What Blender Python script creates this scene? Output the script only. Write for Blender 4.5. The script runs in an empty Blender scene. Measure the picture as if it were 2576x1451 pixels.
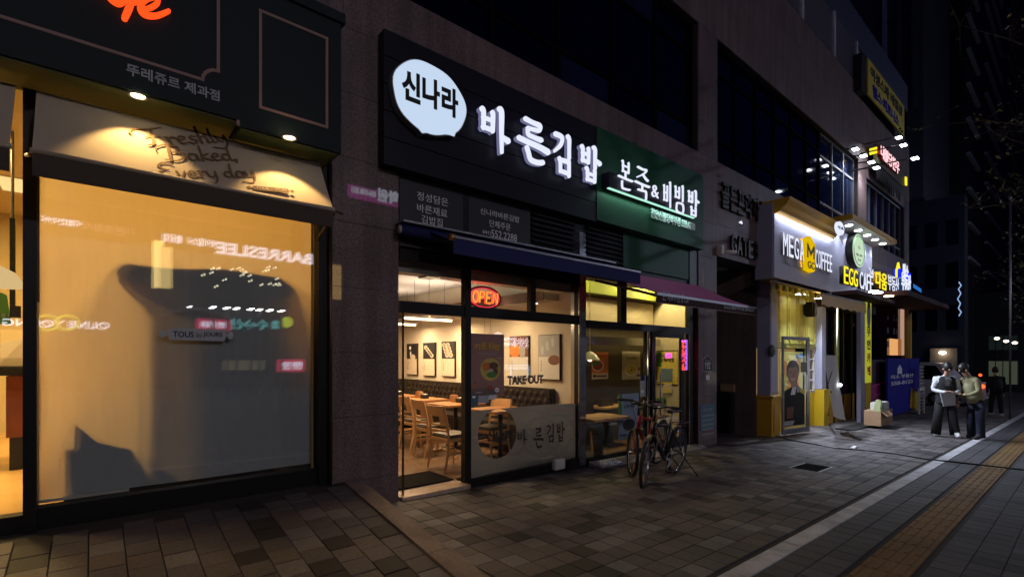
import bpy, math, random, bmesh
from mathutils import Vector, Matrix
random.seed(7)
R = math.radians
scene = bpy.context.scene
COL = scene.collection

# ------------------------------------------------------------------ camera
# world: X runs along the row of shops (away from the viewer), Y into the buildings, Z up
FOC, CXP, HYP = 1240.0, 1288.0, 900.0
ANG = math.atan2(1457.0, FOC)
CA, SA = math.cos(ANG), math.sin(ANG)
cam_d = bpy.data.cameras.new('camera')
cam = bpy.data.objects.new('camera', cam_d)
COL.objects.link(cam)
cam.location = (0, 0, 1.6)
cam.rotation_euler = (R(90), 0, ANG - R(90))
cam_d.sensor_width = 36
cam_d.lens = 36 * FOC / 2576
cam_d.shift_y = (HYP - 725.5) / 2576
cam_d.clip_start = .05
cam_d.clip_end = 600
scene.camera = cam

# ------------------------------------------------------------------ world, exposure
world = bpy.data.worlds.new('World')
scene.world = world
world.use_nodes = True
wn = world.node_tree
bg = wn.nodes['Background']
sky = wn.nodes.new('ShaderNodeTexSky')
sky.sky_type = 'NISHITA'
sky.sun_disc = False
sky.sun_elevation = R(-1.5)
sky.sun_rotation = R(250)
sky.ozone_density = 8
sky.dust_density = 0
wn.links.new(sky.outputs[0], bg.inputs[0])
bg.inputs[1].default_value = .12
scene.view_settings.view_transform = 'Standard'
scene.view_settings.look = 'None'
scene.view_settings.gamma = 1
scene.view_settings.exposure = 0
scene.cycles.use_denoising = True
scene.cycles.max_bounces = 6
scene.cycles.diffuse_bounces = 3
scene.cycles.glossy_bounces = 3
scene.cycles.transmission_bounces = 4
scene.cycles.transparent_max_bounces = 10
scene.cycles.sample_clamp_indirect = 3
scene.cycles.caustics_reflective = False
scene.cycles.caustics_refractive = False

# ------------------------------------------------------------------ measuring helpers (photo columns/rows -> places in the street)
def ray(x, y):
    u = (x - CXP) / FOC
    return (CA + SA * u, SA - CA * u, (HYP - y) / FOC)
def P(x, y, Y):
    d = ray(x, y); t = Y / d[1]
    return Vector((d[0] * t, Y, 1.6 + d[2] * t))
def PX(x, Y): return P(x, 0, Y).x
def PZ(x, y, Y): return P(x, y, Y).z
def PH(x, y, z):
    d = ray(x, y); t = (z - 1.6) / d[2]
    return Vector((d[0] * t, d[1] * t, z))
def PXX(x, y, X):
    d = ray(x, y); t = X / d[0]
    return Vector((X, d[1] * t, 1.6 + d[2] * t))
def G(X): return .03 - .024 * (X - 3.5)
def PG(x, y):
    d = ray(x, y); t = 4.0
    for _ in range(40):
        t = (G(d[0] * t) - 1.6) / d[2]
    return Vector((d[0] * t, d[1] * t, G(d[0] * t)))
def REF(x, y, Yr, Yg=4.93):          # a thing across the road at Yr that a pane at Yg mirrors at this column/row
    p = P(x, y, 2 * Yg - Yr)
    return Vector((p.x, Yr, p.z))

# ------------------------------------------------------------------ materials
def mat(name, col, rough=.6, metal=0., spec=.5, noise=0., nscale=8., bump=0., bscale=60., coat=0., emit=None, es=0., sub=0., alpha=1.):
    m = bpy.data.materials.new(name); m.use_nodes = True
    nt = m.node_tree; b = nt.nodes['Principled BSDF']
    b.inputs['Base Color'].default_value = (*col, 1)
    b.inputs['Roughness'].default_value = rough
    b.inputs['Metallic'].default_value = metal
    b.inputs['Specular IOR Level'].default_value = spec
    b.inputs['Coat Weight'].default_value = coat
    b.inputs['Coat Roughness'].default_value = .08
    if emit:
        b.inputs['Emission Color'].default_value = (*emit, 1)
        b.inputs['Emission Strength'].default_value = es
    if noise or bump:
        tc = nt.nodes.new('ShaderNodeTexCoord')
    if noise:
        n = nt.nodes.new('ShaderNodeTexNoise'); n.inputs['Scale'].default_value = nscale; n.inputs['Detail'].default_value = 8
        n.inputs['Roughness'].default_value = .65
        nt.links.new(tc.outputs['Object'], n.inputs['Vector'])
        cr = nt.nodes.new('ShaderNodeValToRGB')
        cr.color_ramp.elements[0].position = .3; cr.color_ramp.elements[1].position = .7
        cr.color_ramp.elements[0].color = (*[c * (1 - noise) for c in col], 1)
        cr.color_ramp.elements[1].color = (*[min(1, c * (1 + noise)) for c in col], 1)
        nt.links.new(n.outputs[0], cr.inputs[0]); nt.links.new(cr.outputs[0], b.inputs['Base Color'])
    if bump:
        n2 = nt.nodes.new('ShaderNodeTexNoise'); n2.inputs['Scale'].default_value = bscale; n2.inputs['Detail'].default_value = 6
        nt.links.new(tc.outputs['Object'], n2.inputs['Vector'])
        bp = nt.nodes.new('ShaderNodeBump'); bp.inputs['Strength'].default_value = bump; bp.inputs['Distance'].default_value = .01
        nt.links.new(n2.outputs[0], bp.inputs['Height']); nt.links.new(bp.outputs[0], b.inputs['Normal'])
    return m
def glow(name, col, s, sampled=True):
    m = bpy.data.materials.new(name); m.use_nodes = True
    nt = m.node_tree; nt.nodes.clear()
    e = nt.nodes.new('ShaderNodeEmission'); e.inputs[0].default_value = (*col, 1); e.inputs[1].default_value = s
    o = nt.nodes.new('ShaderNodeOutputMaterial'); nt.links.new(e.outputs[0], o.inputs[0])
    if not sampled: m.cycles.emission_sampling = 'NONE'
    return m
def glassmat(name, tint=(.93, .95, .95), base=.07, rough=.0, gain=1.):
    m = bpy.data.materials.new(name); m.use_nodes = True
    nt = m.node_tree; nt.nodes.clear()
    lw = nt.nodes.new('ShaderNodeLayerWeight'); lw.inputs[0].default_value = .5
    pw = nt.nodes.new('ShaderNodeMath'); pw.operation = 'POWER'; pw.inputs[1].default_value = 5
    ma = nt.nodes.new('ShaderNodeMath'); ma.operation = 'MULTIPLY_ADD'; ma.inputs[1].default_value = 1 - base; ma.inputs[2].default_value = base
    nt.links.new(lw.outputs['Facing'], pw.inputs[0]); nt.links.new(pw.outputs[0], ma.inputs[0])
    tr = nt.nodes.new('ShaderNodeBsdfTransparent'); tr.inputs[0].default_value = (*tint, 1)
    gl = nt.nodes.new('ShaderNodeBsdfGlossy'); gl.inputs['Roughness'].default_value = rough
    gl.inputs['Color'].default_value = (gain, gain, gain, 1)
    mx = nt.nodes.new('ShaderNodeMixShader'); o = nt.nodes.new('ShaderNodeOutputMaterial')
    nt.links.new(ma.outputs[0], mx.inputs[0]); nt.links.new(tr.outputs[0], mx.inputs[1]); nt.links.new(gl.outputs[0], mx.inputs[2])
    nt.links.new(mx.outputs[0], o.inputs[0])
    return m
def sheetmat(name, dif, tra, mixf=.5, rough=1., noise=0.):
    m = bpy.data.materials.new(name); m.use_nodes = True
    nt = m.node_tree; nt.nodes.clear()
    d = nt.nodes.new('ShaderNodeBsdfDiffuse'); d.inputs[0].default_value = (*dif, 1)
    t = nt.nodes.new('ShaderNodeBsdfTranslucent'); t.inputs[0].default_value = (*tra, 1)
    mx = nt.nodes.new('ShaderNodeMixShader'); mx.inputs[0].default_value = mixf
    o = nt.nodes.new('ShaderNodeOutputMaterial')
    if noise:
        tc = nt.nodes.new('ShaderNodeTexCoord'); n = nt.nodes.new('ShaderNodeTexNoise'); n.inputs['Scale'].default_value = 2.2; n.inputs['Detail'].default_value = 3
        mp = nt.nodes.new('ShaderNodeMapping'); mp.inputs['Scale'].default_value = (1.5, 1, .5)
        nt.links.new(tc.outputs['Object'], mp.inputs[0]); nt.links.new(mp.outputs[0], n.inputs['Vector'])
        bp = nt.nodes.new('ShaderNodeBump'); bp.inputs['Strength'].default_value = noise; bp.inputs['Distance'].default_value = .08
        nt.links.new(n.outputs[0], bp.inputs['Height']); nt.links.new(bp.outputs[0], d.inputs['Normal']); nt.links.new(bp.outputs[0], t.inputs['Normal'])
    nt.links.new(d.outputs[0], mx.inputs[1]); nt.links.new(t.outputs[0], mx.inputs[2]); nt.links.new(mx.outputs[0], o.inputs[0])
    return m

M = {}
def granite(name, a, b, rough, worn=False):
    m = mat(name, a, rough)
    nt = m.node_tree; p = nt.nodes['Principled BSDF']
    tc = nt.nodes.new('ShaderNodeTexCoord')
    geo = nt.nodes.new('ShaderNodeNewGeometry')
    v = nt.nodes.new('ShaderNodeTexNoise'); v.inputs['Scale'].default_value = 55; v.inputs['Detail'].default_value = 5; v.inputs['Roughness'].default_value = .75
    w = nt.nodes.new('ShaderNodeTexNoise'); w.inputs['Scale'].default_value = 1.4; w.inputs['Detail'].default_value = 5
    nt.links.new(geo.outputs['Position'], v.inputs['Vector']); nt.links.new(geo.outputs['Position'], w.inputs['Vector'])
    cr = nt.nodes.new('ShaderNodeValToRGB')
    cr.color_ramp.elements[0].position = .36; cr.color_ramp.elements[1].position = .64
    cr.color_ramp.elements[0].color = (*b, 1); cr.color_ramp.elements[1].color = (*a, 1)
    nt.links.new(v.outputs[0], cr.inputs[0])
    mx = nt.nodes.new('ShaderNodeMixRGB'); mx.blend_type = 'MULTIPLY'; mx.inputs[0].default_value = .55
    nt.links.new(cr.outputs[0], mx.inputs[1]); 
    cr2 = nt.nodes.new('ShaderNodeValToRGB'); cr2.color_ramp.elements[0].position = .3; cr2.color_ramp.elements[1].position = .75
    cr2.color_ramp.elements[0].color = (.45, .43, .42, 1)
    nt.links.new(w.outputs[0], cr2.inputs[0]); nt.links.new(cr2.outputs[0], mx.inputs[2])
    st = nt.nodes.new('ShaderNodeTexNoise'); st.inputs['Scale'].default_value = 3.5; st.inputs['Detail'].default_value = 4
    mp = nt.nodes.new('ShaderNodeMapping'); mp.inputs['Scale'].default_value = (1.6, 1, .16)
    nt.links.new(geo.outputs['Position'], mp.inputs[0]); nt.links.new(mp.outputs[0], st.inputs['Vector'])
    r4 = nt.nodes.new('ShaderNodeValToRGB'); r4.color_ramp.elements[0].position = .42; r4.color_ramp.elements[1].position = .58
    r4.color_ramp.elements[0].color = (.68, .66, .64, 1); nt.links.new(st.outputs[0], r4.inputs[0])
    m4 = nt.nodes.new('ShaderNodeMixRGB'); m4.blend_type = 'MULTIPLY'; m4.inputs[0].default_value = 0 if worn else .8
    nt.links.new(mx.outputs[0], m4.inputs[1]); nt.links.new(r4.outputs[0], m4.inputs[2])
    last = m4.outputs[0]
    if worn:
        mx.inputs[0].default_value = .8
        vo = nt.nodes.new('ShaderNodeTexVoronoi'); vo.inputs['Scale'].default_value = 2.6; vo.inputs['Randomness'].default_value = 1
        nt.links.new(geo.outputs['Position'], vo.inputs['Vector'])
        r3 = nt.nodes.new('ShaderNodeValToRGB'); r3.color_ramp.elements[0].position = .035; r3.color_ramp.elements[1].position = .055
        r3.color_ramp.elements[0].color = (.25, .25, .25, 1); nt.links.new(vo.outputs['Distance'], r3.inputs[0])
        m2 = nt.nodes.new('ShaderNodeMixRGB'); m2.blend_type = 'MULTIPLY'; m2.inputs[0].default_value = 1
        nt.links.new(last, m2.inputs[1]); nt.links.new(r3.outputs[0], m2.inputs[2]); last = m2.outputs[0]
        n5 = nt.nodes.new('ShaderNodeTexNoise'); n5.inputs['Scale'].default_value = 120; n5.inputs['Detail'].default_value = 4
        nt.links.new(geo.outputs['Position'], n5.inputs['Vector'])
        bp = nt.nodes.new('ShaderNodeBump'); bp.inputs['Strength'].default_value = .35; bp.inputs['Distance'].default_value = .004
        nt.links.new(n5.outputs[0], bp.inputs['Height']); nt.links.new(bp.outputs[0], p.inputs['Normal'])
    nt.links.new(last, p.inputs['Base Color'])
    return m
M['granite'] = granite('polished_pink_granite', (.27, .187, .175), (.085, .056, .052), .5)
M['granite'].node_tree.nodes['Principled BSDF'].inputs['Coat Weight'].default_value = .9
M['granite'].node_tree.nodes['Principled BSDF'].inputs['Coat Roughness'].default_value = .02
M['granite_rough'] = granite('honed_pink_granite', (.245, .175, .178), (.078, .055, .055), .55)
M['granite_kerb'] = granite('granite_kerb', (.30, .23, .19), (.2, .15, .13), .8)
M['black_metal'] = mat('black_aluminium', (.007, .007, .008), .45, 0, .25)
M['frame'] = mat('dark_anodised_frame', (.012, .010, .010), .4, .0, .3)
M['bronze'] = mat('bronze_trim', (.10, .055, .035), .35, .6)
M['steel'] = mat('brushed_steel', (.45, .45, .47), .22, 1.)
M['steel_dull'] = mat('dull_steel', (.35, .35, .37), .45, .9)
M['teal'] = mat('dark_green_fascia', (.007, .014, .017), .6, 0, .25)
M['soffit'] = mat('olive_soffit', (.04, .065, .018), .6)
M['pink_line'] = mat('dusty_pink_line', (.30, .18, .155), .6)
M['pale_print'] = mat('pale_grey_print', (.42, .45, .47), .6)
M['canvas'] = mat('cream_canvas', (.45, .37, .28), .85, bump=.15, bscale=140)
M['brown_canvas'] = mat('brown_canvas', (.075, .055, .04), .9)
M['brown_print'] = mat('brown_print_on_canvas', (.17, .105, .055), .85)
M['black_clad'] = mat('charcoal_cladding', (.010, .010, .018), .42, 0, .25)
M['charcoal_panel'] = mat('charcoal_panel', (.022, .021, .026), .5)
M['green'] = mat('green_fascia', (.012, .075, .035), .5, 0, .3)
M['navy'] = mat('navy_canvas', (.01, .014, .10), .8)
M['pink'] = mat('plum_canvas', (.46, .09, .26), .85)
M['maroon'] = mat('maroon_valance', (.035, .008, .012), .85)
M['louver'] = mat('dark_louver', (.016, .017, .02), .45)
M['wood'] = mat('pale_wood', (.55, .33, .15), .4, noise=.15, nscale=5)
M['wood_top'] = mat('table_wood', (.40, .19, .075), .3, noise=.12, nscale=5)
M['cushion'] = mat('dark_cushion', (.05, .038, .028), .4)
M['cushion_tan'] = mat('tan_cushion', (.20, .15, .10), .4)
M['leather'] = mat('dark_leather', (.016, .010, .007), .42, 0, .35)
M['cream_wall'] = mat('cream_wall', (.62, .54, .42), .8)
M['cream_wall2'] = mat('warm_cream_wall', (.52, .43, .27), .8)
M['shop_floor'] = mat('shop_floor', (.20, .125, .075), .25, noise=.1, nscale=3)
M['wood_floor'] = mat('bakery_floor', (.58, .36, .14), .3, noise=.2, nscale=2)
M['ceil_grey'] = mat('painted_ceiling', (.58, .54, .50), .85)
M['ceil_blue'] = mat('blue_ceiling_band', (.10, .36, .52), .85)
M['ceil_green'] = mat('olive_green_ceiling', (.16, .19, .012), .8)
M['dark_wood_wall'] = mat('dark_panel_wall', (.06, .042, .025), .5, noise=.2, nscale=3)
M['mat_black'] = mat('door_mat', (.006, .005, .005), .95, 0, .1)
M['marble'] = mat('marble_threshold', (.5, .38, .28), .25, noise=.3, nscale=6)
M['white'] = mat('white_paint', (.72, .72, .72), .5)
M['offwhite'] = mat('off_white_paint', (.6, .58, .53), .55)
M['grey'] = mat('grey_plastic', (.32, .32, .32), .5)
M['black'] = mat('black_plastic', (.01, .01, .011), .45)
M['rubber'] = mat('rubber', (.012, .012, .012), .7)
M['glass'] = glassmat('window_glass', (.93, .94, .93), .075)
M['glass_dark'] = mat('dark_office_glass', (.001, .002, .010), .05, 0, .25)
M['sheet'] = sheetmat('roller_blind_paper', (.68, .77, .80), (.88, .66, .38), .40, noise=.35)
M['film'] = sheetmat('frosted_film', (.24, .255, .28), (.19, .20, .225), .25)
M['asphalt'] = mat('asphalt', (.045, .045, .047), .9, noise=.2, nscale=40, bump=.3)
M['joint'] = mat('joint_sand', (.035, .03, .027), .95)
M['red'] = mat('red_paint', (.35, .015, .015), .3)
M['w_print'] = mat('white_print', (.82, .82, .85), .6)
M['k_print'] = mat('black_print', (.012, .012, .014), .6)
M['poster_grey'] = sheetmat('poster_mauve_grey', (.36, .265, .27), (.36, .27, .28), .45)
M['poster_yellow'] = sheetmat('poster_yellow_print', (.85, .62, .08), (.95, .75, .1), .5)
M['orange'] = mat('orange_print', (.75, .22, .04), .6)
M['yellow_p'] = mat('yellow_paint', (.62, .42, .02), .45)
M['yellow_d'] = mat('mustard_paint', (.55, .30, .02), .5)
M['lavender'] = mat('grey_lavender_panel', (.30, .30, .40), .5)
M['bluewall'] = mat('pale_blue_grey_render', (.42, .43, .56), .6)
M['lf_green'] = mat('green_print', (.08, .25, .06), .7)
M['food_y'] = mat('egg_yellow', (.65, .5, .1), .6, noise=.3, nscale=25)
M['food_o'] = mat('carrot_orange', (.7, .2, .03), .6, noise=.3, nscale=30)
M['food_r'] = mat('chilli_red', (.42, .06, .02), .6, noise=.4, nscale=30)
M['food_b'] = mat('beef_brown', (.16, .06, .03), .6, noise=.4, nscale=30)
M['food_w'] = mat('rice_cream', (.62, .52, .38), .7, noise=.15, nscale=30)
M['bluegrey'] = mat('blue_grey_board', (.14, .2, .27), .5)
M['board_blue'] = mat('royal_blue_board', (.006, .008, .26), .6, 0, .2)
M['blueprint'] = mat('slate_blue_print', (.08, .16, .22), .6)
M['skin'] = mat('skin', (.45, .26, .18), .5)
M['skin_dim'] = mat('skin_print', (.42, .25, .17), .6)
M['hair'] = mat('black_hair', (.01, .008, .007), .5)
M['shirt_w'] = mat('white_shirt', (.5, .52, .56), .8)
M['shirt_k'] = mat('khaki_jumper', (.25, .235, .13), .9)
M['cloth_k'] = mat('black_cloth', (.008, .008, .01), .9)
M['denim'] = mat('dark_denim', (.012, .015, .035), .9)
M['card'] = mat('cardboard', (.33, .21, .12), .9, noise=.1, nscale=6)
M['bark'] = mat('bark', (.05, .035, .025), .95, bump=.4, bscale=20)
M['leaf'] = mat('autumn_leaf', (.16, .13, .05), .7)
M['magenta'] = mat('magenta_panel', (.30, .02, .16), .5)
M['tower'] = mat('tower_render', (.07, .075, .09), .9)
M['tower_k'] = mat('tower_dark_render', (.012, .013, .018), .9)
M['slab'] = mat('balcony_edge', (.36, .36, .40), .95, 0, .05)
M['van'] = mat('white_van_paint', (.6, .6, .63), .3, coat=.5)
M['green_box'] = mat('green_plastic', (.14, .35, .02), .5)
M['e_side'] = glow('lit_letter_side', (.42, .42, .78), .36)
# light-giving surfaces
M['e_white'] = glow('lit_white_acrylic', (.78, .82, 1.), 1.05)
M['e_disc'] = glow('lit_pale_disc', (.56, .69, .88), 1.0)
M['e_warm'] = glow('warm_tube', (1., .68, .36), 9.)
M['e_warm_s'] = glow('warm_small_lamp', (1., .72, .35), 12.)
M['e_green'] = glow('mint_led_strip', (.5, 1., .8), .95)
M['e_red'] = glow('red_neon', (1., .05, .03), 2.6)
M['e_orange'] = glow('orange_neon', (1., .30, .03), 2.2)
M['e_cafe'] = glow('orange_red_channel_letter', (1., .07, .01), 1.5)
M['e_cold'] = glow('cold_led', (.8, .87, 1.), 16.)
M['e_strip'] = glow('cold_led_strip', (.75, .8, 1.), 7.)
M['e_yel'] = glow('lit_yellow_letter', (1., .82, .03), 1.1)
M['e_gold'] = glow('lit_gold_emblem', (1., .62, .0), .75)
M['e_disc2'] = glow('lit_pale_green_disc', (.66, .88, .62), .85)
M['e_blue'] = glow('lit_blue_box', (.01, .03, 1.), .9)
M['e_teal'] = glow('lit_teal_box', (.02, .12, .3), .4)
M['e_pink'] = glow('lit_pink_white', (1., .55, .6), 1.4)
M['e_mag'] = glow('magenta_neon', (1., .02, .35), .55)
M['e_vio'] = glow('violet_led', (.28, .02, 1.), 2.)
M['e_yelpanel'] = glow('lit_yellow_column', (.66, .66, .05), .5)
M['e_shop'] = glow('lit_amber_window', (1., .48, .18), .8)
M['e_dim'] = glow('dim_lit_window', (.35, .42, .28), .12)
M['e_refl_w'] = glow('sign_white_across', (.8, .82, 1.), 4.5, False)
M['e_refl_p'] = glow('sign_pink_across', (1., .5, .45), 1.2, False)
M['e_refl_y'] = glow('sign_lime_across', (.7, .9, .05), 2.2, False)
M['e_refl_r'] = glow('sign_crimson_across', (.9, .05, .15), 2.0, False)
M['e_refl_t'] = glow('sign_teal_across', (.2, .9, .9), 2.0, False)
M['e_refl_m'] = glow('sign_magenta_across', (.8, .1, .6), 2.2, False)
M['e_refl_a'] = glow('window_amber_across', (1., .62, .22), 1.2, False)
M['e_refl_g'] = glow('bright_lamp_across', (.95, .97, 1.), 30., False)
M['e_tail'] = glow('tail_lamp', (1., .08, .02), 3.)

# ------------------------------------------------------------------ mesh helpers
class MB:
    def __init__(s): s.v = []; s.f = []; s.mi = []; s.k = 0
    def add(s, vs, fs):
        o = len(s.v); s.v += [tuple(v) for v in vs]; s.f += [tuple(i + o for i in f) for f in fs]; s.mi += [s.k] * len(fs); return s
    def box(s, x0, x1, y0, y1, z0, z1):
        if x0 > x1: x0, x1 = x1, x0
        if y0 > y1: y0, y1 = y1, y0
        if z0 > z1: z0, z1 = z1, z0
        return s.add([(x0,y0,z0),(x1,y0,z0),(x1,y1,z0),(x0,y1,z0),(x0,y0,z1),(x1,y0,z1),(x1,y1,z1),(x0,y1,z1)],
              [(3,2,1,0),(4,5,6,7),(0,1,5,4),(1,2,6,5),(2,3,7,6),(3,0,4,7)])
    def quad(s, a, b, c, d): return s.add([a, b, c, d], [(0, 1, 2, 3)])
    def hexa(s, bot, top):      # two loops of equal length
        n = len(bot)
        return s.add(list(bot) + list(top), [tuple(range(n - 1, -1, -1)), tuple(range(n, 2 * n))] + [(i, (i + 1) % n, n + (i + 1) % n, n + i) for i in range(n)])
    def prism(s, poly, Y0, Y1):     # poly of (x,z), extruded from Y0 (front) to Y1 (back)
        return s.hexa([(p[0], Y1, p[1]) for p in poly], [(p[0], Y0, p[1]) for p in poly])
    def tube(s, pts, r, n=8, closed=False, caps=True):
        pts = [Vector(p) for p in pts]; m = len(pts)
        rs = r if isinstance(r, (list, tuple)) else [r] * m
        o = len(s.v); vs = []; up = None
        for i, p in enumerate(pts):
            if closed: t = pts[(i + 1) % m] - pts[(i - 1) % m]
            else: t = pts[min(i + 1, m - 1)] - pts[max(i - 1, 0)]
            t = t.normalized() if t.length > 1e-9 else Vector((0, 0, 1))
            if up is None:
                up = Vector((0, 0, 1)) if abs(t.z) < .9 else Vector((1, 0, 0))
            a = (up - t * up.dot(t)); a = a.normalized() if a.length > 1e-6 else t.orthogonal().normalized()
            up = a; b = t.cross(a)
            for j in range(n):
                w = 2 * math.pi * j / n
                vs.append(p + (a * math.cos(w) + b * math.sin(w)) * rs[i])
        fs = []
        for i in range(m if closed else m - 1):
            for j in range(n):
                a0 = i * n + j; a1 = i * n + (j + 1) % n; i2 = (i + 1) % m
                fs.append((a0, a1, i2 * n + (j + 1) % n, i2 * n + j))
        if not closed and caps:
            fs.append(tuple(range(n - 1, -1, -1))); fs.append(tuple(range((m - 1) * n, m * n)))
        return s.add(vs, fs)
    def cyl(s, c, r, h, n=20, axis='z', r2=None):
        r2 = r if r2 is None else r2
        c = Vector(c); ax = {'x': Vector((1,0,0)), 'y': Vector((0,1,0)), 'z': Vector((0,0,1))}[axis]
        return s.tube([c, c + ax * h], [r, r2], n)
    def sphere(s, c, r, n=12, m=8, sz=1.):
        c = Vector(c); vs = []
        for i in range(m + 1):
            a = math.pi * i / m
            for j in range(n):
                b = 2 * math.pi * j / n
                vs.append(c + Vector((math.sin(a) * math.cos(b), math.sin(a) * math.sin(b), math.cos(a) * sz)) * r)
        return s.add(vs, [(i * n + j, (i + 1) * n + j, (i + 1) * n + (j + 1) % n, i * n + (j + 1) % n) for i in range(m) for j in range(n)])
    def xf(s, mtx, start=0):
        for i in range(start, len(s.v)):
            s.v[i] = tuple(mtx @ Vector(s.v[i]))
        return s
    def mesh(s, name, mats, smooth=False, bevel=0.):
        me = bpy.data.meshes.new(name); me.from_pydata(s.v, [], s.f)
        ml = mats if isinstance(mats, (list, tuple)) else [mats]
        for q in ml: me.materials.append(q)
        if len(ml) > 1: me.polygons.foreach_set('material_index', s.mi)
        if smooth: me.polygons.foreach_set('use_smooth', [True] * len(me.polygons))
        bm = bmesh.new(); bm.from_mesh(me)
        bmesh.ops.recalc_face_normals(bm, faces=bm.faces)
        if bevel:
            bmesh.ops.bevel(bm, geom=[e for e in bm.edges if len(e.link_faces) == 2 and e.calc_face_angle(0) > .6], offset=bevel, segments=2, affect='EDGES', clamp_overlap=True)
        bm.to_mesh(me); bm.free(); me.update()
        return me
    def build(s, name, mats, parent=None, smooth=False, bevel=0.):
        return link(name, s.mesh(name, mats, smooth, bevel), parent)
def link(name, me, parent=None, loc=None):
    o = bpy.data.objects.new(name, me); COL.objects.link(o)
    if parent is not None: o.parent = parent
    if loc is not None: o.location = loc
    return o
def tag(o, label=None, cat=None, group=None, kind=None):
    if label: o['label'] = label
    if cat: o['category'] = cat
    if group: o['group'] = group
    if kind: o['kind'] = kind
    return o
def T(name, label, cat, group=None, loc=(0, 0, 0), rz=0.):
    o = bpy.data.objects.new(name, None); COL.objects.link(o); o.empty_display_size = .1
    o.location = loc; o.rotation_euler = (0, 0, rz)
    return tag(o, label, cat, group)
def structure(o): o['kind'] = 'structure'; return o
def copy_tree(o, parent=None):
    c = o.copy(); COL.objects.link(c); c.parent = parent
    for ch in list(o.children): copy_tree(ch, c)
    return c

FRONT = (Vector((1, 0, 0)), Vector((0, 0, 1)))
def place(me, origin, right, up, w, h, depth0):
    """squeeze a flat mesh (local x,y,z) into a w x h patch at origin"""
    xs = [v.co.x for v in me.vertices]; ys = [v.co.y for v in me.vertices]
    ax, ay = min(xs), min(ys); bx, by = max(xs) - ax, max(ys) - ay
    out = right.cross(up); origin = Vector(origin)
    sx = (w / bx) if w else (h / by); sy = (h / by) if h else sx
    for v in me.vertices:
        v.co = origin + right * ((v.co.x - ax) * sx) + up * ((v.co.y - ay) * sy) + out * (v.co.z + depth0)
    me.update()
_tc = {}
def text_mesh(body, depth=.01, bold=0., shear=0., space=1.):
    key = (body, round(depth, 4), bold, shear, space)
    if key not in _tc:
        cu = bpy.data.curves.new('lettering', 'FONT'); cu.body = body; cu.extrude = depth / 2; cu.offset = bold; cu.shear = shear
        cu.space_character = space; cu.resolution_u = 3
        if '\n' in body: cu.align_x = 'CENTER'
        o = bpy.data.objects.new('lettering', cu)
        me = bpy.data.meshes.new_from_object(o)
        bpy.data.objects.remove(o); bpy.data.curves.remove(cu)
        _tc[key] = me
    return _tc[key].copy()
def text(name, body, origin, w, h, m, parent=None, depth=.01, bold=0., shear=0., right=None, up=None, space=1., stand=0.):
    right = right or FRONT[0]; up = up or FRONT[1]
    me = text_mesh(body, depth, bold, shear, space)
    me.materials.clear(); me.materials.append(m)
    place(me, origin, right, up, w, h, depth / 2 + stand)
    return link(name, me, parent)
def ftext(name, body, x0, x1, ytop, ybot, Y, m, parent=None, depth=.01, bold=0., shear=0., space=1.):
    """lettering on a facade plane: from column x0 to x1, its top and foot measured at column x0"""
    a = P(x0, ybot, Y); z1 = PZ(x0, ytop, Y)
    return text(name, body, a, PX(x1, Y) - a.x, z1 - a.z, m, parent, depth, bold, shear, space=space)

# brush lettering: strokes of (x, y, width) in a 1 x 1 box
def ribbon(mb, pts, depth, z, mtx):
    out = []
    n = len(pts)
    for i in range(n - 1):
        p0 = pts[max(i - 1, 0)]; p1 = pts[i]; p2 = pts[i + 1]; p3 = pts[min(i + 2, n - 1)]
        for k in range(5):
            t = k / 5
            out.append([.5 * ((2 * p1[a]) + (-p0[a] + p2[a]) * t + (2 * p0[a] - 5 * p1[a] + 4 * p2[a] - p3[a]) * t * t + (-p0[a] + 3 * p1[a] - 3 * p2[a] + p3[a]) * t ** 3) for a in range(3)])
    out.append(list(pts[-1]))
    L, Rr = [], []
    for i, q in enumerate(out):
        a = out[max(i - 1, 0)]; b = out[min(i + 1, len(out) - 1)]
        dx, dy = b[0] - a[0], b[1] - a[1]; l = math.hypot(dx, dy) or 1
        nx, ny = -dy / l, dx / l
        L.append((q[0] + nx * q[2] / 2, q[1] + ny * q[2] / 2)); Rr.append((q[0] - nx * q[2] / 2, q[1] - ny * q[2] / 2))
    def cap(q, a, sgn):
        dx, dy = q[0] - a[0], q[1] - a[1]; th = math.atan2(dy, dx); r = q[2] / 2
        return [(q[0] + r * math.cos(th + w), q[1] + r * math.sin(th + w)) for w in (R(60 * sgn), R(30 * sgn), 0, R(-30 * sgn), R(-60 * sgn))]
    poly = L + cap(out[-1], out[-2], 1) + Rr[::-1] + cap(out[0], out[1], 1)
    # strips keep it robust
    m = len(out)
    vs = []; 
    for i in range(m): vs += [(*L[i], z), (*Rr[i], z), (*L[i], z - depth), (*Rr[i], z - depth)]
    fs = []
    for i in range(m - 1):
        a = i * 4; b = a + 4
        fs += [(a, a + 1, b + 1, b), (a + 2, b + 2, b + 3, a + 3), (a, b, b + 2, a + 2), (a + 1, a + 3, b + 3, b + 1)]
    for end, idx in ((cap(out[-1], out[-2], 1), (m - 1) * 4), (cap(out[0], out[1], -1), 0)):
        o = len(vs)
        vs += [(*c, z) for c in end] + [(*c, z - depth) for c in end]
        k = len(end)
        fs.append((idx, *[o + i for i in range(k)], idx + 1) )
        for i in range(k - 1): fs.append((o + i, o + i + 1, o + k + i + 1, o + k + i))
        fs.append((idx, o, o + k, idx + 2)); fs.append((idx + 1, o + k - 1, o + 2 * k - 1, idx + 3))
    s0 = len(mb.v); mb.add(vs, fs)
    mb.xf(mtx, s0)
W = .108
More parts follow.
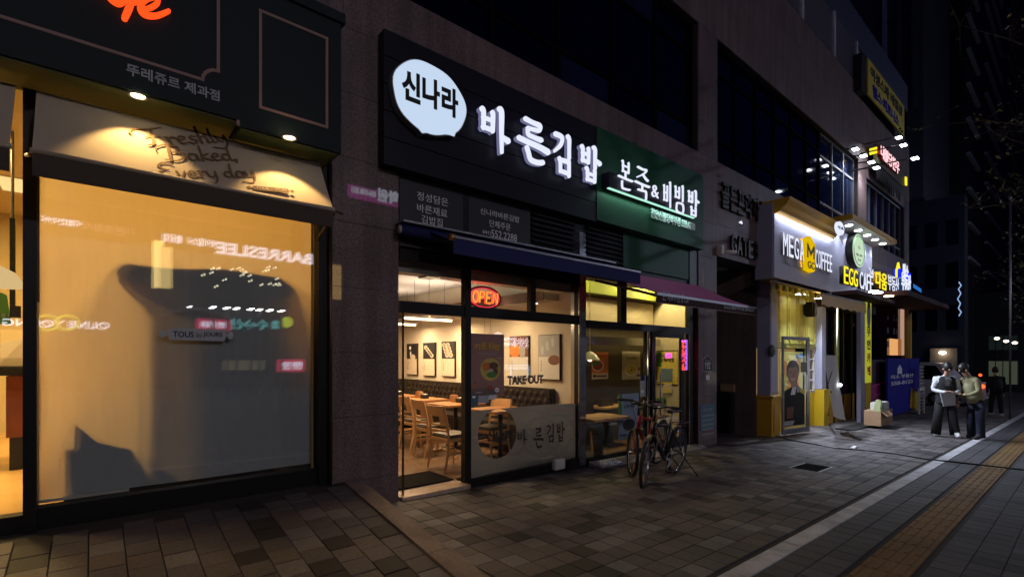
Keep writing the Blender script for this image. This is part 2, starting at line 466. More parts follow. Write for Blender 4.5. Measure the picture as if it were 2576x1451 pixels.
def bieup(x0, x1, y0, y1, w=W):
    m = (y0 + y1) / 2
    return [[(x0 - .03, y1, w * 1.1), (x0 + .02, y1 - .05, w), (x0 + .02, y0, w * .9)], [(x1 - .02, y1 + .01, w), (x1, y1 - .05, w), (x1 - .01, y0, w * .9)],
            [(x0, m + .03, w * .7), (x1, m + .03, w * .7)], [(x0, y0 + .02, w * .8), (x1, y0 + .02, w * .8)]]
GLY = {
 '바': bieup(.08, .40, .42, .82) + [[(.60, .98, W), (.68, .93, W * 1.2), (.68, .5, W), (.69, .02, W * .7)], [(.70, .38, W * .7), (.84, .34, W * 1.1), (.90, .33, W * 1.2)]],
 '른': [[(.22, .95, W * .9), (.45, .93, W * .8), (.70, .92, W), (.68, .80, W * .8)], [(.68, .80, W * .8), (.42, .77, W * .7), (.30, .76, W * .7)], [(.30, .76, W * .8), (.32, .62, W * .8), (.50, .60, W * .8), (.75, .60, W)],
       [(.02, .46, W), (.3, .44, W), (.7, .42, W * 1.1), (.98, .38, W * 1.3)], [(.28, .30, W), (.33, .2, W), (.40, .06, W), (.6, .04, W), (.80, .08, W * 1.1)]],
 '김': [[(.08, .92, W), (.3, .92, W), (.42, .88, W), (.34, .70, W), (.06, .50, W * .7)], [(.68, .98, W), (.76, .92, W * 1.2), (.76, .7, W), (.76, .46, W)],
       [(.28, .36, W), (.33, .3, W), (.34, .06, W * .9)], [(.30, .34, W * .8), (.76, .36, W)], [(.76, .36, W), (.76, .02, W)], [(.33, .07, W * .8), (.76, .07, W * .9)]],
 '밥': bieup(.08, .38, .50, .88) + [[(.62, .99, W), (.70, .94, W * 1.15), (.70, .7, W), (.70, .42, W)], [(.71, .66, W * .7), (.86, .62, W), (.94, .60, W * 1.2)]] + bieup(.32, .70, .03, .34, W * .95),
 '본': bieup(.28, .70, .62, .98, W * .8) + [[(.49, .60, W * .8), (.49, .42, W * .8)], [(.02, .42, W * .8), (.5, .40, W * .8), (.98, .40, W * .9)], [(.26, .28, W * .85), (.28, .06, W * .8), (.5, .04, W * .8), (.80, .06, W * .9)]],
 '죽': [[(.18, .95, W * .8), (.5, .93, W * .8), (.78, .94, W * .9), (.55, .78, W * .8), (.15, .62, W * .7)], [(.52, .78, W * .8), (.7, .68, W * .8), (.88, .62, W * .9)],
       [(.02, .46, W * .9), (.5, .44, W * .8), (.98, .44, W)], [(.50, .42, W * .8), (.50, .26, W * .8)], [(.22, .24, W * .8), (.5, .24, W * .8), (.76, .24, W * .9), (.76, .0, W * .9)]],
 '비': bieup(.12, .50, .22, .78, W * .85) + [[(.80, .98, W * .9), (.86, .93, W), (.86, .5, W * .9), (.86, .02, W * .7)]],
 '빔': bieup(.12, .48, .50, .88, W * .8) + [[(.78, .99, W * .8), (.84, .94, W), (.84, .44, W * .8)], [(.28, .32, W * .8), (.84, .33, W * .8), (.84, .03, W * .8), (.28, .03, W * .8), (.28, .32, W * .8)]],
}
def glyph(name, ch, origin, w, h, m, parent, depth=.06, lean=0., stand=0., thin=1.):
    mb = MB()
    mtx = Matrix.Identity(4)
    for i, st in enumerate(GLY[ch]): ribbon(mb, [(q[0], q[1], q[2] * thin) for q in st], depth, stand + (len(GLY[ch]) - i) * .0011 + depth, mtx)
    o = Vector(origin)
    mb.v = [(o.x + (v[0] + lean * v[1]) * w, o.y - v[2], o.z + v[1] * h) for v in mb.v]
    return mb.build(name, m, parent)
def disc(mb, c, rx, rz, n=28, depth=.004, Y=None):
    """flat round patch facing the street"""
    c = Vector(c); poly = [(c.x + rx * math.cos(2 * math.pi * i / n), c.z + rz * math.sin(2 * math.pi * i / n)) for i in range(n)]
    mb.prism(poly, c.y, c.y + depth); return mb
def lamp(name, typ, loc, energy, col, parent=None, size=.3, size_y=None, rot=None, spot=None, blend=.6):
    l = bpy.data.lights.new(name, typ); l.energy = energy; l.color = col
    if typ == 'AREA':
        l.size = size
        if size_y: l.shape = 'RECTANGLE'; l.size_y = size_y
    else: l.shadow_soft_size = size
    if typ == 'SPOT': l.spot_size = spot; l.spot_blend = blend
    o = bpy.data.objects.new(name, l); COL.objects.link(o); o.location = loc
    if rot: o.rotation_euler = rot
    if parent is not None: o.parent = parent
    return o

CUR = {
 'F': (.62, [[(-.22, .62, .04), (-.27, .8, .06), (-.05, .98, .07), (.3, .95, .08), (.72, 1.04, .05)], [(.36, .95, .09), (.28, .5, .11), (.2, .08, .1), (.02, .0, .06)], [(.1, .5, .06), (.35, .52, .06), (.52, .5, .05)]]),
 'r': (.34, [[(0, .45, .05), (.08, .42, .08), (.08, .0, .09)], [(.08, .25, .06), (.2, .44, .07), (.32, .38, .08)]]),
 'e': (.36, [[(.0, .22, .05), (.2, .28, .06), (.28, .4, .06), (.15, .48, .07), (.03, .25, .1), (.12, .02, .08), (.36, .1, .05)]]),
 's': (.34, [[(.28, .42, .06), (.12, .46, .07), (.1, .3, .09), (.25, .15, .09), (.12, .0, .07), (0, .06, .05)]]),
 'h': (.40, [[(.12, 1.05, .07), (.06, .5, .09), (.03, 0, .09)], [(.05, .25, .06), (.2, .46, .07), (.28, .3, .09), (.26, .02, .08), (.40, .06, .04)]]),
 'l': (.20, [[(.14, 1.08, .07), (.05, .5, .09), (.06, .03, .08), (.2, .06, .04)]]),
 'y': (.40, [[(0, .45, .07), (.05, .1, .09), (.2, .08, .06), (.32, .45, .07)], [(.32, .45, .08), (.27, -.1, .08), (.08, -.38, .07), (-.28, -.28, .05)]]),
 'B': (.64, [[(.16, 1, .09), (.09, .4, .11), (.02, 0, .09)], [(-.25, .62, .04), (-.22, .85, .06), (.1, 1.03, .08), (.45, .88, .09), (.3, .58, .07), (.1, .54, .05)], [(.15, .55, .05), (.46, .5, .09), (.5, .2, .1), (.2, .0, .08), (-.12, .1, .05)]]),
 'a': (.42, [[(.3, .4, .06), (.12, .46, .07), (.02, .2, .1), (.1, .02, .07), (.26, .15, .05), (.31, .42, .07), (.3, .05, .09), (.42, .08, .04)]]),
 'k': (.38, [[(.12, 1, .07), (.03, .0, .09)], [(.3, .46, .07), (.06, .25, .06), (.34, .02, .09)]]),
 'd': (.44, [[(.28, .38, .06), (.1, .43, .07), (.02, .2, .1), (.12, .02, .07), (.28, .2, .05)], [(.38, 1.0, .07), (.29, .3, .09), (.31, .03, .08), (.44, .08, .04)]]),
 'E': (.60, [[(.58, .88, .06), (.3, 1.02, .08), (.1, .8, .1), (.25, .58, .07), (.38, .55, .05)], [(.25, .56, .06), (.02, .35, .11), (.1, .05, .1), (.35, .0, .08), (.58, .14, .05)]]),
 'v': (.34, [[(0, .45, .08), (.1, .05, .09), (.28, .46, .05)]]),
 ',': (.15, [[(.05, .08, .09), (.0, -.16, .05)]]), ' ': (.22, []),
}
def cursive(parent, word, o, right, up, w, h, m, out=.004):
    tot = sum(CUR[c][0] for c in word); sx = w / tot; x = 0; n_ = right.cross(up)
    for c in word:
        adv, sts = CUR[c]
        if sts:
            mb = MB()
            for i, st in enumerate(sts): ribbon(mb, st, .002 / max(sx, .01), 0 - i * .001, Matrix.Identity(4))
            mb.v = [tuple(o + right * ((v[0] + x) * sx + v[1] * h * .12) + up * (v[1] * h) + n_ * (out + v[2] * .3)) for v in mb.v]
            mb.build('slogan_letter', m, parent)
        x += adv
YS = 4.85      # stone face of the building
YG = 4.95      # glass line of the shopfronts
# ------------------------------------------------------------------ ground
FR = [2.03, 5.6]
def gslab(mb, x0, x1, y0, y1, top, th=.12):
    mb.hexa([(x0, y0, G(x0) + top - th), (x1, y0, G(x1) + top - th), (x1, y1, G(x1) + top - th), (x0, y1, G(x0) + top - th)],
            [(x0, y0, G(x0) + top), (x1, y0, G(x1) + top), (x1, y1, G(x1) + top), (x0, y1, G(x0) + top)])
mb = MB(); mb.quad((-150, -150, G(-150) - .16), (200, -150, G(200) - .16 + 1), (200, 150, G(200) - .16 + 1), (-150, 150, G(-150) - .16))
mb = MB(); 
gx = [-60, 3.5, 70, 400]; gz = [G(-60) - .17, G(3.5) - .17, G(70) - .17, G(70) - .17]
for i in range(3):
    mb.quad((gx[i], -200, gz[i]), (gx[i + 1], -200, gz[i + 1]), (gx[i + 1], 260, gz[i + 1]), (gx[i], 260, gz[i]))
structure(mb.build('ground', M['asphalt']))
mb = MB(); mb.hexa([(-12, -1.6, G(-12) - .16), (70, -1.6, G(70) - .16), (70, 16, G(70) - .16), (-12, 16, G(-12) - .16)],
                   [(-12, -1.6, G(-12) - .012), (70, -1.6, G(70) - .012), (70, 16, G(70) - .012), (-12, 16, G(-12) - .012)])
pave = structure(mb.build('pavement', M['joint']))

def pavermat(name, c, r=.78):
    m = granite(name, c, tuple(v * .62 for v in c), r, True)
    return m
PV = [pavermat('paver_grey', (.128, .114, .118)), pavermat('paver_warm', (.15, .124, .118)), pavermat('paver_light', (.215, .20, .205)),
      pavermat('paver_dark', (.030, .025, .025)), pavermat('paver_mid', (.105, .093, .095))]
PVC = [pavermat('outer_paver_grey', (.085, .086, .094)), pavermat('outer_paver_mid', (.10, .10, .11)), pavermat('outer_paver_pale', (.115, .115, .125)), pavermat('outer_paver_dark', (.062, .062, .068)), pavermat('outer_paver_blue', (.092, .093, .104))]
rnd = random.Random(3)
def pick(x, y, outer=False):
    r = rnd.random()
    if outer: return 3 if r < .1 else (1 if r < .4 else (2 if r < .55 else (4 if r < .7 else 0)))
    return 3 if r < .17 else (1 if r < .38 else (2 if r < .55 else (4 if r < .75 else 0)))
PS = .192
def paver_cell(xa, ya, dx, dy, gap=.0045, th=.03):
    b = .004
    x0, x1, y0, y1 = xa + gap / 2, xa + dx - gap / 2, ya + gap / 2, ya + dy - gap / 2
    return x0, x1, y0, y1, b
def paver_geo(mb, x0, x1, y0, y1, zf, b=.0035, th=.03, lift=0.):
    bot = [(x0, y0), (x1, y0), (x1, y1), (x0, y1)]
    top = [(x0 + b, y0 + b), (x1 - b, y0 + b), (x1 - b, y1 - b), (x0 + b, y1 - b)]
    o = [(p[0], p[1], zf(*p) - th) for p in bot]; md = [(p[0], p[1], zf(*p) - b + lift) for p in bot]; tp = [(p[0], p[1], zf(*p) + lift) for p in top]
    vs = o + md + tp
    fs = [(8, 9, 10, 11)]
    for i in range(4):
        j = (i + 1) % 4
        fs += [(i, j, 4 + j, 4 + i), (4 + i, 4 + j, 8 + j, 8 + i)]
    mb.add(vs, fs)
def lay(parent, cells, zf, mats, single_n, name='paver', stuffname='paver_field'):
    """cells: (dist, x0, x1, y0, y1, k); the nearest single_n become objects of their own"""
    cells.sort(key=lambda c: c[0])
    for c in cells[:single_n]:
        cx, cy = (c[1] + c[2]) / 2, (c[3] + c[4]) / 2
        mb = MB(); paver_geo(mb, c[1], c[2], c[3], c[4], zf, lift=rnd.uniform(-.0024, .0024))
        z = zf(cx, cy)
        mb.v = [(v[0] - cx, v[1] - cy, v[2] - z) for v in mb.v]
        link(name, mb.mesh(name, mats[c[5]]), parent, (cx, cy, z))
    rest = cells[single_n:]
    if rest:
        mb = MB()
        for c in rest:
            mb.k = c[5]; paver_geo(mb, c[1], c[2], c[3], c[4], zf, lift=rnd.uniform(-.0014, .0014))
        o = mb.build(stuffname, mats, parent); o['kind'] = 'stuff'
zmain = lambda x, y: G(x)
RX0, RX1 = -2.2, 1.90            # bakery ramp
cells = []
ny0 = 1.60 + .15
row = 0; y = YS - PS + .02
while y > 1.74:
    off = (row * .37 % 1) * PS if row % 5 == 2 else 0
    x = 1.2 + off
    while x < 30:
        if not (x < RX1 + .17 and y > 2.2) and x > -.2:
            d = math.hypot(x, y)
            cells.append((d, *[v for v in paver_cell(x, y, PS, PS)][:4], pick(x, y)))
        x += PS
    y -= PS
# strip between rows and the kerb line
lay(pave, cells, zmain, PV, 290)
mb = MB()
cells = []
y = 1.585 - PS
row = 0
while y > -.9:
    x = .3 + (row % 2) * 0
    while x < 26:
        if not (.80 < y + PS / 2 < 1.22): cells.append((0, *paver_cell(x, y, PS, PS)[:4], pick(x, y, True)))
        x += PS
    y -= PS; row += 1
for c in cells: mb.k = c[5]; paver_geo(mb, c[1], c[2], c[3], c[4], zmain, lift=rnd.uniform(-.001, .001))
o = mb.build('outer_paver_field', PVC, pave); o['kind'] = 'stuff'
# granite edging line
for i in range(30):
    x0 = .6 + i * .995
    mb = MB(); paver_geo(mb, x0, x0 + .988, 1.592, 1.742, zmain, lift=.002 + rnd.uniform(-.001, .001)); m_ = mb
    if i == 0: M['edging'] = granite('pale_granite_edging', (.66, .67, .72), (.50, .51, .55), .75)
    m_.build('edging_stone', M['edging'], pave)
# tactile line
M['tactile'] = granite('ochre_tactile_tile', (.27, .155, .045), (.17, .095, .028), .85, True)
for i in range(80):
    x0 = .9 + i * .3
    mb = MB(); paver_geo(mb, x0, x0 + .296, .862, 1.158, zmain, lift=.001)
    for k in range(4):
        yy = .895 + k * .075
        paver_geo(mb, x0 + .012, x0 + .284, yy, yy + .035, zmain, b=.004, lift=.006, th=.0)
    mb.build('tactile_tile', M['tactile'], pave)
# drain grate in the pavement
M['iron'] = mat('cast_iron', (.006, .006, .006), .9, 0, .08)
g = T('drain_cover', 'dark rectangular drain cover with pale rim set in the pavement past the bicycles', 'drain cover')
q = [PG(1993, 1168), PG(2052, 1190), PG(2081, 1183), PG(2026, 1166)]
a = PG(2040, 1176)
mb = MB(); gslab(mb, a.x - .32, a.x + .32, a.y - .2, a.y + .2, .007, .03); mb.build('rim', M['grey'], g)
mb = MB(); gslab(mb, a.x - .30, a.x + .30, a.y - .18, a.y + .18, .0095, .01); mb.build('dark_plate', M['iron'], g)
for i in range(11):
    mb = MB(); xx = a.x - .27 + i * .054; gslab(mb, xx, xx + .012, a.y - .165, a.y + .165, .014, .006); mb.build('bar', M['iron'], g)

# ramped paving in front of the bakery
ZP = .365
def zramp(x, y):
    t = (y - 2.75) / (YS - 2.75)
    return G(1.9) + .0 + (ZP - G(1.9)) * max(0, min(1.1, t)) + .0
mb = MB()
pts = [(-4.5, 2.75), (RX1, 2.75), (RX1, YS + .2), (-4.5, YS + .2)]
mb.hexa([(p[0], p[1], -.15) for p in pts], [(p[0], p[1], zramp(*p) - .012) for p in pts])
ramp = structure(mb.build('bakery_ramp_pavement', M['joint']))
cells = []
x = RX1 - PS; c_ = 0
while x > -1.2:
    y = YS - .02 - PS - ((c_ * 7) % 3) * 0.0
    y0 = YS - .09 - (.096 if c_ % 2 else 0)
    y = y0
    while y > 2.72:
        r = rnd.random()
        cells.append((math.hypot(x, y), *paver_cell(x, y - PS, PS, PS, .006)[:4], 3 if r < .17 else (2 if r < .35 else (1 if r < .6 else 0))))
        y -= PS
    x -= PS; c_ += 1
cells = [c for c in cells if c[3] > 2.74]
lay(ramp, cells, zramp, PV, 300)
mb = MB()
for x0 in [-2.2 + i * 0.5 for i in range(9)]:
    pass
# sloping granite edge of the ramp
ys_ = [2.35, 3.2, 4.05, YS - .02]
for i in range(3):
    w1 = .165 if i != 1 else .17
    y0, y1 = ys_[i] + .003, ys_[i + 1] - .003
    xa, xb = RX1 + .004, RX1 + .004 + w1 + (0.035 if i == 0 else 0)
    def zz(y): return max(G(xa) + .012, zramp(0, y) + .014)
    mb = MB()
    n = 4
    for k in range(n):
        u0, u1 = y0 + (y1 - y0) * k / n, y0 + (y1 - y0) * (k + 1) / n
        mb.hexa([(xa, u0, -.2), (xb, u0, -.2), (xb, u1, -.2), (xa, u1, -.2)], [(xa, u0, zz(u0)), (xb, u0, zz(u0)), (xb, u1, zz(u1)), (xa, u1, zz(u1))])
    mb.build('edge_stone', M['granite_kerb'], ramp)

# ------------------------------------------------------------------ the long building
bld = T('commercial_building', 'long commercial building clad in pinkish brown granite with dark upper windows', 'building', loc=(0, 0, 0))
ZB = PZ(1755, 381, YS)        # foot of the first floor windows
ZT = PZ(1757, 57, YS)        # head of them
ZL0, ZL1 = PZ(2101, 144, YS), PZ(2158, 107, YS)
ZTOP = PZ(2225, 124, YS)
XP1a, XP1b = PX(833, YS), PX(1003, YS)
XP2a, XP2b = PX(1757, YS), PX(1803, YS)
XG = PX(1926, YS)
XW1b = XP2a; XW2a = PX(1805, YS); XW2b = PX(2159, YS); XW3a = PX(2180, YS); XW3b = PX(2275, YS); XEND = PX(2287, YS)
ZS = PZ(1803, 410, YS)
def stones(x0, x1, z0, z1, pw=.95, ph=.62, mt='granite', th=.03):
    nx = max(1, round((x1 - x0) / pw)); nz = max(1, round((z1 - z0) / ph))
    for i in range(nx):
        for j in range(nz):
            a = x0 + (x1 - x0) * i / nx; b = x0 + (x1 - x0) * (i + 1) / nx
            c = z0 + (z1 - z0) * j / nz; d = z0 + (z1 - z0) * (j + 1) / nz
            mb = MB(); mb.box(a + .002, b - .002, YS + rnd.uniform(0, .0015), YS + th, c + .002, d - .002)
            mb.build('stone_panel', M[mt], bld)
def core(x0, x1, z0, z1, y0=YS + .035, y1=YS + .6, name='wall_core', mt='joint'):
    mb = MB(); mb.box(x0, x1, y0, y1, z0, z1); mb.build(name, M[mt], bld)
# pillars
for (a, b, z0, z1, ph) in ((XP1a, XP1b, -.3, ZB - .6, .66), (XP2a, XP2b, -.5, ZB - .6, .66)):
    stones(a, b, z0, z1, .8, ph); core(a + .01, b - .01, z0, z1, YS + .035, YS + (.12 if a > 6 else .6))
for (a, b) in ((XP1a, XP1b), (XP2a, XP2b)):
    mb = MB(); mb.box(b - .028, b - .002, YS + .035, YS + .62, -.3, 3.6); mb.build('pillar_return', M['granite'], bld)
    mb = MB(); mb.box(a + .002, a + .028, YS + .035, YS + (.12 if a > 6 else .62), -.5, 3.6); mb.build('pillar_return', M['granite'], bld)
# lintel over the gate, band above the shops
ZG1 = PZ(1803, 643, YS)
stones(XP2b, XG + .4, ZG1, ZB - .6, .95, .62); core(XP2b, XG + .4, ZG1 + .01, ZB - .6)
stones(-4.0, XEND, ZB - .6, ZB, 1.5, .6); core(-4, XEND, ZB - .6, ZB - .005)
stones(XG + .4, XEND, 3.4, ZB - .6, 1.5, .8, 'granite_rough'); core(XG + .4, XEND, 3.4, ZB - .6)
stones(-4, XP1a, 3.7, ZB - .6, 1.2, .7); core(-4, XP1a, 3.7, ZB - .6)
stones(XP1b, XP2a, 5.05, ZB - .6 if ZB - .6 > 5.1 else 5.1, 1.2, .6); core(XP1b, XP2a, 3.6, ZB - .6, YS + .3)
# between upper windows and above them
stones(XW1b, XW2a, ZB, ZT, .6, .66); core(XW1b, XW2a, ZB, ZT)
stones(XW2b, XW3a, ZB, ZT, .9, .66); core(XW2b, XW3a, ZB, ZT)
stones(XW3b, XEND, ZB, ZT, .9, .66); core(XW3b, XEND, ZB, ZT)
stones(-1, XEND, ZT, ZL0, 1.7, .72, 'granite_rough'); core(-1, XEND, ZT, ZL0)
core(XEND - .3, XEND, -.8, ZTOP, YS + .1, 16, 'end_wall', 'granite_rough')
M['glass_blue'] = mat('blue_office_glass', (.006, .011, .028), .05, 0, .8)
M['louv_grey0'] = mat('grey_window_frame', (.10, .10, .12), .5)
M['frame_black'] = mat('black_window_frame', (.003, .003, .005), .95, 0, .03)
# upper windows
def upper_windows(x0, x1, z0, z1, n, rows=(.0, .22, .78, 1.), mt='glass_dark'):
    y = YS + .16
    mb = MB(); mb.box(x0, x1, y + .05, y + .1, z0, z1); 
    for i in range(n):
        a = x0 + (x1 - x0) * i / n; b = x0 + (x1 - x0) * (i + 1) / n
        for j in range(len(rows) - 1):
            c = z0 + (z1 - z0) * rows[j]; d = z0 + (z1 - z0) * rows[j + 1]
            w = MB(); w.box(a + .03, b - .03, y, y + .02, c + .03, d - .03)
            w.build('window_pane', M['glass_blue' if (mt == 'glass_dark' and rnd.random() < .22) else mt], bld)
        f = MB(); f.box(b - .03, b + .03, y - .04, y + .04, z0, z1) if i < n - 1 else f.box(b - .06, b, y - .04, y + .04, z0, z1)
        f.build('window_mullion', M['frame_black' if x0 < XW1b + 6 and mt == 'glass_dark' else 'louv_grey0'], bld)
    for r_ in rows:
        c = z0 + (z1 - z0) * r_; f = MB(); f.box(x0, x1, y - .03, y + .03, max(z0, c - .03), min(z1, c + .03)); f.build('window_rail', M['frame_black' if mt == 'glass_dark' else 'louv_grey0'], bld)
M['glass_blue'] = mat('blue_office_glass', (.006, .011, .028), .05, 0, .8)
upper_windows(-1, XW1b, ZB, ZT, 8)
upper_windows(XW2a, PX(2075, YS), ZB, ZT, 6)
upper_windows(PX(2075, YS), XW2b, ZB, ZT, 3, (0, .2, .74, 1.), 'glass_blue')
upper_windows(XW3a, XW3b, ZB, PZ(2180, 447, YS), 6, (0, .2, 1.), 'glass_blue')
stones(XW3a, XW3b, PZ(2180, 447, YS), ZT, .9, .7, 'granite_rough')
core(XW3a, XW3b, PZ(2180, 447, YS), ZT)
# printed strip along the heads of the far windows
mb = MB(); zs0, zs1 = PZ(2183, 455, YS), PZ(2183, 424, YS)
XA, XB = PX(2183, YS), PX(2272, YS)
mb.box(XA, XB, YS + .1, YS + .115, zs0, zs1); mb.build('window_sticker_band', M['bluegrey'], bld)
for i, w_ in enumerate(['개인룸', '단체룸', '완비', '개인룸', '단체룸', '완비']):
    xa = XA + (XB - XA) * (i + .12) / 6
    text('window_sticker_text', w_, (xa, YS + .099, zs0 + .15), (XB - XA) / 6 * .74, (zs1 - zs0) * .5, M['pale_print'], bld, .004, .01)
# louvred plant screen and parapet
XLa = PX(1900, YS); XLb = PX(2159, YS)
mb = MB(); mb.box(XLa, XLb, YS + .25, YS + .3, ZL0, ZL1); mb.build('louver_back', M['black_metal'], bld)
M['louv_grey'] = mat('grey_louver_blade', (.42, .42, .50), .6)
M['upper_panel'] = mat('blue_grey_panel', (.045, .055, .09), .5)
for i in range(14):
    z = ZL0 + (ZL1 - ZL0) * (i + .5) / 14
    mb = MB(); mb.hexa([(XLa, YS + .02, z - .035), (XLb, YS + .02, z - .035), (XLb, YS + .12, z + .02), (XLa, YS + .12, z + .02)],
                       [(XLa, YS + .02, z - .025), (XLb, YS + .02, z - .025), (XLb, YS + .12, z + .03), (XLa, YS + .12, z + .03)])
    mb.build('louver_blade', M['louv_grey'], bld)
for px in (1921, 2022, 2102, 2158):
    x = PX(px, YS); mb = MB(); mb.box(x - .12, x, YS - .01, YS + .14, ZL0, ZL1); mb.build('louver_post', M['louv_grey'], bld)
mb = MB(); mb.box(XLa - 3, XEND, YS + .05, YS + .3, ZL1, ZTOP); mb.build('parapet_panel', M['upper_panel'], bld)
mb = MB(); mb.box(XLb, XEND, YS + .1, YS + .3, ZL0, ZL1); mb.build('parapet_panel', M['upper_panel'], bld)
mb = MB(); mb.box(-1, XLa, YS + .05, YS + .3, ZL0, ZTOP); mb.build('parapet_panel', M['upper_panel'], bld)
mb = MB(); mb.box(-4, XEND, YS + .4, 16, ZTOP - .4, ZTOP - .1); mb.build('roof', M['tower_k'], bld)

# raised letters beside the gate
lt = T('gate_lettering', 'dark raised building name and gate number letters on the granite above the gate passage', 'lettering')
M['letter_dk'] = mat('dark_bronze_letter', (.03, .026, .02), .4, .4)
a = P(1810, 522, YS); x1 = PX(1924, YS); hgt = PZ(1810, 458, YS) - a.z
wd = (x1 - a.x) / 6.3
for i, ch in enumerate('골든프라자'):
    text('letter', ch, (a.x + wd * i * 1.03, YS - .012, a.z), wd * .9, hgt, M['letter_dk'], lt, .05, .025)
text('letter', 'Ⅱ', (a.x + wd * 5.35, YS - .012, a.z), wd * .62, hgt * .95, M['letter_dk'], lt, .05, .02)
a = P(1834, 637, YS); x1 = PX(1903, YS); hgt = PZ(1834, 588, YS) - a.z; wd = (x1 - a.x) / 5
for i, ch in enumerate('GATE3'):
    text('letter', ch, (a.x + wd * i, YS - .012, a.z), wd * .84, hgt, M['letter_dk'], lt, .05, .02)
# passage
structure(MB().box(XP2b - .03, XG + .5, YS + 4.2, YS + 4.3, -.6, ZG1 + .3).build('passage_wall', M['granite_rough']))
structure(MB().box(XP2b - .1, XP2b - .03, YS + .64, YS + 4.2, -.6, ZG1 + .3).build('passage_wall', M['granite_rough']))
XGW = 11.54
structure(MB().box(XGW - .04, XGW - .003, YS + .1, YS + 4.2, -.6, ZG1 + .3).build('passage_wall', M['granite']))
structure(MB().box(XP2b, XG, YS + .6, YS + 4.2, ZG1 + .05, ZG1 + .15).build('passage_ceiling', M['ceil_grey']))

# ------------------------------------------------------------------ bakery sign box
YB = 4.42
bs = T('bakery_fascia', 'dark green bakery fascia with dusty pink border lines, overhanging the left window', 'shop sign')
zb = PZ(845, 383, YB); xe = PX(858, YB)
xst = PX(603, YB)
zst = zb + .045; 
mb = MB(); mb.box(-5, xst, YB, YS, PZ(595, 292, YB), 6.2); mb.box(xst, xe, YB, YS, zb, 6.2 if False else PZ(862, 64, YB)); 
mb = MB(); ztopB = PZ(862, 64, YB)
mb.prism([(-5, zst), (xst, zst), (xst, zb), (xe, zb), (xe, ztopB), (-5, ztopB)], YB, YS - .004)
mb.build('box', M['teal'], bs)
mb = MB(); mb.box(-5, xe + .03, YB - .03, YS - .004, ztopB + .003, ztopB + .09); mb.build('coping', M['teal'], bs)
mb = MB(); mb.box(-5, xst - .01, YB + .02, YS - .01, zst - .012, zst - .004); mb.box(xst + .01, xe - .02, YB + .02, YS - .01, zb - .012, zb - .004); mb.build('soffit_panel', M['soffit'], bs)
mb = MB(); mb.box(xst - .02, xst + .0, YB - .006, YB + .02, zb - .0, zst - .002); mb.build('step_trim', M['pink_line'], bs)
# small border frame
def line(mb, pts, w, Y=YB, d=.006):
    for i in range(len(pts) - 1):
        (x0, z0), (x1, z1) = pts[i], pts[i + 1]
        dx, dz = x1 - x0, z1 - z0; l = math.hypot(dx, dz) or 1; nx, nz = -dz / l * w / 2, dx / l * w / 2; ex, ez = dx / l * w / 2, dz / l * w / 2
        mb.prism([(x0 + nx - ex, z0 + nz - ez), (x1 + nx + ex, z1 + nz + ez), (x1 - nx + ex, z1 - nz + ez), (x0 - nx - ex, z0 - nz - ez)], Y - d - .0005 * (i % 2), Y - .001)
fl, fr_ = PX(655, YB), PX(822, YB); ft, fb = PZ(655, 28, YB), PZ(655, 270, YB)
mb = MB(); line(mb, [(fl, fb), (fl, ft), (fr_, ft), (fr_, fb), (fl, fb)], .022); mb.build('border_line', M['pink_line'], bs)
# big border with scooped corner
bx = PX(549, YB); bz = PZ(0, 42, YB); r_ = .105
arc = [(bx - r_ * math.sin(a), bz + r_ * math.cos(a)) for a in [R(v) for v in (0, 18, 36, 54, 72, 90)]]
mb = MB(); line(mb, [(bx, ztopB - .03), (bx, bz + r_)] + arc[1:] + [(-4.8, bz)], .022); mb.build('border_line', M['pink_line'], bs)
# small printed hangul
a = P(318, 188, YB)
text('lettering', '뚜레쥬르 제과점', (a.x, YB - .002, a.z), PX(552, YB) - a.x, None, M['pale_print'], bs, .006, .018)
# orange neon-red script word, only its tail in frame
mb = MB(); sc = .34; ox, oz = PX(300, YB), PZ(385, 42, YB)
def script(strokes, ox, oz, sx, sz, name, m, parent, Y, depth=.03):
    mb = MB()
    for i, st in enumerate(strokes): ribbon(mb, st, depth, depth + i * .001, Matrix.Identity(4))
    mb.v = [(ox + v[0] * sx, Y - v[2], oz + v[1] * sz) for v in mb.v]
    return mb.build(name, m, parent)
fx0, fx1 = PX(285, YB), PX(425, YB); fz0, fz1 = PZ(320, 52, YB), PZ(420, 20, YB)
def q(px, py, w): p = P(px, py, YB); return (p.x, p.z, w)
E_ = []
for st in ([q(268, -10, .03), q(283, 6, .035), q(300, 14, .03), q(318, 0, .025), q(326, -30, .02)],
           [q(352, -60, .03), q(338, -20, .035), q(326, 20, .04), q(313, 50, .035)],
           [q(300, 2, .022), q(330, 10, .028), q(352, 6, .022), q(368, -14, .02)],
           [q(352, 30, .02), q(378, 24, .026), q(397, 10, .026), q(392, -2, .024), q(368, 2, .03), q(352, 20, .034), q(362, 40, .036), q(392, 44, .03), q(424, 32, .022)],
           [q(378, -8, .02), q(396, -20, .026)],
           [q(250, -40, .03), q(225, -20, .035), q(215, -60, .03)]):
    E_.append(st)
for st in E_:
    mb = MB(); ribbon(mb, st, .03, .032, Matrix.Identity(4)); mb.v = [(v[0], YB - v[2], v[1]) for v in mb.v]; mb.build('letter', M['e_cafe'], bs)
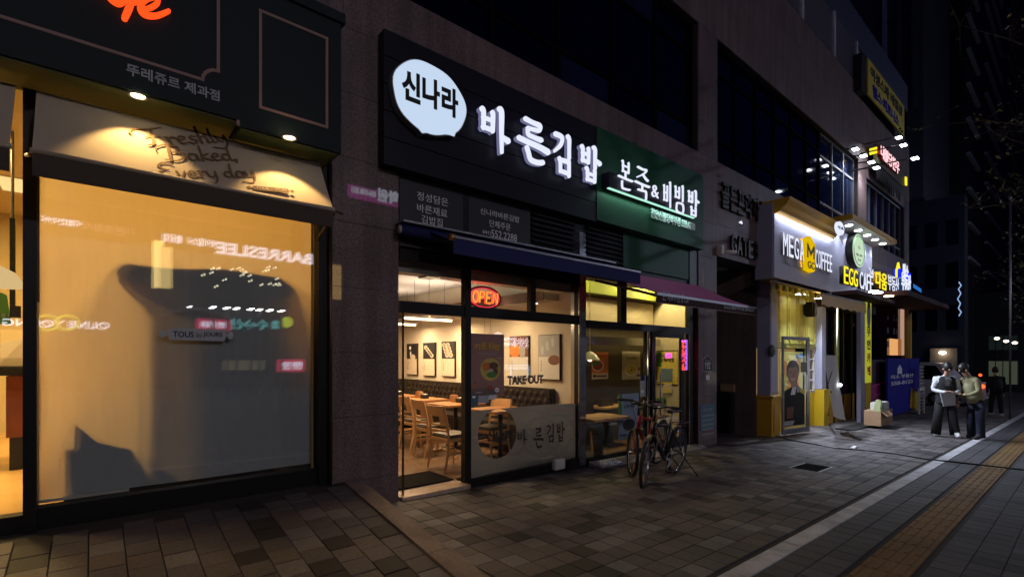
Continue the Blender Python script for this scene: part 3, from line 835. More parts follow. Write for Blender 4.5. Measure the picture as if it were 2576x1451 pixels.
# downlights
lo = []
for (px, py) in ((347, 240), (728, 345)):
    z_ = (zst if px < 600 else zb) - .013
    p = PH(px, py, z_)
    d = T('downlight', 'left' if 0 else ('round recessed downlight in the bakery fascia left of the step' if px < 600 else 'round recessed downlight near the right end of the bakery fascia'), 'downlight', 'downlights under the bakery fascia', loc=(p.x, p.y, z_))
    MB().tube([(.055 * math.cos(t_ * math.pi / 12), .055 * math.sin(t_ * math.pi / 12), -.004) for t_ in range(24)], .009, 6, True).build('ring', M['steel_dull'], d, True)
    MB().cyl((0, 0, -.006), .042, .004, 20).build('lens', glow('lit_downlight_lens', (1., .78, .36), 14.), d)
    lamp('downlight_lamp', 'SPOT', (0, -.0, -.02), 30, (1., .64, .24), d, .025, rot=(R(4), 0, 0), spot=R(88), blend=.4)
# ------------------------------------------------------------------ bakery awning
YA0, YA1 = 4.70, 4.36
aw = T('window_awning', 'cream canvas awning with brown cursive slogan over the bakery window', 'awning')
A0 = P(92, 202, YA0); A1 = P(804, 388, YA0)
zt = (A0.z + A1.z) / 2; xa, xb = A0.x, A1.x
B1 = P(836, 525, YA1); zbot = B1.z; zv = PZ(834, 571, YA1)
zt = zb - .02
def canopy(parent, xa, xb, sag=.0):
    n = 24; mb = MB(); rows = 6
    vs = []
    for j in range(rows + 1):
        t = j / rows
        for i in range(n + 1):
            s = i / n
            x = xa + (xb - xa) * s
            y = YA0 + (YA1 - YA0) * t + .012 * math.sin(t * math.pi); z = zt + (zbot - zt) * t
            vs.append((x, y, z))
    fs = [(j * (n + 1) + i, j * (n + 1) + i + 1, (j + 1) * (n + 1) + i + 1, (j + 1) * (n + 1) + i) for j in range(rows) for i in range(n)]
    mb.add(vs, fs); mb.build('canopy', M['canvas'], parent, True)
    MB().tube([(xa - .01, YA1, zbot - .005), (xb + .01, YA1, zbot - .005)], .018, 10).build('front_bar', M['canvas'], parent, True)
    mb = MB(); mb.box(xa, xb, YA1 - .004, YA1 + .004, zv, zbot - .02); mb.build('valance', M['brown_canvas'], parent)
canopy(aw, xa, xb)
MB().tube([(xb + .02, YA1, zbot - .01), (xb + .09, YA1, zbot - .03)], .012, 8).build('bar_end', M['bronze'], aw, True)
MB().tube([(xb + .02, YA1 + .02, zbot - .03), (xb + .03, YG - .1, zbot - .18)], .011, 8).build('arm', M['bronze'], aw, True)
MB().tube([(xa + .0, YA1 + .02, zbot - .02), (xa - .06, YG - .1, zbot + .1)], .014, 8).build('arm', M['bronze'], aw, True)
aw2 = T('window_awning', 'edge of a second cream canvas awning over the bakery door at the left frame edge', 'awning')
xc = PX(40, YA0)
canopy(aw2, -2.2, xc)
# slogan on the sloping canvas
ea = Vector((0, YA1 - YA0, zbot - zt)); upv = (-ea).normalized(); La = ea.length
def awn(px, py):          # photo position -> (x, distance up the slope)
    d = ray(px, py); nrm = Vector((0, -1, 0)).cross(Vector((1, 0, 0)))
    n_ = Vector((1, 0, 0)).cross(upv); p0 = Vector((0, YA1, zbot)); c0 = Vector((0, 0, 1.6)); dd = Vector(d)
    t = (p0 - c0).dot(n_) / dd.dot(n_); return c0 + dd * t
for w_, (x0, y0), (x1, y1), hp in (('Freshly', (372, 366), (578, 358), .175), ('Baked,', (428, 405), (603, 404), .165), ('Every day', (405, 449), (648, 447), .155)):
    a, b = awn(x0, y0), awn(x1, y1); rt = (b - a); Lw = rt.length; rt.normalize()
    n_ = Vector((1, 0, 0)).cross(upv); u2 = n_.cross(rt).normalized()
    cursive(aw, w_, a, rt, u2, Lw, hp, M['brown_print'])
# rolling-pin emblem
def rolling_pin(parent, o, right, up, w, h, m, mt, txt=True, out=.003):
    o = Vector(o)
    pl = [(.14, .1), (.86, .1), (.88, .3), (.88, .7), (.86, .9), (.14, .9), (.12, .7), (.12, .3)]
    def hnd(s):
        return [(.12, .42), (.09, .42), (.07, .25), (.03, .22), (0, .5), (.03, .78), (.07, .75), (.09, .58), (.12, .58)] if s < 0 else [(.88, .42), (.91, .42), (.93, .25), (.97, .22), (1., .5), (.97, .78), (.93, .75), (.91, .58), (.88, .58)]
    n_ = right.cross(up)
    for nm, poly in (('emblem', pl), ('emblem_handle', hnd(-1)), ('emblem_handle', hnd(1))):
        mb = MB(); pts = [o + right * (p[0] * w) + up * (p[1] * h) + n_ * out for p in poly]
        mb.hexa([p - n_ * .002 for p in pts], pts); mb.build(nm, m, parent)
    if txt:
        text('emblem_text', 'TOUS', o + right * (w * .18) + up * (h * .3), w * .27, h * .4, mt, parent, .002, .02, stand=out + .0005, right=right, up=up)
        text('emblem_text', 'les', o + right * (w * .475) + up * (h * .3), w * .085, h * .36, mt, parent, .002, 0, .3, stand=out + .0005, right=right, up=up)
        text('emblem_text', 'JOURS', o + right * (w * .575) + up * (h * .3), w * .26, h * .4, mt, parent, .002, .02, stand=out + .0005, right=right, up=up)
a = awn(622, 478); b = awn(735, 470); ap = Vector((a.x, YA1, zbot)) + upv * ((a - Vector((a.x, YA1, zbot))).length)
rr = Vector((1, 0, .12)).normalized()
rolling_pin(aw, ap, rr, upv, b.x - a.x, .062, M['brown_print'], M['canvas'])

# ------------------------------------------------------------------ bakery shopfront
sf = T('bakery_shopfront', 'black framed bakery shopfront with one huge window left of the granite pillar', 'shopfront')
zf0 = PZ(95, 1278, YG); zf1 = PZ(795, 1178, YG)
zbb = PZ(400, 1235, YG)
xl, xr = PX(95, YG), PX(795, YG)
zbase = PZ(400, 1232, YG)
zhead = 3.62
MB().box(xl - .0, xr, YG - .04, YG + .08, ZP - .12, zbase).build('base_rail', M['black_metal'], sf)
MB().box(PX(60, YG), xl, YG - .08, YG + .1, ZP - .12, zhead).build('mullion', M['black_metal'], sf)
MB().box(xr, PX(829, YG - .1) , YG - .08, YG + .1, ZP - .12, zhead).build('mullion', M['black_metal'], sf)
MB().box(-3, PX(60, YG), YG - .04, YG + .08, ZP - .12, PZ(30, 1296, YG)).build('base_rail', M['black_metal'], sf)
MB().tube([(PX(832, YG - .12), YG - .115, ZP - .1), (PX(832, YG - .12), YG - .115, 3.5)], .018, 8).build('corner_pipe', M['bronze'], sf, True)
MB().hexa([(xl, YG, zbase), (xr, YG, zbase), (xr, YG + .021, zbase), (xl, YG + .017, zbase)], [(xl, YG, zhead), (xr, YG, zhead), (xr, YG + .0245, zhead), (xl, YG + .0205, zhead)]).build('window_pane', M['glass'], sf)
MB().box(-3, PX(60, YG), YG, YG + .02, zbase - .1, zhead).build('window_pane', M['glass'], sf)
MB().box(xl - .002, xl + .012, YG - .05, YG - .04, 2.0, zhead).build('frame_bead', M['bronze'], sf)
MB().box(xr - .035, xr - .015, YG + .03, YG + .04, zbase, zhead).build('gilt_edge', mat('amber_edge', (.5, .3, .08), .5), sf)
# emblem transfer on the glass
em = T('window_transfer', 'pale rolling pin logo transfer with arched wording on the bakery window', 'window sticker')
a = P(398, 856, YG - .004); w_ = PX(588, YG) - a.x
rolling_pin(em, (a.x, YG - .005, PZ(492, 860, YG)), FRONT[0], FRONT[1], w_, .125, M['pale_print'], M['k_print'])
phr = 'FRESHLY BAKED EVERY DAY'
cxm = a.x + w_ / 2; zc0 = PZ(492, 860, YG) - .13; rad = .40
for i, ch in enumerate(phr):
    if ch == ' ': continue
    th = R(90 + 34 - 68 * i / (len(phr) - 1))
    rt = Vector((math.sin(th), 0, -math.cos(th))); up_ = Vector((math.cos(th), 0, math.sin(th)))
    o = Vector((cxm, YG - .005, zc0)) + up_ * rad
    text('letter', ch, o, None, .028, M['pale_print'], em, .001, .0, right=rt, up=up_, stand=.002)
# roller blind behind the glass
bl = T('roller_blind', 'cream paper roller blind lit from behind in the bakery window', 'blind')
nb, mbv = 26, 20; vs = []
yb0 = YG + .075
for j in range(mbv + 1):
    for i in range(nb + 1):
        s = i / nb; t = j / mbv
        x = xl - .02 + (xr - xl + .02) * s; z = zbase + .035 + (zhead - zbase) * t
        vs.append((x, yb0 + .012 * math.sin(s * 9 + t * 3) * (1 - t) + .02 * math.exp(-s * 14) * math.sin(t * 21) * (1 - t), z))
mb = MB(); mb.add(vs, [(j * (nb + 1) + i, j * (nb + 1) + i + 1, (j + 1) * (nb + 1) + i + 1, (j + 1) * (nb + 1) + i) for j in range(mbv) for i in range(nb)])
mb.build('blind_paper', M['sheet'], bl, True)
MB().box(xl - .01, PX(325, yb0), yb0 - .01, yb0 + .01, zbase + .012, zbase + .034).build('bottom_bar', M['offwhite'], bl)
# opaque shapes added right behind the blind, cut to cast its dark silhouettes
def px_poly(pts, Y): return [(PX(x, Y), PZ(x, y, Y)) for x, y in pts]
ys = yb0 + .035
sh = T('blind_shadow_shape', 'tall opaque shape added behind the blind to cast a shadow with a wide brim', 'shadow shape')
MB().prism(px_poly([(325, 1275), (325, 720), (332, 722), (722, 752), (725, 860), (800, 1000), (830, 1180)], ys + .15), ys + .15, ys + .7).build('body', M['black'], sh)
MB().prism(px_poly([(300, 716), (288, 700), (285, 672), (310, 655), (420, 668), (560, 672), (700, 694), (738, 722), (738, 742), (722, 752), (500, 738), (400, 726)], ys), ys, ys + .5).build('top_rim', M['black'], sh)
sh = T('blind_shadow_step', 'low stepped opaque shape added behind the bottom left of the blind to cast a shadow', 'crates')  # stepped blocker added for the low shadow at the blind's left
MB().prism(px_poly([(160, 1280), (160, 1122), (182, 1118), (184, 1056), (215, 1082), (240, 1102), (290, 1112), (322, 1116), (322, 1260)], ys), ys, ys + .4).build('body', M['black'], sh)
# bakery room
bz0 = zbase - .08
structure(MB().box(-6, 2.0, YG + .12, 12, bz0 - .1, bz0).build('bakery_floor', M['wood_floor']))
structure(MB().box(-6, 2.0, YG + .1, 12, 3.85, 3.95).build('bakery_ceiling', M['cream_wall2']))
structure(MB().box(-6, 2.0, 11, 11.1, bz0, 3.85).build('bakery_back_wall', M['cream_wall2']))
structure(MB().box(XP1a - .02, XP1a + .06, YG + .12, 12, bz0, 3.85).build('bakery_side_wall', M['cream_wall2']))
structure(MB().box(-6, -5.9, YG + .12, 12, bz0, 3.85).build('bakery_side_wall', M['cream_wall2']))
k_b = (0, 1, 0, 1)
for i, (x, y, e) in enumerate(((-1.2, 7.2, 215), (.9, 6.8, 90), (-2.6, 6.4, 105), (-.6, 9.0, 90))):
    l = T('ceiling_light', ['flat warm ceiling light at the middle of the bakery ceiling', 'flat warm ceiling light above the bakery blind', 'flat warm ceiling light over the bakery door side', 'flat warm ceiling light at the back of the bakery'][i], 'ceiling light', 'bakery ceiling lights', loc=(x, y, 3.84))
    MB().box(-.3, .3, -.3, .3, -.03, -.005).build('diffuser', glow('warm_panel', (1., .66, .26), 1.4), l)
    MB().box(-.32, .32, -.32, .32, -.004, .008).build('housing', M['white'], l)
    lamp('panel_lamp', 'AREA', (0, 0, -.05), e, (1., .61, .15) if k_b[i] else (1., .68, .27), l, .55)
# counter seen through the left pane
def at_depth(x, y, Y): return P(x, y, Y)
c = T('service_counter', 'red brown wooden bakery counter seen through the leftmost pane', 'counter')
yq = 7.2
p0, p1 = P(15, 1105, yq), P(62, 930, yq)
MB().box(p0.x - .0, p1.x + 1.2, yq, yq + .7, PZ(30, 1100, yq), PZ(30, 946, yq)).build('front_panel', mat('red_brown_wood', (.22, .06, .02), .35, noise=.2, nscale=4), c)
MB().box(p0.x - .6, p1.x + 1.2, yq - .05, yq + .75, PZ(30, 944, yq), PZ(30, 925, yq)).build('counter_top', M['black'], c)
MB().box(p0.x + .02, p1.x + 1.1, yq + .04, yq + .6, bz0, PZ(30, 1102, yq)).build('plinth', M['black'], c)
dk = T('sign_post', 'black hanging post with a crossbar behind the leftmost bakery pane', 'ceiling post')
pz = 6.9
x0, x1 = PX(24, pz), PX(38, pz)
MB().box(x0, x1, pz, pz + .05, PZ(30, 768, pz), PZ(30, 548, pz)).build('post', M['black'], dk)
MB().box(x0, PX(52, pz), pz, pz + .05, PZ(30, 798, pz), PZ(30, 768, pz) - .002).build('crossbar', M['black'], dk)
MB().cyl(((x0 + x1) / 2, pz + .025, PZ(30, 550, pz)), .012, 3.84 - PZ(30, 550, pz), 8).build('rod', M['black'], dk)
mn = T('menu_board', 'green menu board with small white print inside the bakery at the left edge', 'menu board')
pz = 7.0
MB().prism(px_poly([(-60, 815), (28, 815), (17, 742), (4, 736), (-60, 736)], pz), pz, pz + .03).build('board', M['lf_green'], mn)
text('menu_text', '음료 메뉴', P(-12, 800, pz - .003), .16, .05, M['pale_print'], mn, .002)
MB().cyl(P(-25, 815, pz + .02), .012, -1.4, 8).build('stand', M['black'], mn)
pn = T('pendant_lamp', 'cream shaded pendant lamp inside the bakery at the left edge', 'pendant lamp')
p = P(-8, 712, 6.3)
MB().tube([(p.x, p.y, p.z + .16), (p.x, p.y, p.z + .1), (p.x, p.y, p.z - .03)], [.02, .12, .2], 20, caps=False).build('shade', glow('lit_cream_shade', (1., .68, .3), .9), pn, True)
MB().cyl((p.x, p.y, p.z + .16), .006, 3.84 - p.z - .16, 6).build('cord', M['black'], pn)
bg_ = T('paper_bag', 'crumpled cream bag standing on the bakery counter', 'bag')
p = P(45, 925, 7.3)
MB().hexa([(p.x - .16, 7.2, p.z), (p.x + .12, 7.2, p.z), (p.x + .12, 7.4, p.z), (p.x - .16, 7.4, p.z)], [(p.x - .13, 7.24, p.z + .27), (p.x + .06, 7.22, p.z + .31), (p.x + .08, 7.36, p.z + .3), (p.x - .14, 7.37, p.z + .24)]).build('body', M['canvas'], bg_, bevel=.02)
# ------------------------------------------------------------------ restaurant sign boxes
YK = 4.71
ks = T('restaurant_sign', 'wide charcoal sign box with lit white brush letters and a glowing round badge', 'shop sign')
kx0, kx1 = PX(966, YK), PX(1500, YK); kz1, kz0 = PZ(966, 70, YK), PZ(966, 412, YK)
MB().box(kx0, kx1 - .002, YK + .03, YS - .004, kz0 + .01, kz1 - .01).build('box', M['black_clad'], ks)
for j in range(5):
    a_ = kz0 + (kz1 - kz0) * j / 5; b_ = kz0 + (kz1 - kz0) * (j + 1) / 5
    MB().box(kx0, kx1 - .002, YK, YK + .028, a_ + .005, b_ - .005).build('cladding_board', M['black_clad'], ks)
# round badge
bc = P(1078, 248, YK - .1); rx = (PX(1174, YK - .1) - PX(986, YK - .1)) / 2; rz = .52
cxb = (PX(1174, YK - .1) + PX(986, YK - .1)) / 2; czt = PZ(1060, 148, YK - .1); czb = PZ(1100, 345, YK - .1); czc = (czt + czb) / 2; rz = (czt - czb) / 2
poly = []
for i in range(56):
    t_ = 2 * math.pi * i / 56
    r_ = 1 + .018 * math.sin(3 * t_ + 1) + .012 * math.sin(7 * t_ + .4)
    if R(255) < t_ < R(262): r_ += .05
    if R(288) < t_ < R(300): r_ += .0
    if R(303) < t_ < R(309): r_ += .07
    if R(262) < t_ < R(300): r_ -= .03
    poly.append((cxb + rx * r_ * math.cos(t_), czc + rz * r_ * math.sin(t_)))
bo = MB().prism(poly, YK - .09, YK - .004).build('badge_rim', M['grey'], ks)
poly2 = [(cxb + (p[0] - cxb) * .975, czc + (p[1] - czc) * .975) for p in poly]
MB().prism(poly2, YK - .096, YK - .0905).build('badge_face', M['e_disc'], ks)
wv = (rx * 2) * .78
for i, ch in enumerate('신나라'):
    x0 = cxb - wv / 2 + i * wv / 3 + .01
    text('badge_letter', ch, (x0, YK - .0965, czc - .11 + (.015 if i == 1 else 0)), wv / 3 * .9, .32, M['k_print'], ks, .006, .04)
# brush letters
for ch, x0, x1, yt, yb in (('바', 1212, 1290, 266, 378), ('른', 1308, 1384, 300, 408), ('김', 1396, 1448, 336, 438), ('밥', 1464, 1516, 366, 456)):
    Yl = YK - .12
    a = P(x0, yb, Yl); 
    z1_ = PZ((x0 + x1) / 2, yt, Yl); z0_ = PZ((x0 + x1) / 2, yb, Yl)
    o_ = glyph('letter', ch, (a.x, YK - .015, z0_), PX(x1, Yl) - a.x, z1_ - z0_, M['e_white'], ks, .03, 0., .055)
    glyph('letter_return', ch, (a.x, YK - .015, z0_), PX(x1, Yl) - a.x, z1_ - z0_, M['e_side'], ks, .045, 0., .0)
# green porridge shop sign
js = T('porridge_shop_sign', 'green fascia with lit brush letters over a mint light strip, right of the charcoal sign', 'shop sign')
YJ = 4.71
jx0, jx1 = PX(1500, YJ), PX(1768, YJ)
jzt = PZ(1500, 318, YJ); jz0 = PZ(1768, 628, YJ)
MB().box(jx0 + .002, jx1, YJ - .01, YS - .004, jz0, jzt).build('box', M['green'], js)
for px in (1602, 1704):
    x = PX(px, YJ); MB().box(x - .04, x + .04, YJ + .03, YJ + .1, jzt + .002, jzt + .05).build('bracket', M['green'], js)
# dark letter backing box with strip
Yb = YJ - .16
ax0, ax1 = PX(1533, Yb), PX(1752, Yb)
zr0 = PZ(1535, 470, Yb); zr1 = PZ(1535, 432, Yb)
MB().box(ax0, ax1, Yb, YJ - .012, zr0, zr1).build('letter_backing', M['black_clad'], js)
MB().box(ax0 + .02, ax1 - .02, Yb + .02, Yb + .06, zr0 - .014, zr0 - .002).build('light_strip', M['e_green'], js)
lamp('strip_lamp', 'AREA', ((ax0 + ax1) / 2, Yb + .08, zr0 - .03), 2.5, (.5, 1., .8), js, ax1 - ax0, .04)
for ch, x0, x1, yt, yb in (('본', 1560, 1600, 406, 478), ('죽', 1602, 1642, 420, 498), ('비', 1672, 1696, 454, 520), ('빔', 1700, 1729, 464, 534), ('밥', 1734, 1766, 478, 544)):
    Yl = Yb - .06; a = P(x0, yb, Yl); z1_ = PZ((x0 + x1) / 2, yt, Yl); z0_ = PZ((x0 + x1) / 2, yb, Yl)
    glyph('letter', ch, (a.x, Yb - .01, z0_), (PX(x1, Yl) - a.x) * .9, z1_ - z0_, M['e_white'], js, .03, thin=.56)
Yl = Yb - .06; a = P(1645, 492, Yl)
text('letter', '&', (a.x, Yb - .01, a.z), PX(1662, Yl) - a.x, PZ(1646, 462, Yl) - a.z, M['e_white'], js, .02, -.012)
a = P(1637, 548, YJ - .02)
text('branch_text', '천안신불당북부점 558.6270', (a.x, YJ - .012, a.z), PX(1745, YJ) - a.x, .17, M['w_print'], js, .02, .025)

# ------------------------------------------------------------------ shop transom panels under the signs
YT = YS + .02
kt = T('transom_panels', 'charcoal transom panels with pale hangul and louvers under the charcoal sign', 'shop sign')
zt0 = PZ(1180, 600, YT) - .22; zt1 = kz0 + .12
def panel(x0, x1, name='panel', m='charcoal_panel', a=zt0, b=zt1, Y=YT, par=kt, th=.03):
    return MB().box(PX(x0, Y), PX(x1, Y), Y, Y + th, a, b).build(name, M[m], par)
panel(1005, 1165); panel(1179, 1334); panel(1165.5, 1178.5, 'post', 'frame')
MB().box(PX(1003, YT), PX(1757, YT), YT + .035, YS + .3, zt0, zt1 + .2).build('backing', M['black_metal'], kt)
def lines3(lines, par, m):
    for (s, x0, x1, yt_, yb_) in lines:
        a = P(x0, yb_, YT); z1_ = PZ(x0, yt_, YT)
        text('panel_text', s, (a.x, YT - .001, a.z), PX(x1, YT) - a.x, z1_ - a.z, m, par, .003, .0)
lines3([('정성담은', 1049, 1127, 481, 502), ('바른재료', 1049, 1125, 511, 532), ('김밥집', 1060, 1113, 540, 560),
        ('신나라바른김밥', 1208, 1306, 522, 538), ('단체주문', 1231, 1284, 552, 570), ('041)', 1214, 1235, 578, 590), ('552.2288', 1236, 1300, 577, 596)], kt, M['w_print'])
# louvers
for (a_, b_) in ((1338, 1456), (1478, 1520), (1522, 1566)):
    xa_, xb_ = PX(a_, YT), PX(b_, YT)
    for i in range(11):
        z = zt0 + .06 + (zt1 - zt0 - .1) * i / 11
        MB().hexa([(xa_, YT - .02, z), (xb_, YT - .02, z), (xb_, YT + .03, z + .035), (xa_, YT + .03, z + .035)], [(xa_, YT - .02, z + .008), (xb_, YT - .02, z + .008), (xb_, YT + .03, z + .043), (xa_, YT + .03, z + .043)]).build('louver_blade', M['louver'], kt)
panel(1568, 1732, 'green_panel', 'green', PZ(1570, 672, YT), zt1, YT - .005)
panel(1735, 1757, 'panel', 'frame')
# steel post between the two shops
sp = T('steel_post', 'polished steel post between the restaurant window and the porridge shop', 'post')
xs0, xs1 = PX(1458, YG - .06), PX(1475, YG - .06)
MB().box(xs0, xs1, YG - .06, YG + .12, G(xs0) - .05, zt1 - .25).build('post', M['steel'], sp, bevel=.006)

# ------------------------------------------------------------------ shopfront frames
XR = PX(1462, YG) + .04       # party wall between the shops
kf = T('restaurant_shopfront', 'black framed restaurant shopfront with open doorway and frosted lower glass', 'shopfront')
yfl = YG
zs_t = PZ(1003, 653, YG)      # head of the glass
zs_t2 = PZ(1165, 679, YG)
zm1, zm0 = PZ(1165, 770, YG), PZ(1165, 797, YG)
x_a, x_b, x_c, x_d, x_e, x_f = PX(1003, YG), PX(1165, YG), PX(1180, YG), PX(1331, YG), PX(1344, YG), PX(1453, YG)
zhd = (zs_t + zs_t2) / 2
def bar(x0, x1, z0, z1, par=kf, nm='frame_bar', y0=YG - .035, y1=YG + .045, m='frame'): return MB().box(x0, x1, y0, y1, z0, z1).build(nm, M[m], par)
gk = G(4.5)
bar(x_a, xs0, zhd, zt0 - .002, nm='head_panel')
bar(x_b, x_c, gk - .05, zhd - .001, nm='mullion', y0=YG - .045)
bar(x_d, x_e, zm1 + .001, zhd - .001, nm='mullion')
bar(x_f, xs0 - .002, gk - .05, zhd - .001, nm='mullion')
bar(x_a, x_b - .001, zm0, zm1, nm='transom_bar'); bar(x_c + .001, x_f - .001, zm0, zm1, nm='transom_bar')
zkb = PZ(1300, 1180, YG)
zkb = PZ(1181, 1203, YG)
bar(x_c + .001, x_f - .001, G(5) - .1, zkb, nm='base_rail', y0=YG - .05)
for (a_, b_, c_, d_) in ((x_a, x_b, zm1, zhd), (x_c, x_d, zm1, zhd), (x_e, x_f, zm1, zhd), (x_c, x_f, zkb, zm0)):
    MB().hexa([(a_, YG, c_), (b_, YG, c_), (b_, YG + .013, c_), (a_, YG + .010, c_)], [(a_, YG, d_), (b_, YG, d_), (b_, YG + .017, d_), (a_, YG + .015, d_)]).build('window_pane', M['glass'], kf)
# thin black door edge at the left
xd = PX(1014, YG)
MB().box(xd, xd + .012, YG, YG + .03, .0, zm0).build('door_edge', M['black'], kf)
# threshold and floor level
zth = PZ(1165, 1232, YG)
zth = max(zth, G(3.2) + .05)
xt = MB().box(x_a - .02, x_b + .02, YG - .13, YG + .22, G(3.2) - .1, zth); xt.build('threshold', M['marble'], kf)
FZ = zth + .005
# frosted film with a round clear spot
film = T('frosted_film', 'frosted film on the lower restaurant glass with a clear round spot and dark hangul', 'window film')
zf_t = PZ(1300, 1024, YG)
cx_, cz_ = PX(1255, YG), PZ(1255, 1091, YG); rr_ = (PX(1304, YG) - PX(1207, YG)) / 2
x0, x1, z0, z1 = x_c + .005, x_f - .005, zkb + .003, zf_t
n_ = 48; vs = []; 
for i in range(n_):
    t_ = 2 * math.pi * i / n_ + math.pi / n_; c_, s_ = math.cos(t_), math.sin(t_)
    kx = ((x1 - cx_) if c_ > 0 else (x0 - cx_)) / c_ if abs(c_) > 1e-6 else 1e9
    kz = ((z1 - cz_) if s_ > 0 else (z0 - cz_)) / s_ if abs(s_) > 1e-6 else 1e9
    k_ = min(abs(kx), abs(kz))
    vs.append((cx_ + c_ * rr_, YG + .022, cz_ + s_ * rr_)); vs.append((cx_ + c_ * k_, YG + .022, cz_ + s_ * k_))
fs = [(2 * i, 2 * i + 1, (2 * i + 3) % (2 * n_), (2 * i + 2) % (2 * n_)) for i in range(n_)]
mb = MB(); mb.add(vs, fs)
for (cxx, czz) in ((x0, z0), (x1, z0), (x0, z1), (x1, z1)):
    best = sorted(range(n_), key=lambda i: (vs[2 * i + 1][0] - cxx) ** 2 + (vs[2 * i + 1][2] - czz) ** 2)[:2]
    mb.add([vs[2 * best[0] + 1], vs[2 * best[1] + 1], (cxx, YG + .022, czz)], [(0, 1, 2)])
mb.build('film_sheet', M['film'], film)
for ch, x0_, x1_, yt_, yb_ in (('바', 1300, 1326, 1082, 1120), ('른', 1342, 1366, 1076, 1128), ('김', 1374, 1396, 1068, 1114), ('밥', 1399, 1420, 1062, 1112)):
    a = P(x0_, yb_, YG); z1_ = PZ(x0_, yt_, YG)
    glyph('film_letter', ch, (a.x, YG - .002, a.z), PX(x1_, YG) - a.x, z1_ - a.z, M['k_print'], film, .002)
for i, ch in enumerate('신나라'):
    text('film_letter', ch, (cx_ - rr_ * .62 + i * rr_ * .46, YG - .002, cz_ - .08 - i * .01), rr_ * .4, .14, M['k_print'], film, .002, .03)
# TAKE OUT letters
to = T('take_out_lettering', 'grey TAKE OUT letters stuck on the restaurant window', 'window sticker')
a = P(1276, 968, YG); text('lettering', 'TAKE OUT', (a.x, YG - .003, a.z), PX(1366, YG) - a.x, PZ(1276, 945, YG) - a.z, mat('grey_vinyl', (.16, .13, .13), .6), to, .003, .05)
# stickers
for i, (x0_, x1_, m_, lb, dn) in enumerate(((1181, 1202, 'blueprint', 'blue sticker with a round white mark, leftmost of three under the poster', 0), (1203, 1228, 'pale_print', 'pale lilac notice sticker, middle of three under the poster', 1), (1229, 1249, 'w_print', 'white no smoking sticker with red ring, rightmost of three under the poster', 2))):
    s_ = T('window_sticker', lb, 'sticker', 'stickers under the poster')
    za, zb_ = PZ(x0_, (1022, 1014, 1004)[i], YG), PZ(x0_, (987, 986, 983)[i] - 8, YG)
    MB().box(PX(x0_, YG), PX(x1_, YG), YG - .004, YG - .001, za, zb_).build('sheet', M[m_], s_)
    cx2 = (PX(x0_, YG) + PX(x1_, YG)) / 2; czm = (za + zb_) / 2
    if dn == 0: disc(MB(), (cx2, YG - .006, czm + .02), .028, .028, 20, .0015).build('mark', M['w_print'], s_)
    if dn == 2:
        MB().tube([(cx2 + .026 * math.cos(k * math.pi / 10), YG - .006, czm + .015 + .026 * math.sin(k * math.pi / 10)) for k in range(20)], .0035, 5, True).build('ring', M['red'], s_)
        MB().tube([(cx2 - .02, YG - .006, czm + .035), (cx2 + .02, YG - .006, czm - .005)], .003, 5).build('slash', M['red'], s_)
    if dn == 1: text('print', '이용안내', (cx2 - .03, YG - .0045, czm + .03), .06, .018, M['blueprint'], s_, .001)
# poster: keto gimbap
po = T('window_poster', 'mauve grey poster with yellow hangul and a round dish, hung in the restaurant window', 'poster')
YPo = YG - .012
px0, px1 = PX(1181.5, YPo), PX(1268, YPo); pz1, pz0 = PZ(1181, 838, YPo), PZ(1181, 996, YPo)
MB().box(px0, px1, YPo, YPo + .006, pz0, pz1).build('sheet', M['poster_grey'], po)
pw, ph = px1 - px0, pz1 - pz0
def pp(u, v): return Vector((px0 + u * pw, YPo - .001, pz0 + v * ph))
for i, ch in enumerate('키토김밥'):
    text('print', ch, pp(.12 + i * .195, .735 - (.0, -.015, -.015, .0)[i]), pw * .175, ph * .105, M['poster_yellow'], po, .002, .03)
text('print', '저탄수화물 Diet!', pp(.22, .655), pw * .56, ph * .045, M['pale_print'], po, .002)
c_ = pp(.6, .42)
disc(MB(), c_, .30 * pw, .185 * ph, 30, .001).build('print', M['food_y'], po)
for (u, v, ru, rv, m_) in ((.48, .47, .13, .07, 'food_o'), (.68, .48, .14, .06, 'food_b'), (.58, .41, .09, .05, 'food_w'), (.45, .37, .1, .06, 'food_y'), (.62, .33, .15, .05, 'lf_green'), (.74, .38, .07, .06, 'food_b'), (.57, .40, .04, .025, 'food_r')):
    q_ = pp(u, v); q_.y -= .0015 + ru * .004; disc(MB(), q_, ru * pw, rv * ph, 14, .001).build('print', M[m_], po)
for (u, v, ru, rv, m_) in ((.12, .165, .035, .045, 'food_o'), (.14, .21, .03, .02, 'lf_green'), (.57, .115, .07, .035, 'food_r'), (.78, .075, .065, .038, 'w_print'), (.25, .05, .1, .012, 'food_w'), (.87, .6, .09, .01, 'food_w')):
    q_ = pp(u, v); q_.y -= .0015; disc(MB(), q_, ru * pw, rv * ph, 14, .001).build('print', M[m_], po)
q_ = pp(.78, .075); q_.y -= .003; disc(MB(), q_, .025 * pw, .014 * ph, 12, .001).build('print', M['food_y'], po)
for u in (.5, .68):
    a = pp(u, 1.0); MB().tube([a + Vector((0, .05, 0)), a + Vector((-.01, .05, .1)), a + Vector((-.015, .05, zm0 + .3 - a.z))], .002, 5).build('hanging_wire', M['black'], po)
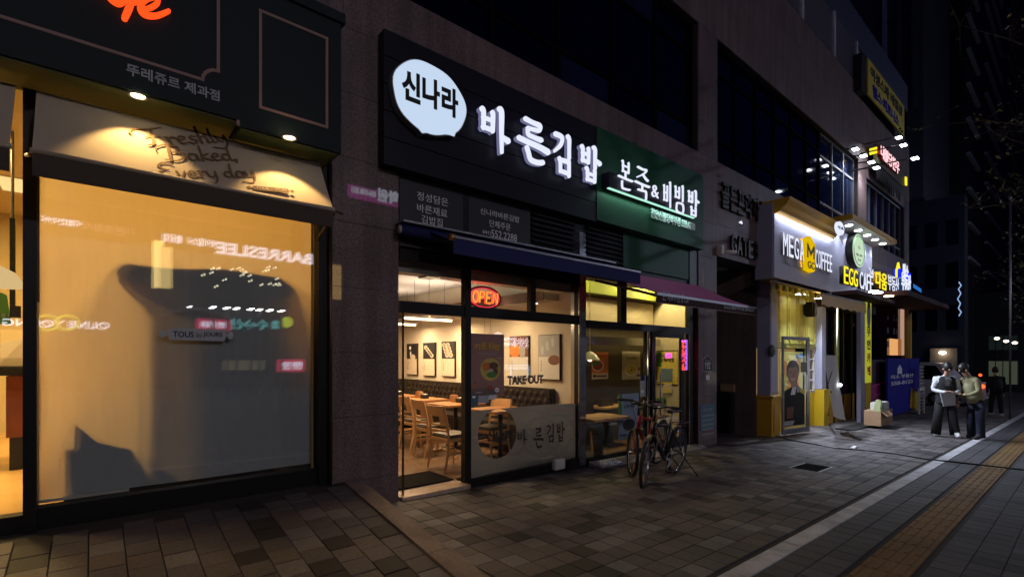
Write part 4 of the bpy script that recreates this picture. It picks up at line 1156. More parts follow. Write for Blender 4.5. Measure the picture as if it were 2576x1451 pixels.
# OPEN neon
on = T('open_sign', 'oval red neon OPEN sign hanging inside the upper restaurant glass', 'neon sign')
YO = YG + .12
oc = P(1219, 749, YO); orx = (PX(1261, YO) - PX(1179, YO)) / 2; orz = (PZ(1219, 722, YO) - PZ(1219, 777, YO)) / 2
MB().tube([(oc.x + orx * math.cos(k * math.pi / 20), YO, oc.z + orz * math.sin(k * math.pi / 20)) for k in range(40)], .013, 8, True).build('rim', mat('dark_red_rim', (.12, .01, .01), .3), on, True)
MB().tube([(oc.x + orx * .9 * math.cos(k * math.pi / 20), YO + .0, oc.z + orz * .86 * math.sin(k * math.pi / 20)) for k in range(40)], .006, 8, True).build('neon_ring', glow('dim_red_ring', (1., .03, .08), 1.3), on, True)
LW = orx * 1.62 / 4
def neon(strokes, i, m, nm, r_=.011):
    mb = MB(); x0 = oc.x - orx * .82 + i * LW
    for st in strokes:
        mb.tube([(x0 + (u + v * .12) * LW * .78, YO - .025, oc.z + (v - .5) * orz * .98 - i * .0) for u, v in st], r_, 7, False)
    mb.build(nm, m, on, True)
NE = [[[(.5 + .5 * math.cos(k * math.pi / 8), .5 + .5 * math.sin(k * math.pi / 8)) for k in range(17)]],
      [[(0, 0), (0, 1), (.6, 1), (.85, .8), (.6, .5), (0, .5)]],
      [[(.85, 1), (0, 1), (0, 0), (.85, 0)], [(0, .5), (.7, .5)]],
      [[(0, 0), (0, 1), (.85, 0), (.85, 1)]]]
for i, st in enumerate(NE):
    neon(st, i, M['e_red'], 'neon_halo', .019)
    mb = MB()
    x0 = oc.x - orx * .82 + i * LW
    for s2 in st: mb.tube([(x0 + (u + v * .12) * LW * .78, YO - .042, oc.z + (v - .5) * orz * .98) for u, v in s2], .0085, 7)
    mb.build('neon_tube', M['e_orange'], on, True)
for sx in (-.45, .45):
    MB().tube([(oc.x + sx * orx, YO, oc.z + orz * .9), (oc.x + sx * orx * .8, YO, zhd - .04)], .003, 5).build('chain', M['steel_dull'], on)
lamp('neon_lamp', 'POINT', (oc.x, YO + .12, oc.z), 2.5, (1., .06, .04), on, .12)
# white socket box on the base
wb = T('junction_box', 'small white junction box on the black base under the frosted glass', 'box')
a = P(1405, 1180, YG - .06)
MB().box(PX(1393, YG - .1), PX(1419, YG - .1), YG - .13, YG - .052, PZ(1405, 1180, YG - .1), PZ(1405, 1154, YG - .1)).build('body', M['offwhite'], wb, bevel=.012)

# ------------------------------------------------------------------ restaurant room
RB = 11.6
structure(MB().box(2.0, XR, YG + .22, RB, FZ - .1, FZ).build('restaurant_floor', M['shop_floor']))
ZC = 3.02
structure(MB().box(2.0, XR, YG + .1, RB, ZC, ZC + .1).build('restaurant_ceiling', M['ceil_grey']))
structure(MB().box(XR, XR + .1, YG + .1, RB, -.2, 3.3).build('party_wall', M['cream_wall']))
structure(MB().box(2.0, XR, RB, RB + .1, -.2, 3.3).build('restaurant_back_wall', M['cream_wall']))
structure(MB().box(1.94, 2.0, YG + .14, RB, -.2, 3.3).build('restaurant_side_wall', M['cream_wall']))
MBx = MB().box(XR - .62, XR - .56, YG + .6, 9.8, ZC - .02, ZC - .001)
structure(MB().box(XR - 1.3, XR - .36, YG + .35, 6.9, ZC - .006, ZC - .001).build('ceiling_blue_band', M['ceil_blue']))
structure(MB().box(XR - .34, XR - .002, YG + .5, RB, ZC - .52, ZC - .40).build('ceiling_soffit', M['cream_wall']))
structure(MB().box(XR - .35, XR - .342, YG + .5, RB, ZC - .54, ZC - .38).build('soffit_trim', M['bronze']))
# head beam behind the glass
structure(MB().box(x_a, x_f, YG + .11, YG + .3, zhd - .10, zhd + .4).build('ceiling_edge', M['offwhite']))
for k, y in enumerate((5.8, 6.9, 8.0, 9.1)):
    s_ = T('spotlight', ['small ceiling spotlight nearest the glass above the wall pictures', 'small ceiling spotlight second from the glass above the wall pictures', 'small ceiling spotlight third from the glass above the wall pictures', 'small ceiling spotlight farthest from the glass above the wall pictures'][k], 'spotlight', 'spotlights over the picture wall', loc=(XR - .17, y, ZC - .522))
    MB().cyl((0, 0, -.02), .04, .02, 14).build('housing', M['offwhite'], s_)
    MB().cyl((0, 0, -.026), .03, .005, 14).build('lens', M['e_warm_s'], s_)
    lamp('spot_lamp', 'SPOT', (0, 0, -.04), 22, (1., .66, .34), s_, .03, rot=(0, R(24), 0), spot=R(95), blend=.8)
# pendants
def pendant(x0, y0, x1, y1, z, lab, e):
    t_ = T('linear_pendant', lab, 'pendant lamp', 'linear tube lights', loc=((x0 + x1) / 2, (y0 + y1) / 2, z))
    h = (x1 - x0) / 2
    MB().box(-h, h, -.03, .03, .015, .05).build('housing', M['offwhite'], t_)
    MB().tube([(-h + .02, 0, 0), (h - .06, 0, 0)], .022, 10).build('tube', M['e_warm'], t_, True)
    for q_ in (-.6, .6): MB().cyl((q_ * h, 0, .05), .004, ZC - z - .05, 6).build('rod', M['black'], t_)
    lamp('tube_lamp', 'AREA', (0, 0, -.04), e, (1., .70, .40), t_, x1 - x0, .06)
    lamp('tube_uplight', 'AREA', (0, 0, .07), e * .32, (1., .80, .62), t_, x1 - x0, .06, rot=(R(180), 0, 0))
a, b = P(1022, 761, 6.35), P(1276, 787, 6.35)
zq = (a.z + P(1276, 787, 6.35).z) / 2
pendant(a.x, 6.35, min(b.x, XR - .15), 6.35, zq, 'warm tube light nearest the glass, behind the OPEN sign', 52)
a = P(1016, 797, 8.0); b = P(1142, 809, 8.0)
pendant(a.x, 8.0, b.x, 8.0, (a.z + b.z) / 2, 'warm tube light second from the glass, just under the transom bar', 55)
a = P(1000, 815, 9.4); b = P(1051, 817, 9.4)
pendant(a.x - .8, 9.4, b.x, 9.4, (a.z + b.z) / 2, 'warm tube light farthest back by the door edge', 45)
# pictures on the party wall
def wall_pic(x0, x1, yt_, yb_, lab, top, kind):
    p0 = PXX(x0, 900, XR); p1 = PXX(x1, 900, XR)         # x0 is deeper
    ya, yb2 = p0.y, p1.y
    zt_ = PXX((x0 + x1) / 2, yt_, XR).z; zb_ = PXX((x0 + x1) / 2, yb_, XR).z
    t_ = T('wall_picture', lab, 'picture', 'food pictures on the party wall')
    X = XR - .04
    MB().box(X, XR - .001, yb2, ya, zb_, zt_).build('board', M['black'], t_)
    zm = zb_ + (zt_ - zb_) * .51
    MB().box(X - .003, X - .001, yb2 + .012, ya - .008, zb_ + .012, zm).build('lower_print', M['food_w'] if kind < 3 else M['offwhite'], t_)
    MB().box(X - .003, X - .001, yb2 + .012, ya - .008, zm + .001, zt_ - .01).build('upper_print', M[top], t_)
    rt, up_ = Vector((0, -1, 0)), Vector((0, 0, 1))
    cy = (ya + yb2) / 2; w = ya - yb2; h = zt_ - zm
    def dsc(dy, dz, r1, r2, m_):
        vs = [(X - .006, cy + dy * w + r1 * w * math.cos(q * math.pi / 8), zm + dz * h + r2 * h * math.sin(q * math.pi / 8)) for q in range(16)]
        MB().hexa(vs, [(v[0] + .002, v[1], v[2]) for v in vs]).build('print', M[m_], t_)
    if kind == 0: dsc(-.1, .12, .26, .18, 'food_w'); dsc(.15, .72, .1, .12, 'w_print'); dsc(.1, .3, .06, .2, 'w_print')
    if kind == 1:
        for q_ in range(5): dsc(.25 - .13 * q_, .72 - .13 * q_, .14, .12, 'food_w'); dsc(.25 - .13 * q_, .72 - .13 * q_, .07, .06, ('food_y', 'food_o', 'lf_green')[q_ % 3])
    if kind == 2:
        for q_ in range(4):
            for s2 in (-1, 1): dsc(.16 - .08 * q_ + s2 * .14, .8 - .2 * q_, .16, .13, 'food_w'); dsc(.16 - .08 * q_ + s2 * .14, .8 - .2 * q_, .07, .05, 'food_o')
    if kind == 3: dsc(.2, .3, .3, .32, 'food_o'); dsc(-.1, .75, .25, .2, 'food_b'); dsc(-.2, .25, .15, .3, 'grey')
    if kind == 4:
        for q_ in range(6): dsc(.3 - .12 * q_, .3 + .09 * q_, .07, .22, 'grey' if q_ % 2 else 'pale_print')
        dsc(-.25, -.15, .28, .22, 'food_b')
    for q_ in range(4): text('print', '국내산 쌀밥'[q_] if '국내산 쌀밥'[q_] != ' ' else '쌀', (X - .0035, ya - .05, zm - .1 - q_ * .045), .035, .035, M['k_print'], t_, .001, right=rt)
    return t_
cv = lambda x: (1400 + x / 2.79) / 1.443
cw = lambda y: (880 + y / 2.79) / 1.443
wall_pic(cv(230), cv(333), cw(1024), cw(1338), 'narrow dark food picture with a pale bowl, farthest left on the party wall', 'k_print', 0)
wall_pic(cv(395), cv(514), cw(1014), cw(1351), 'narrow food picture with yellow rice rolls, second from the left', 'k_print', 1)
wall_pic(cv(584), cv(716), cw(1002), cw(1356), 'narrow food picture with white rice rolls in two rows, third from the left', 'k_print', 2)
wall_pic(cv(1272), cv(1464), cw(948), cw(1375), 'food picture with brown eggs on a grey ground, behind the TAKE OUT letters', 'food_b', 3)
wall_pic(cv(1565), cv(1782), cw(932), cw(1390), 'large grey food picture nearest the street glass, overlapped by a red bowl', 'grey', 4)
# upholstered bench along the wall
bn = T('booth_bench', 'long tufted dark leather bench along the party wall', 'bench')
zbt = PXX(cv(1880), (1350 + 290 / 2.79) / 1.443, XR - .12).z
zbt = FZ + 1.02
yb0_, yb1_ = YG + .55, 10.6
MB().box(XR - .14, XR - .003, yb0_, yb1_, FZ, zbt).build('backrest', M['leather'], bn, bevel=.02)
MB().box(XR - .60, XR - .145, yb0_, yb1_, FZ + .1, FZ + .45).build('seat', M['leather'], bn, bevel=.03)
mb = MB()
for j in range(4):
    for i in range(34):
        y = yb0_ + .1 + (i + (j % 2) * .5) * .155
        mb.sphere((XR - .142, y, FZ + .58 + j * .115), .052, 8, 4)
mb.v = [(XR - .142 + (v[0] - (XR - .142)) * .16, v[1], v[2]) for v in mb.v]
mb.build('tufting', M['leather'], bn, True)
# tables
def table(x, y, lab, w=.62, d=.72, grp='restaurant tables', fz=None, top='wood_top'):
    fz = FZ if fz is None else fz
    t_ = T('dining_table', lab, 'table', grp, loc=(x, y, fz))
    MB().box(-w / 2, w / 2, -d / 2, d / 2, .715, .75).build('tabletop', M[top], t_, bevel=.006)
    MB().cyl((0, 0, .03), .035, .685, 12).build('leg', M['black'], t_, True)
    MB().box(-.25, .25, -.03, .03, .0, .03).box(-.03, .03, -.25, .25, .001, .031).build('foot', M['black'], t_)
    return t_
xt_ = XR - .95
table(xt_, 6.95, 'wooden restaurant table nearest the doorway, beside the bench', .75, .72)
table(xt_, 8.05, 'wooden restaurant table second from the street, beside the bench', .75, .72)
table(xt_, 9.2, 'wooden restaurant table third from the street, beside the bench', .75, .72)
table(xt_, 5.75, 'wooden restaurant table behind the frosted glass', .75, .72)
# chairs
def make_chair(lab, grp='pale wooden restaurant chairs'):
    t_ = T('dining_chair', lab, 'chair', grp)
    # faces +x; back at -x
    for s in (-1, 1):
        MB().tube([(.19, s * .19, 0), (.185, s * .19, .42)], [.016, .021], 4).build('leg', M['wood'], t_)
        MB().tube([(-.25, s * .20, 0), (-.19, s * .195, .25), (-.185, s * .195, .45), (-.215, s * .195, .66), (-.265, s * .195, .86)], [.019, .022, .022, .020, .017], 4).build('rear_leg', M['wood'], t_)
        MB().box(-.19, .19, s * .19 - .01, s * .19 + .01, .2, .235).build('stretcher', M['wood'], t_)
    MB().box(-.02, .02, -.18, .18, .2, .23).build('stretcher', M['wood'], t_)
    MB().box(-.205, .205, -.21, .21, .385, .43).build('seat_frame', M['wood'], t_, bevel=.008)
    MB().box(-.18, .215, -.215, .215, .432, .475).build('seat', M['cushion'], t_, bevel=.018)
    def curved(z0, z1, y0, y1, nm, xo=0.):
        n = 8; mb = MB()
        for i in range(n):
            ya, yb_ = y0 + (y1 - y0) * i / n, y0 + (y1 - y0) * (i + 1) / n
            f = lambda y, z: -.17 - (z - .43) * .21 - .035 * (1 - (y / .2) ** 2) + xo
            mb.hexa([(f(ya, z0) - .009, ya, z0), (f(yb_, z0) - .009, yb_, z0), (f(yb_, z0) + .009, yb_, z0), (f(ya, z0) + .009, ya, z0)],
                    [(f(ya, z1) - .009, ya, z1), (f(yb_, z1) - .009, yb_, z1), (f(yb_, z1) + .009, yb_, z1), (f(ya, z1) + .009, ya, z1)])
        mb.build(nm, M['wood'], t_)
    curved(.73, .87, -.20, .20, 'backrest'); curved(.63, .729, -.20, -.09, 'backrest_side'); curved(.63, .729, .09, .20, 'backrest_side')
    curved(.60, .629, -.20, .20, 'back_rail'); curved(.52, .55, -.20, .20, 'back_rail')
    return t_
ch0 = make_chair('pale wooden chair with cutout back nearest the doorway mat')
def putc(o, px, py, rz, lab, dx=0, dy=0, fz=None):
    p = PH(px, py, FZ if fz is None else fz)
    o.location = (p.x + dx, p.y + dy, p.z); o.rotation_euler = (0, 0, rz); o['label'] = lab
putc(ch0, 1112, 1184, R(4), 'pale wooden chair with cutout back nearest the doorway mat', .22, .12)
for (px, py, rz, lab, dx, dy) in ((1066, 1150, R(-3), 'pale wooden chair just behind the nearest chair', .22, .1), (1030, 1128, R(2), 'pale wooden chair third back, by the thin door edge', .2, .1), (1004, 1112, R(0), 'pale wooden chair farthest back, half hidden by the granite pillar', .1, .2),
                               (1262, 1150, R(190), 'pale wooden chair seen through the round clear spot in the film', -.1, .15)):
    c2 = copy_tree(ch0); putc(c2, px, py, rz, lab, dx, dy)
# door mat
dm = T('door_mat', 'black door mat inside the open restaurant doorway', 'mat')
p = PH(1010, 1238, FZ)
MB().box(PX(1005, YG + .1), PH(1120, 1210, FZ).x + .12, YG + .16, YG + .75, FZ + .001, FZ + .014).build('mat', M['mat_black'], dm, bevel=.004)
# dome camera and speaker
cm = T('dome_camera', 'small white dome camera under the restaurant ceiling', 'camera')
p = P(1383, 722, YG + .35)
MB().cyl((p.x, p.y, p.z - .0), .05, .035, 18).build('base', M['white'], cm, True)
MB().sphere((p.x, p.y, p.z - .0), .036, 14, 8).build('dome', M['black'], cm, True)
MB().cyl((p.x, p.y, p.z + .035), .012, .2, 8).build('stem', M['white'], cm, True)
ac = T('air_curtain', 'dark grey box unit hanging above the restaurant doorway', 'air unit')
MB().box(PX(1064, YG + .2), PX(1098, YG + .2), YG + .12, YG + .34, PZ(1080, 697, YG + .15), zhd + .05).build('casing', mat('slate_plastic', (.05, .06, .08), .3), ac, bevel=.012)
MB().box(PX(1064, YG + .2), PX(1098, YG + .2), YG + .11, YG + .119, PZ(1080, 700, YG + .15), PZ(1080, 697, YG + .15)).build('light_edge', glow('warm_edge', (1., .7, .4), .8), ac)
# person/apron hint at far left: hanging coat on the back
# ------------------------------------------------------------------ blue awning
ba = T('navy_awning', 'retracted navy awning with pale front bar under the charcoal sign', 'awning')
YV = 4.22
a = P(1141, 588, YV); b = P(1611, 690, YV)
zz1 = (a.z + b.z) / 2; zz0 = (PZ(1141, 631, YV) + PZ(1611, 719, YV)) / 2
MB().box(a.x, b.x, YV, YV + .012, zz0, zz1 - .01).build('valance', M['navy'], ba)
MB().box(a.x, b.x, YV - .012, YV + .05, zz1 - .012, zz1 + .012).build('front_bar', M['steel_dull'], ba)
MB().cyl((a.x - .03, YV + .02, zz1), .035, .05, 12, 'x').build('bar_end', mat('brass', (.5, .3, .12), .3, .9), ba, True)
MB().hexa([(a.x, YV + .05, zz1 - .03), (b.x, YV + .05, zz1 - .03), (b.x, YS - .08, zz1 + .17), (a.x, YS - .08, zz1 + .17)], [(a.x, YV + .05, zz1 - .02), (b.x, YV + .05, zz1 - .02), (b.x, YS - .08, zz1 + .18), (a.x, YS - .08, zz1 + .18)]).build('canopy', M['navy'], ba)
xb0 = PX(1004, YS - .1)
MB().tube([(xb0, YS - .12, zz1 + .12), (b.x, YS - .12, zz1 + .12)], .06, 12).build('roller', M['navy'], ba, True)
MB().box(xb0, b.x, YS - .2, YS - .03, zz1 + .19, zz1 + .21).build('cover', M['steel_dull'], ba)
MB().cyl((xb0 - .01, YS - .12, zz1 + .12), .045, .06, 12, 'x').build('roller_end', M['offwhite'], ba, True)
for xx in (a.x + .25, b.x - .4):
    MB().tube([(xx, YV + .05, zz1 - .03), (xx + .3, (YV + YS) / 2, zz1 - .02), (xx + .05, YS - .06, zz1 + .05)], .018, 8).build('arm', M['steel_dull'], ba, True)
# ------------------------------------------------------------------ plum awning
pa_ = T('plum_awning', 'extended plum awning with maroon valance over the porridge shop door', 'awning')
YF = 3.74; YR_ = YS - .06
f0, f1 = P(1650, 733, YF), P(1902, 776, YF); zfr = (f0.z + f1.z) / 2
zrr = PZ(1757, 719, YR_)
mb = MB(); n = 10
vs = []
for j in range(n + 1):
    t = j / n
    for x in (f0.x, (f0.x + f1.x) / 2, f1.x): vs.append((x, YR_ + (YF - YR_) * t, zrr + (zfr - zrr) * t - .03 * math.sin(math.pi * t)))
mb.add(vs, [(j * 3 + i, j * 3 + i + 1, j * 3 + i + 4, j * 3 + i + 3) for j in range(n) for i in range(2)])
mb.build('canopy', M['pink'], pa_, True)
MB().box(f0.x, f1.x, YF - .02, YF + .02, zfr - .03, zfr + .006).build('front_bar', M['steel_dull'], pa_)
zvb = PZ(1650, 760, YF)
MB().box(f0.x, f1.x, YF - .006, YF - .0, zvb, zfr - .031).build('valance', M['maroon'], pa_)
MB().box(f0.x, f1.x, YF - .008, YF + .001, zvb - .008, zvb).build('hem', M['pink_line'], pa_)
for xx in (f0.x + .03, f1.x - .6):
    MB().tube([(xx, YF + .02, zfr - .03), (xx + .0, YR_, zrr - .2)], .02, 6).build('arm', M['bronze'], pa_, True)
a = P(1664, 759, YF)
for ch, x0, x1 in (('본', 1664, 1675), ('죽', 1676, 1686), ('비', 1693, 1700), ('빔', 1701, 1709), ('밥', 1710, 1718)):
    z0_ = zvb + .04
    glyph('valance_text', ch, (PX(x0, YF), YF - .0065, z0_), PX(x1, YF) - PX(x0, YF), .13, M['pale_print'], pa_, .002)
text('valance_text', '&', (PX(1687, YF), YF - .0065, zvb + .055), PX(1692, YF) - PX(1687, YF), .09, M['pale_print'], pa_, .002)
text('valance_text', 'Café', (PX(1720, YF), YF - .0065, zvb + .045), PX(1731, YF) - PX(1720, YF), .06, M['pale_print'], pa_, .002, 0, .3)
text('valance_text', '천안신불당북부점 558.6270', (PX(1820, YF), YF - .0065, zvb + .04), PX(1895, YF) - PX(1820, YF), .10, M['pale_print'], pa_, .002, .02)

# ------------------------------------------------------------------ porridge shop front
jf = T('porridge_shopfront', 'black framed porridge shop front with glass door, right of the steel post', 'shopfront')
j0, j1, j2, j3, j4 = PX(1475, YG), PX(1558, YG), PX(1572, YG), PX(1729, YG), PX(1757, YG)
zj_h = PZ(1600, 690, YG) + .15; zj1, zj0 = PZ(1500, 807, YG), PZ(1500, 826, YG)
gj = G(8.5)
bar(j0, j4, zj_h, zt0 - .002, jf, 'head_panel')
bar(j1, j2, zj1 + .001, zj_h - .001, jf, 'mullion')
bar(j0, j3, zj0, zj1, jf, 'transom_bar')
bar(j3, j4, gj - .05, zj_h - .001, jf, 'mullion')
zjb = PZ(1476, 1153, YG)
xdl0, xdl1 = PX(1624, YG), PX(1643, YG); xdr0, xdr1 = PX(1707, YG), PX(1717, YG)
bar(j0, xdl0, gj - .05, zjb, jf, 'base_rail', m='black_metal')
bar(xdl0, xdl0 + .06, gj, zj0 - .001, jf, 'mullion')
MB().box(xdl0 + .0, xdl0 + .012, YG - .05, YG - .036, gj, zj0).build('bright_edge', M['steel'], jf)
for (a_, b_, c_, d_) in ((j0, j1, zj1, zj_h), (j2, j3, zj1, zj_h), (j0, xdl0, zjb, zj0), (xdr1, j3, gj, zj0)):
    MB().box(a_, b_, YG, YG + .012, c_, d_).build('window_pane', M['glass'], jf)
MB().box(j3 - .008, j3 - .0, YG - .05, YG - .036, gj, zj0).build('bright_edge', M['steel'], jf)
xsj = PX(1750, YG - .05)
MB().box(xsj, j4, YG - .09, YG - .036, gj - .05, 3.3).build('red_lit_trim', mat('dark_red_trim', (.06, .015, .012), .4), jf)
MB().box(j4 - .004, j4 + .02, YG - .1, YG - .091, PZ(1750, 1000, YG), 3.3).build('trim_edge', M['bronze'], jf)
# metal threshold
th_ = T('threshold_ramp', 'pale chequered metal ramp along the foot of the porridge shop front', 'ramp')
xa_, xb_ = PX(1475, YG), PX(1750, YG)
n_ = 10
MB().hexa([(xa_, YG - .30, G(xa_) - .01), (xb_, YG - .22, G(xb_) - .01), (xb_, YG - .05, G(xb_) - .01), (xa_, YG - .05, G(xa_) - .01)],
          [(xa_, YG - .30, G(xa_) + .012), (xb_, YG - .22, G(xb_) + .012), (xb_, YG - .05, G(xb_) + .06), (xa_, YG - .05, G(xa_) + .06)]).build('plate', mat('worn_steel_plate', (.42, .42, .43), .45, .6, bump=.6, bscale=40), th_)
mb = MB()
for i in range(10):
    for j in range(4): mb.sphere((xa_ + .06 + i * .05, YG - .27 + j * .05, G(xa_) + .018 + j * .008), .011, 6, 4)
mb.build('studs', M['steel'], th_)
# door
jd = T('glass_door', 'black framed glass door of the porridge shop with posters and steel pull bar', 'door')
dz1 = PZ(1643, 848, YG)
def dbar(a, b, c, d, nm='door_frame'): MB().box(a, b, YG - .05, YG - .01, c, d).build(nm, M['black_metal'], jd)
dbar(PX(1634, YG), xdl1, gj + .02, zj0 - .005); dbar(xdr0, xdr1, gj + .02, zj0 - .005); dbar(xdl1, xdr0, dz1, zj0 - .005); dbar(xdl1, xdr0, gj + .02, gj + .25)
MB().box(xdl1, xdr0, YG - .035, YG - .025, gj + .25, dz1).build('glass', M['glass'], jd)
xh = PX(1659, YG - .1)
MB().tube([(xh, YG - .12, PZ(1659, 1045, YG - .1)), (xh, YG - .12, PZ(1659, 935, YG - .1))], .014, 8).build('pull_bar', M['steel_dull'], jd, True)
for pyy in (960, 1020): MB().cyl((xh, YG - .12, PZ(1659, pyy, YG - .1)), .008, .08, 8, 'y').build('pull_bar_mount', M['steel_dull'], jd)
# posters in front: porridge shop
def poster(nm, lab, x0, x1, yt_, yb_, Y, base, cat='poster', grp=None, th=.004):
    t_ = T(nm, lab, cat, grp); a = P(x0, yb_, Y); b = PX(x1, Y); z1_ = PZ(x0, yt_, Y)
    MB().box(a.x, b, Y, Y + th, a.z, z1_).build('sheet', M[base], t_)
    W_, H_ = b - a.x, z1_ - a.z
    def spot(u, v, ru, rv, m_, d=1, n=20): disc(MB(), (a.x + u * W_, Y - .0015 * d, a.z + v * H_), ru * W_, rv * H_, n, .001).build('print', M[m_], t_)
    def rect(u0, u1, v0, v1, m_, d=1): MB().box(a.x + u0 * W_, a.x + u1 * W_, Y - .0015 * d, Y - .0015 * d + .001, a.z + v0 * H_, a.z + v1 * H_).build('print', M[m_], t_)
    def word(s, u, v, w, h, m_, d=1, b_=.02): text('print', s, (a.x + u * W_, Y - .0015 * d, a.z + v * H_), w * W_, h * H_, M[m_], t_, .001, b_)
    return t_, spot, rect, word
M['blue_poster'] = sheetmat('pale_blue_poster', (.38, .52, .68), (.3, .4, .5), .3)
t_, spot, rect, word = poster('glass_poster', 'pale blue drink poster stuck low on the porridge shop glass', 1556, 1607, 992, 1106, YG - .006, 'blue_poster')
spot(.5, .31, .36, .16, 'grey', 1); spot(.5, .31, .30, .13, 'charcoal_panel', 2); rect(0, .16, .55, 1., 'lf_green', 1); word('미나리', .33, .80, .4, .09, 'blueprint', 2, .04); word('삼계비빔밥', .24, .68, .56, .08, 'blueprint', 2, .05); rect(.66, 1, .03, .18, 'charcoal_panel', 1); rect(.05, .35, .07, .1, 'charcoal_panel', 1)
t_, spot, rect, word = poster('glass_poster', 'small white and navy poster beside the porridge shop door frame', 1611, 1634, 944, 998, YG - .006, 'pale_print')
rect(0, .45, .75, 1, 'navy'); word('모집', .55, .4, .4, .08, 'k_print', 1, .05); word('안내', .55, .25, .4, .08, 'k_print', 1, .05); spot(.2, .25, .15, .08, 'w_print')
# LED sign beside the door
ld = T('led_sign', 'narrow vertical red and blue LED sign beside the porridge shop door', 'LED sign')
YLd = YG - .13
lx0, lx1 = PX(1714, YLd), PX(1729, YLd); lz1, lz0 = PZ(1714, 855, YLd), PZ(1714, 932, YLd)
MB().box(lx0, lx1, YLd, YLd + .05, lz0, lz1).build('case', M['black'], ld)
lw_, lh_ = lx1 - lx0, lz1 - lz0
mr, mbb = MB(), MB()
for i in range(22):
    z = lz0 + lh_ * (i + .5) / 22
    for j in range(4):
        rr = rnd.random()
        if rr < .62: mr.box(lx0 + lw_ * (.12 + j * .16), lx0 + lw_ * (.12 + j * .16) + .014, YLd - .008, YLd - .001, z, z + .014)
    mbb.box(lx0 + lw_ * .82, lx0 + lw_ * .92, YLd - .008, YLd - .001, z, z + .022)
for j in range(6): mbb.box(lx0 + lw_ * j / 6, lx0 + lw_ * j / 6 + .015, YLd - .008, YLd - .001, lz1 - .03, lz1 - .01)
mr.build('red_leds', glow('red_led', (1., .05, .04), 4.), ld); mbb.build('blue_leds', glow('blue_led', (.12, .06, 1.), 4.), ld)
lamp('led_lamp', 'AREA', (lx1 + .03, YLd + .0, (lz0 + lz1) / 2), 1.6, (.9, .03, .5), ld, .1, lh_, rot=(0, R(90), 0))
lamp('led_lamp', 'AREA', (lx1 + .02, YLd - .02, (lz0 + lz1) / 2), .4, (1., .02, .25), ld, .5, .1, rot=(0, R(-90), 0))
# ------------------------------------------------------------------ porridge shop room
XJ1 = XP2b - .13
YJB = XJ1 / 1.491
FJ = gj + .03
structure(MB().box(XR + .1, XJ1, YG + .02, YJB + .3, FJ - .1, FJ).build('porridge_shop_floor', M['shop_floor']))
structure(MB().box(XR + .1, XJ1, YG + .1, YJB + .1, 3.25, 3.35).build('porridge_shop_ceiling', M['ceil_green']))
structure(MB().box(XR + .1, XJ1, YJB, YJB + .1, -.4, 3.3).build('porridge_shop_back_wall', M['dark_wood_wall']))
structure(MB().box(XJ1 - .0, XJ1 + .02, YG + .1, YJB + .1, -.4, 3.3).build('porridge_shop_side_wall', M['cream_wall2']))
structure(MB().box(XR + .1, XJ1 - .02, YJB - .32, YJB - .005, 2.80, 3.245).build('ceiling_beam', M['ceil_green']))
structure(MB().box(XR + .1, XJ1 - .1, YJB - .12, YJB - .01, 2.30, 2.75).build('kitchen_bulkhead', M['cream_wall2']))
hd = T('extractor_hood', 'long steel extractor hood across the back of the porridge shop', 'hood')
MB().box(XR + .2, XJ1 - .15, YJB - .34, YJB - .13, PZ(1500, 866, YJB - .34), PZ(1500, 866, YJB - .34) + .15).build('body', M['steel'], hd, bevel=.006)
for k, (x, y) in enumerate(((6.7, 5.6), (8.7, 5.75), (7.7, 5.6))):
    l = T('ceiling_light', ['round ceiling lamp near the street glass of the porridge shop, left one', 'round ceiling lamp by the door of the porridge shop', 'round ceiling lamp deep in the porridge shop'][k], 'ceiling light', 'porridge shop ceiling lights', loc=(x, y, 3.24))
    MB().cyl((0, 0, -.03), .07, .025, 16).build('diffuser', M['e_warm_s'], l); MB().cyl((0, 0, -.004), .085, .004, 16).build('ring', M['offwhite'], l)
    lamp('ceiling_lamp', 'POINT', (0, 0, -.16), (30, 85, 36)[k], (1., .80, .42), l, .07)
pn = T('pendant_lamp', 'cream dome pendant lamp glowing beside the steel post', 'pendant lamp')
p = P(1484, 905, YG + .5)
MB().tube([(p.x, p.y, p.z + .14), (p.x, p.y, p.z + .09), (p.x, p.y, p.z)], [.03, .10, .17], 22, caps=False).build('shade', mat('cream_enamel', (.6, .6, .42), .3), pn, True)
MB().sphere((p.x, p.y, p.z + .01), .035, 12, 8).build('bulb', M['e_warm_s'], pn, True)
MB().cyl((p.x, p.y, p.z + .14), .005, 3.24 - p.z - .14, 6).build('cord', M['offwhite'], pn)
lamp('bulb_lamp', 'POINT', (p.x, p.y, p.z - .05), 5, (1., .8, .45), pn, .05)
# indoor posters
Yw = 8.59
cx3 = lambda x: (2050 + x / 2.79) / 1.443
cy3 = lambda y: (900 + y / 2.79) / 1.443
def ip(lab, x0, x1, y0, y1, Y, base):
    return poster('wall_poster', lab, cx3(x0), cx3(x1), cy3(y0), cy3(y1), Y, base, grp='posters in the porridge shop')
Yw = YJB - .012
t_, spot, rect, word = ip('orange food poster with a red stew bowl, left one in the porridge shop', 275, 440, 1052, 1330, Yw, 'food_w')
rect(0, 1, .22, 1, 'food_o'); spot(.36, .5, .36, .2, 'w_print', 2); spot(.34, .5, .31, .17, 'food_r', 3); spot(.2, .58, .2, .1, 'lf_green', 4); word('시원한낙지죽', .2, .83, .7, .05, 'food_r', 2, .03); spot(.16, .12, .1, .05, 'k_print', 2); rect(.3, .9, .08, .14, 'food_b', 2)
t_, spot, rect, word = ip('cream food poster with a bowl of porridge, beside the orange one', 581, 765, 1045, 1333, Yw, 'food_w')
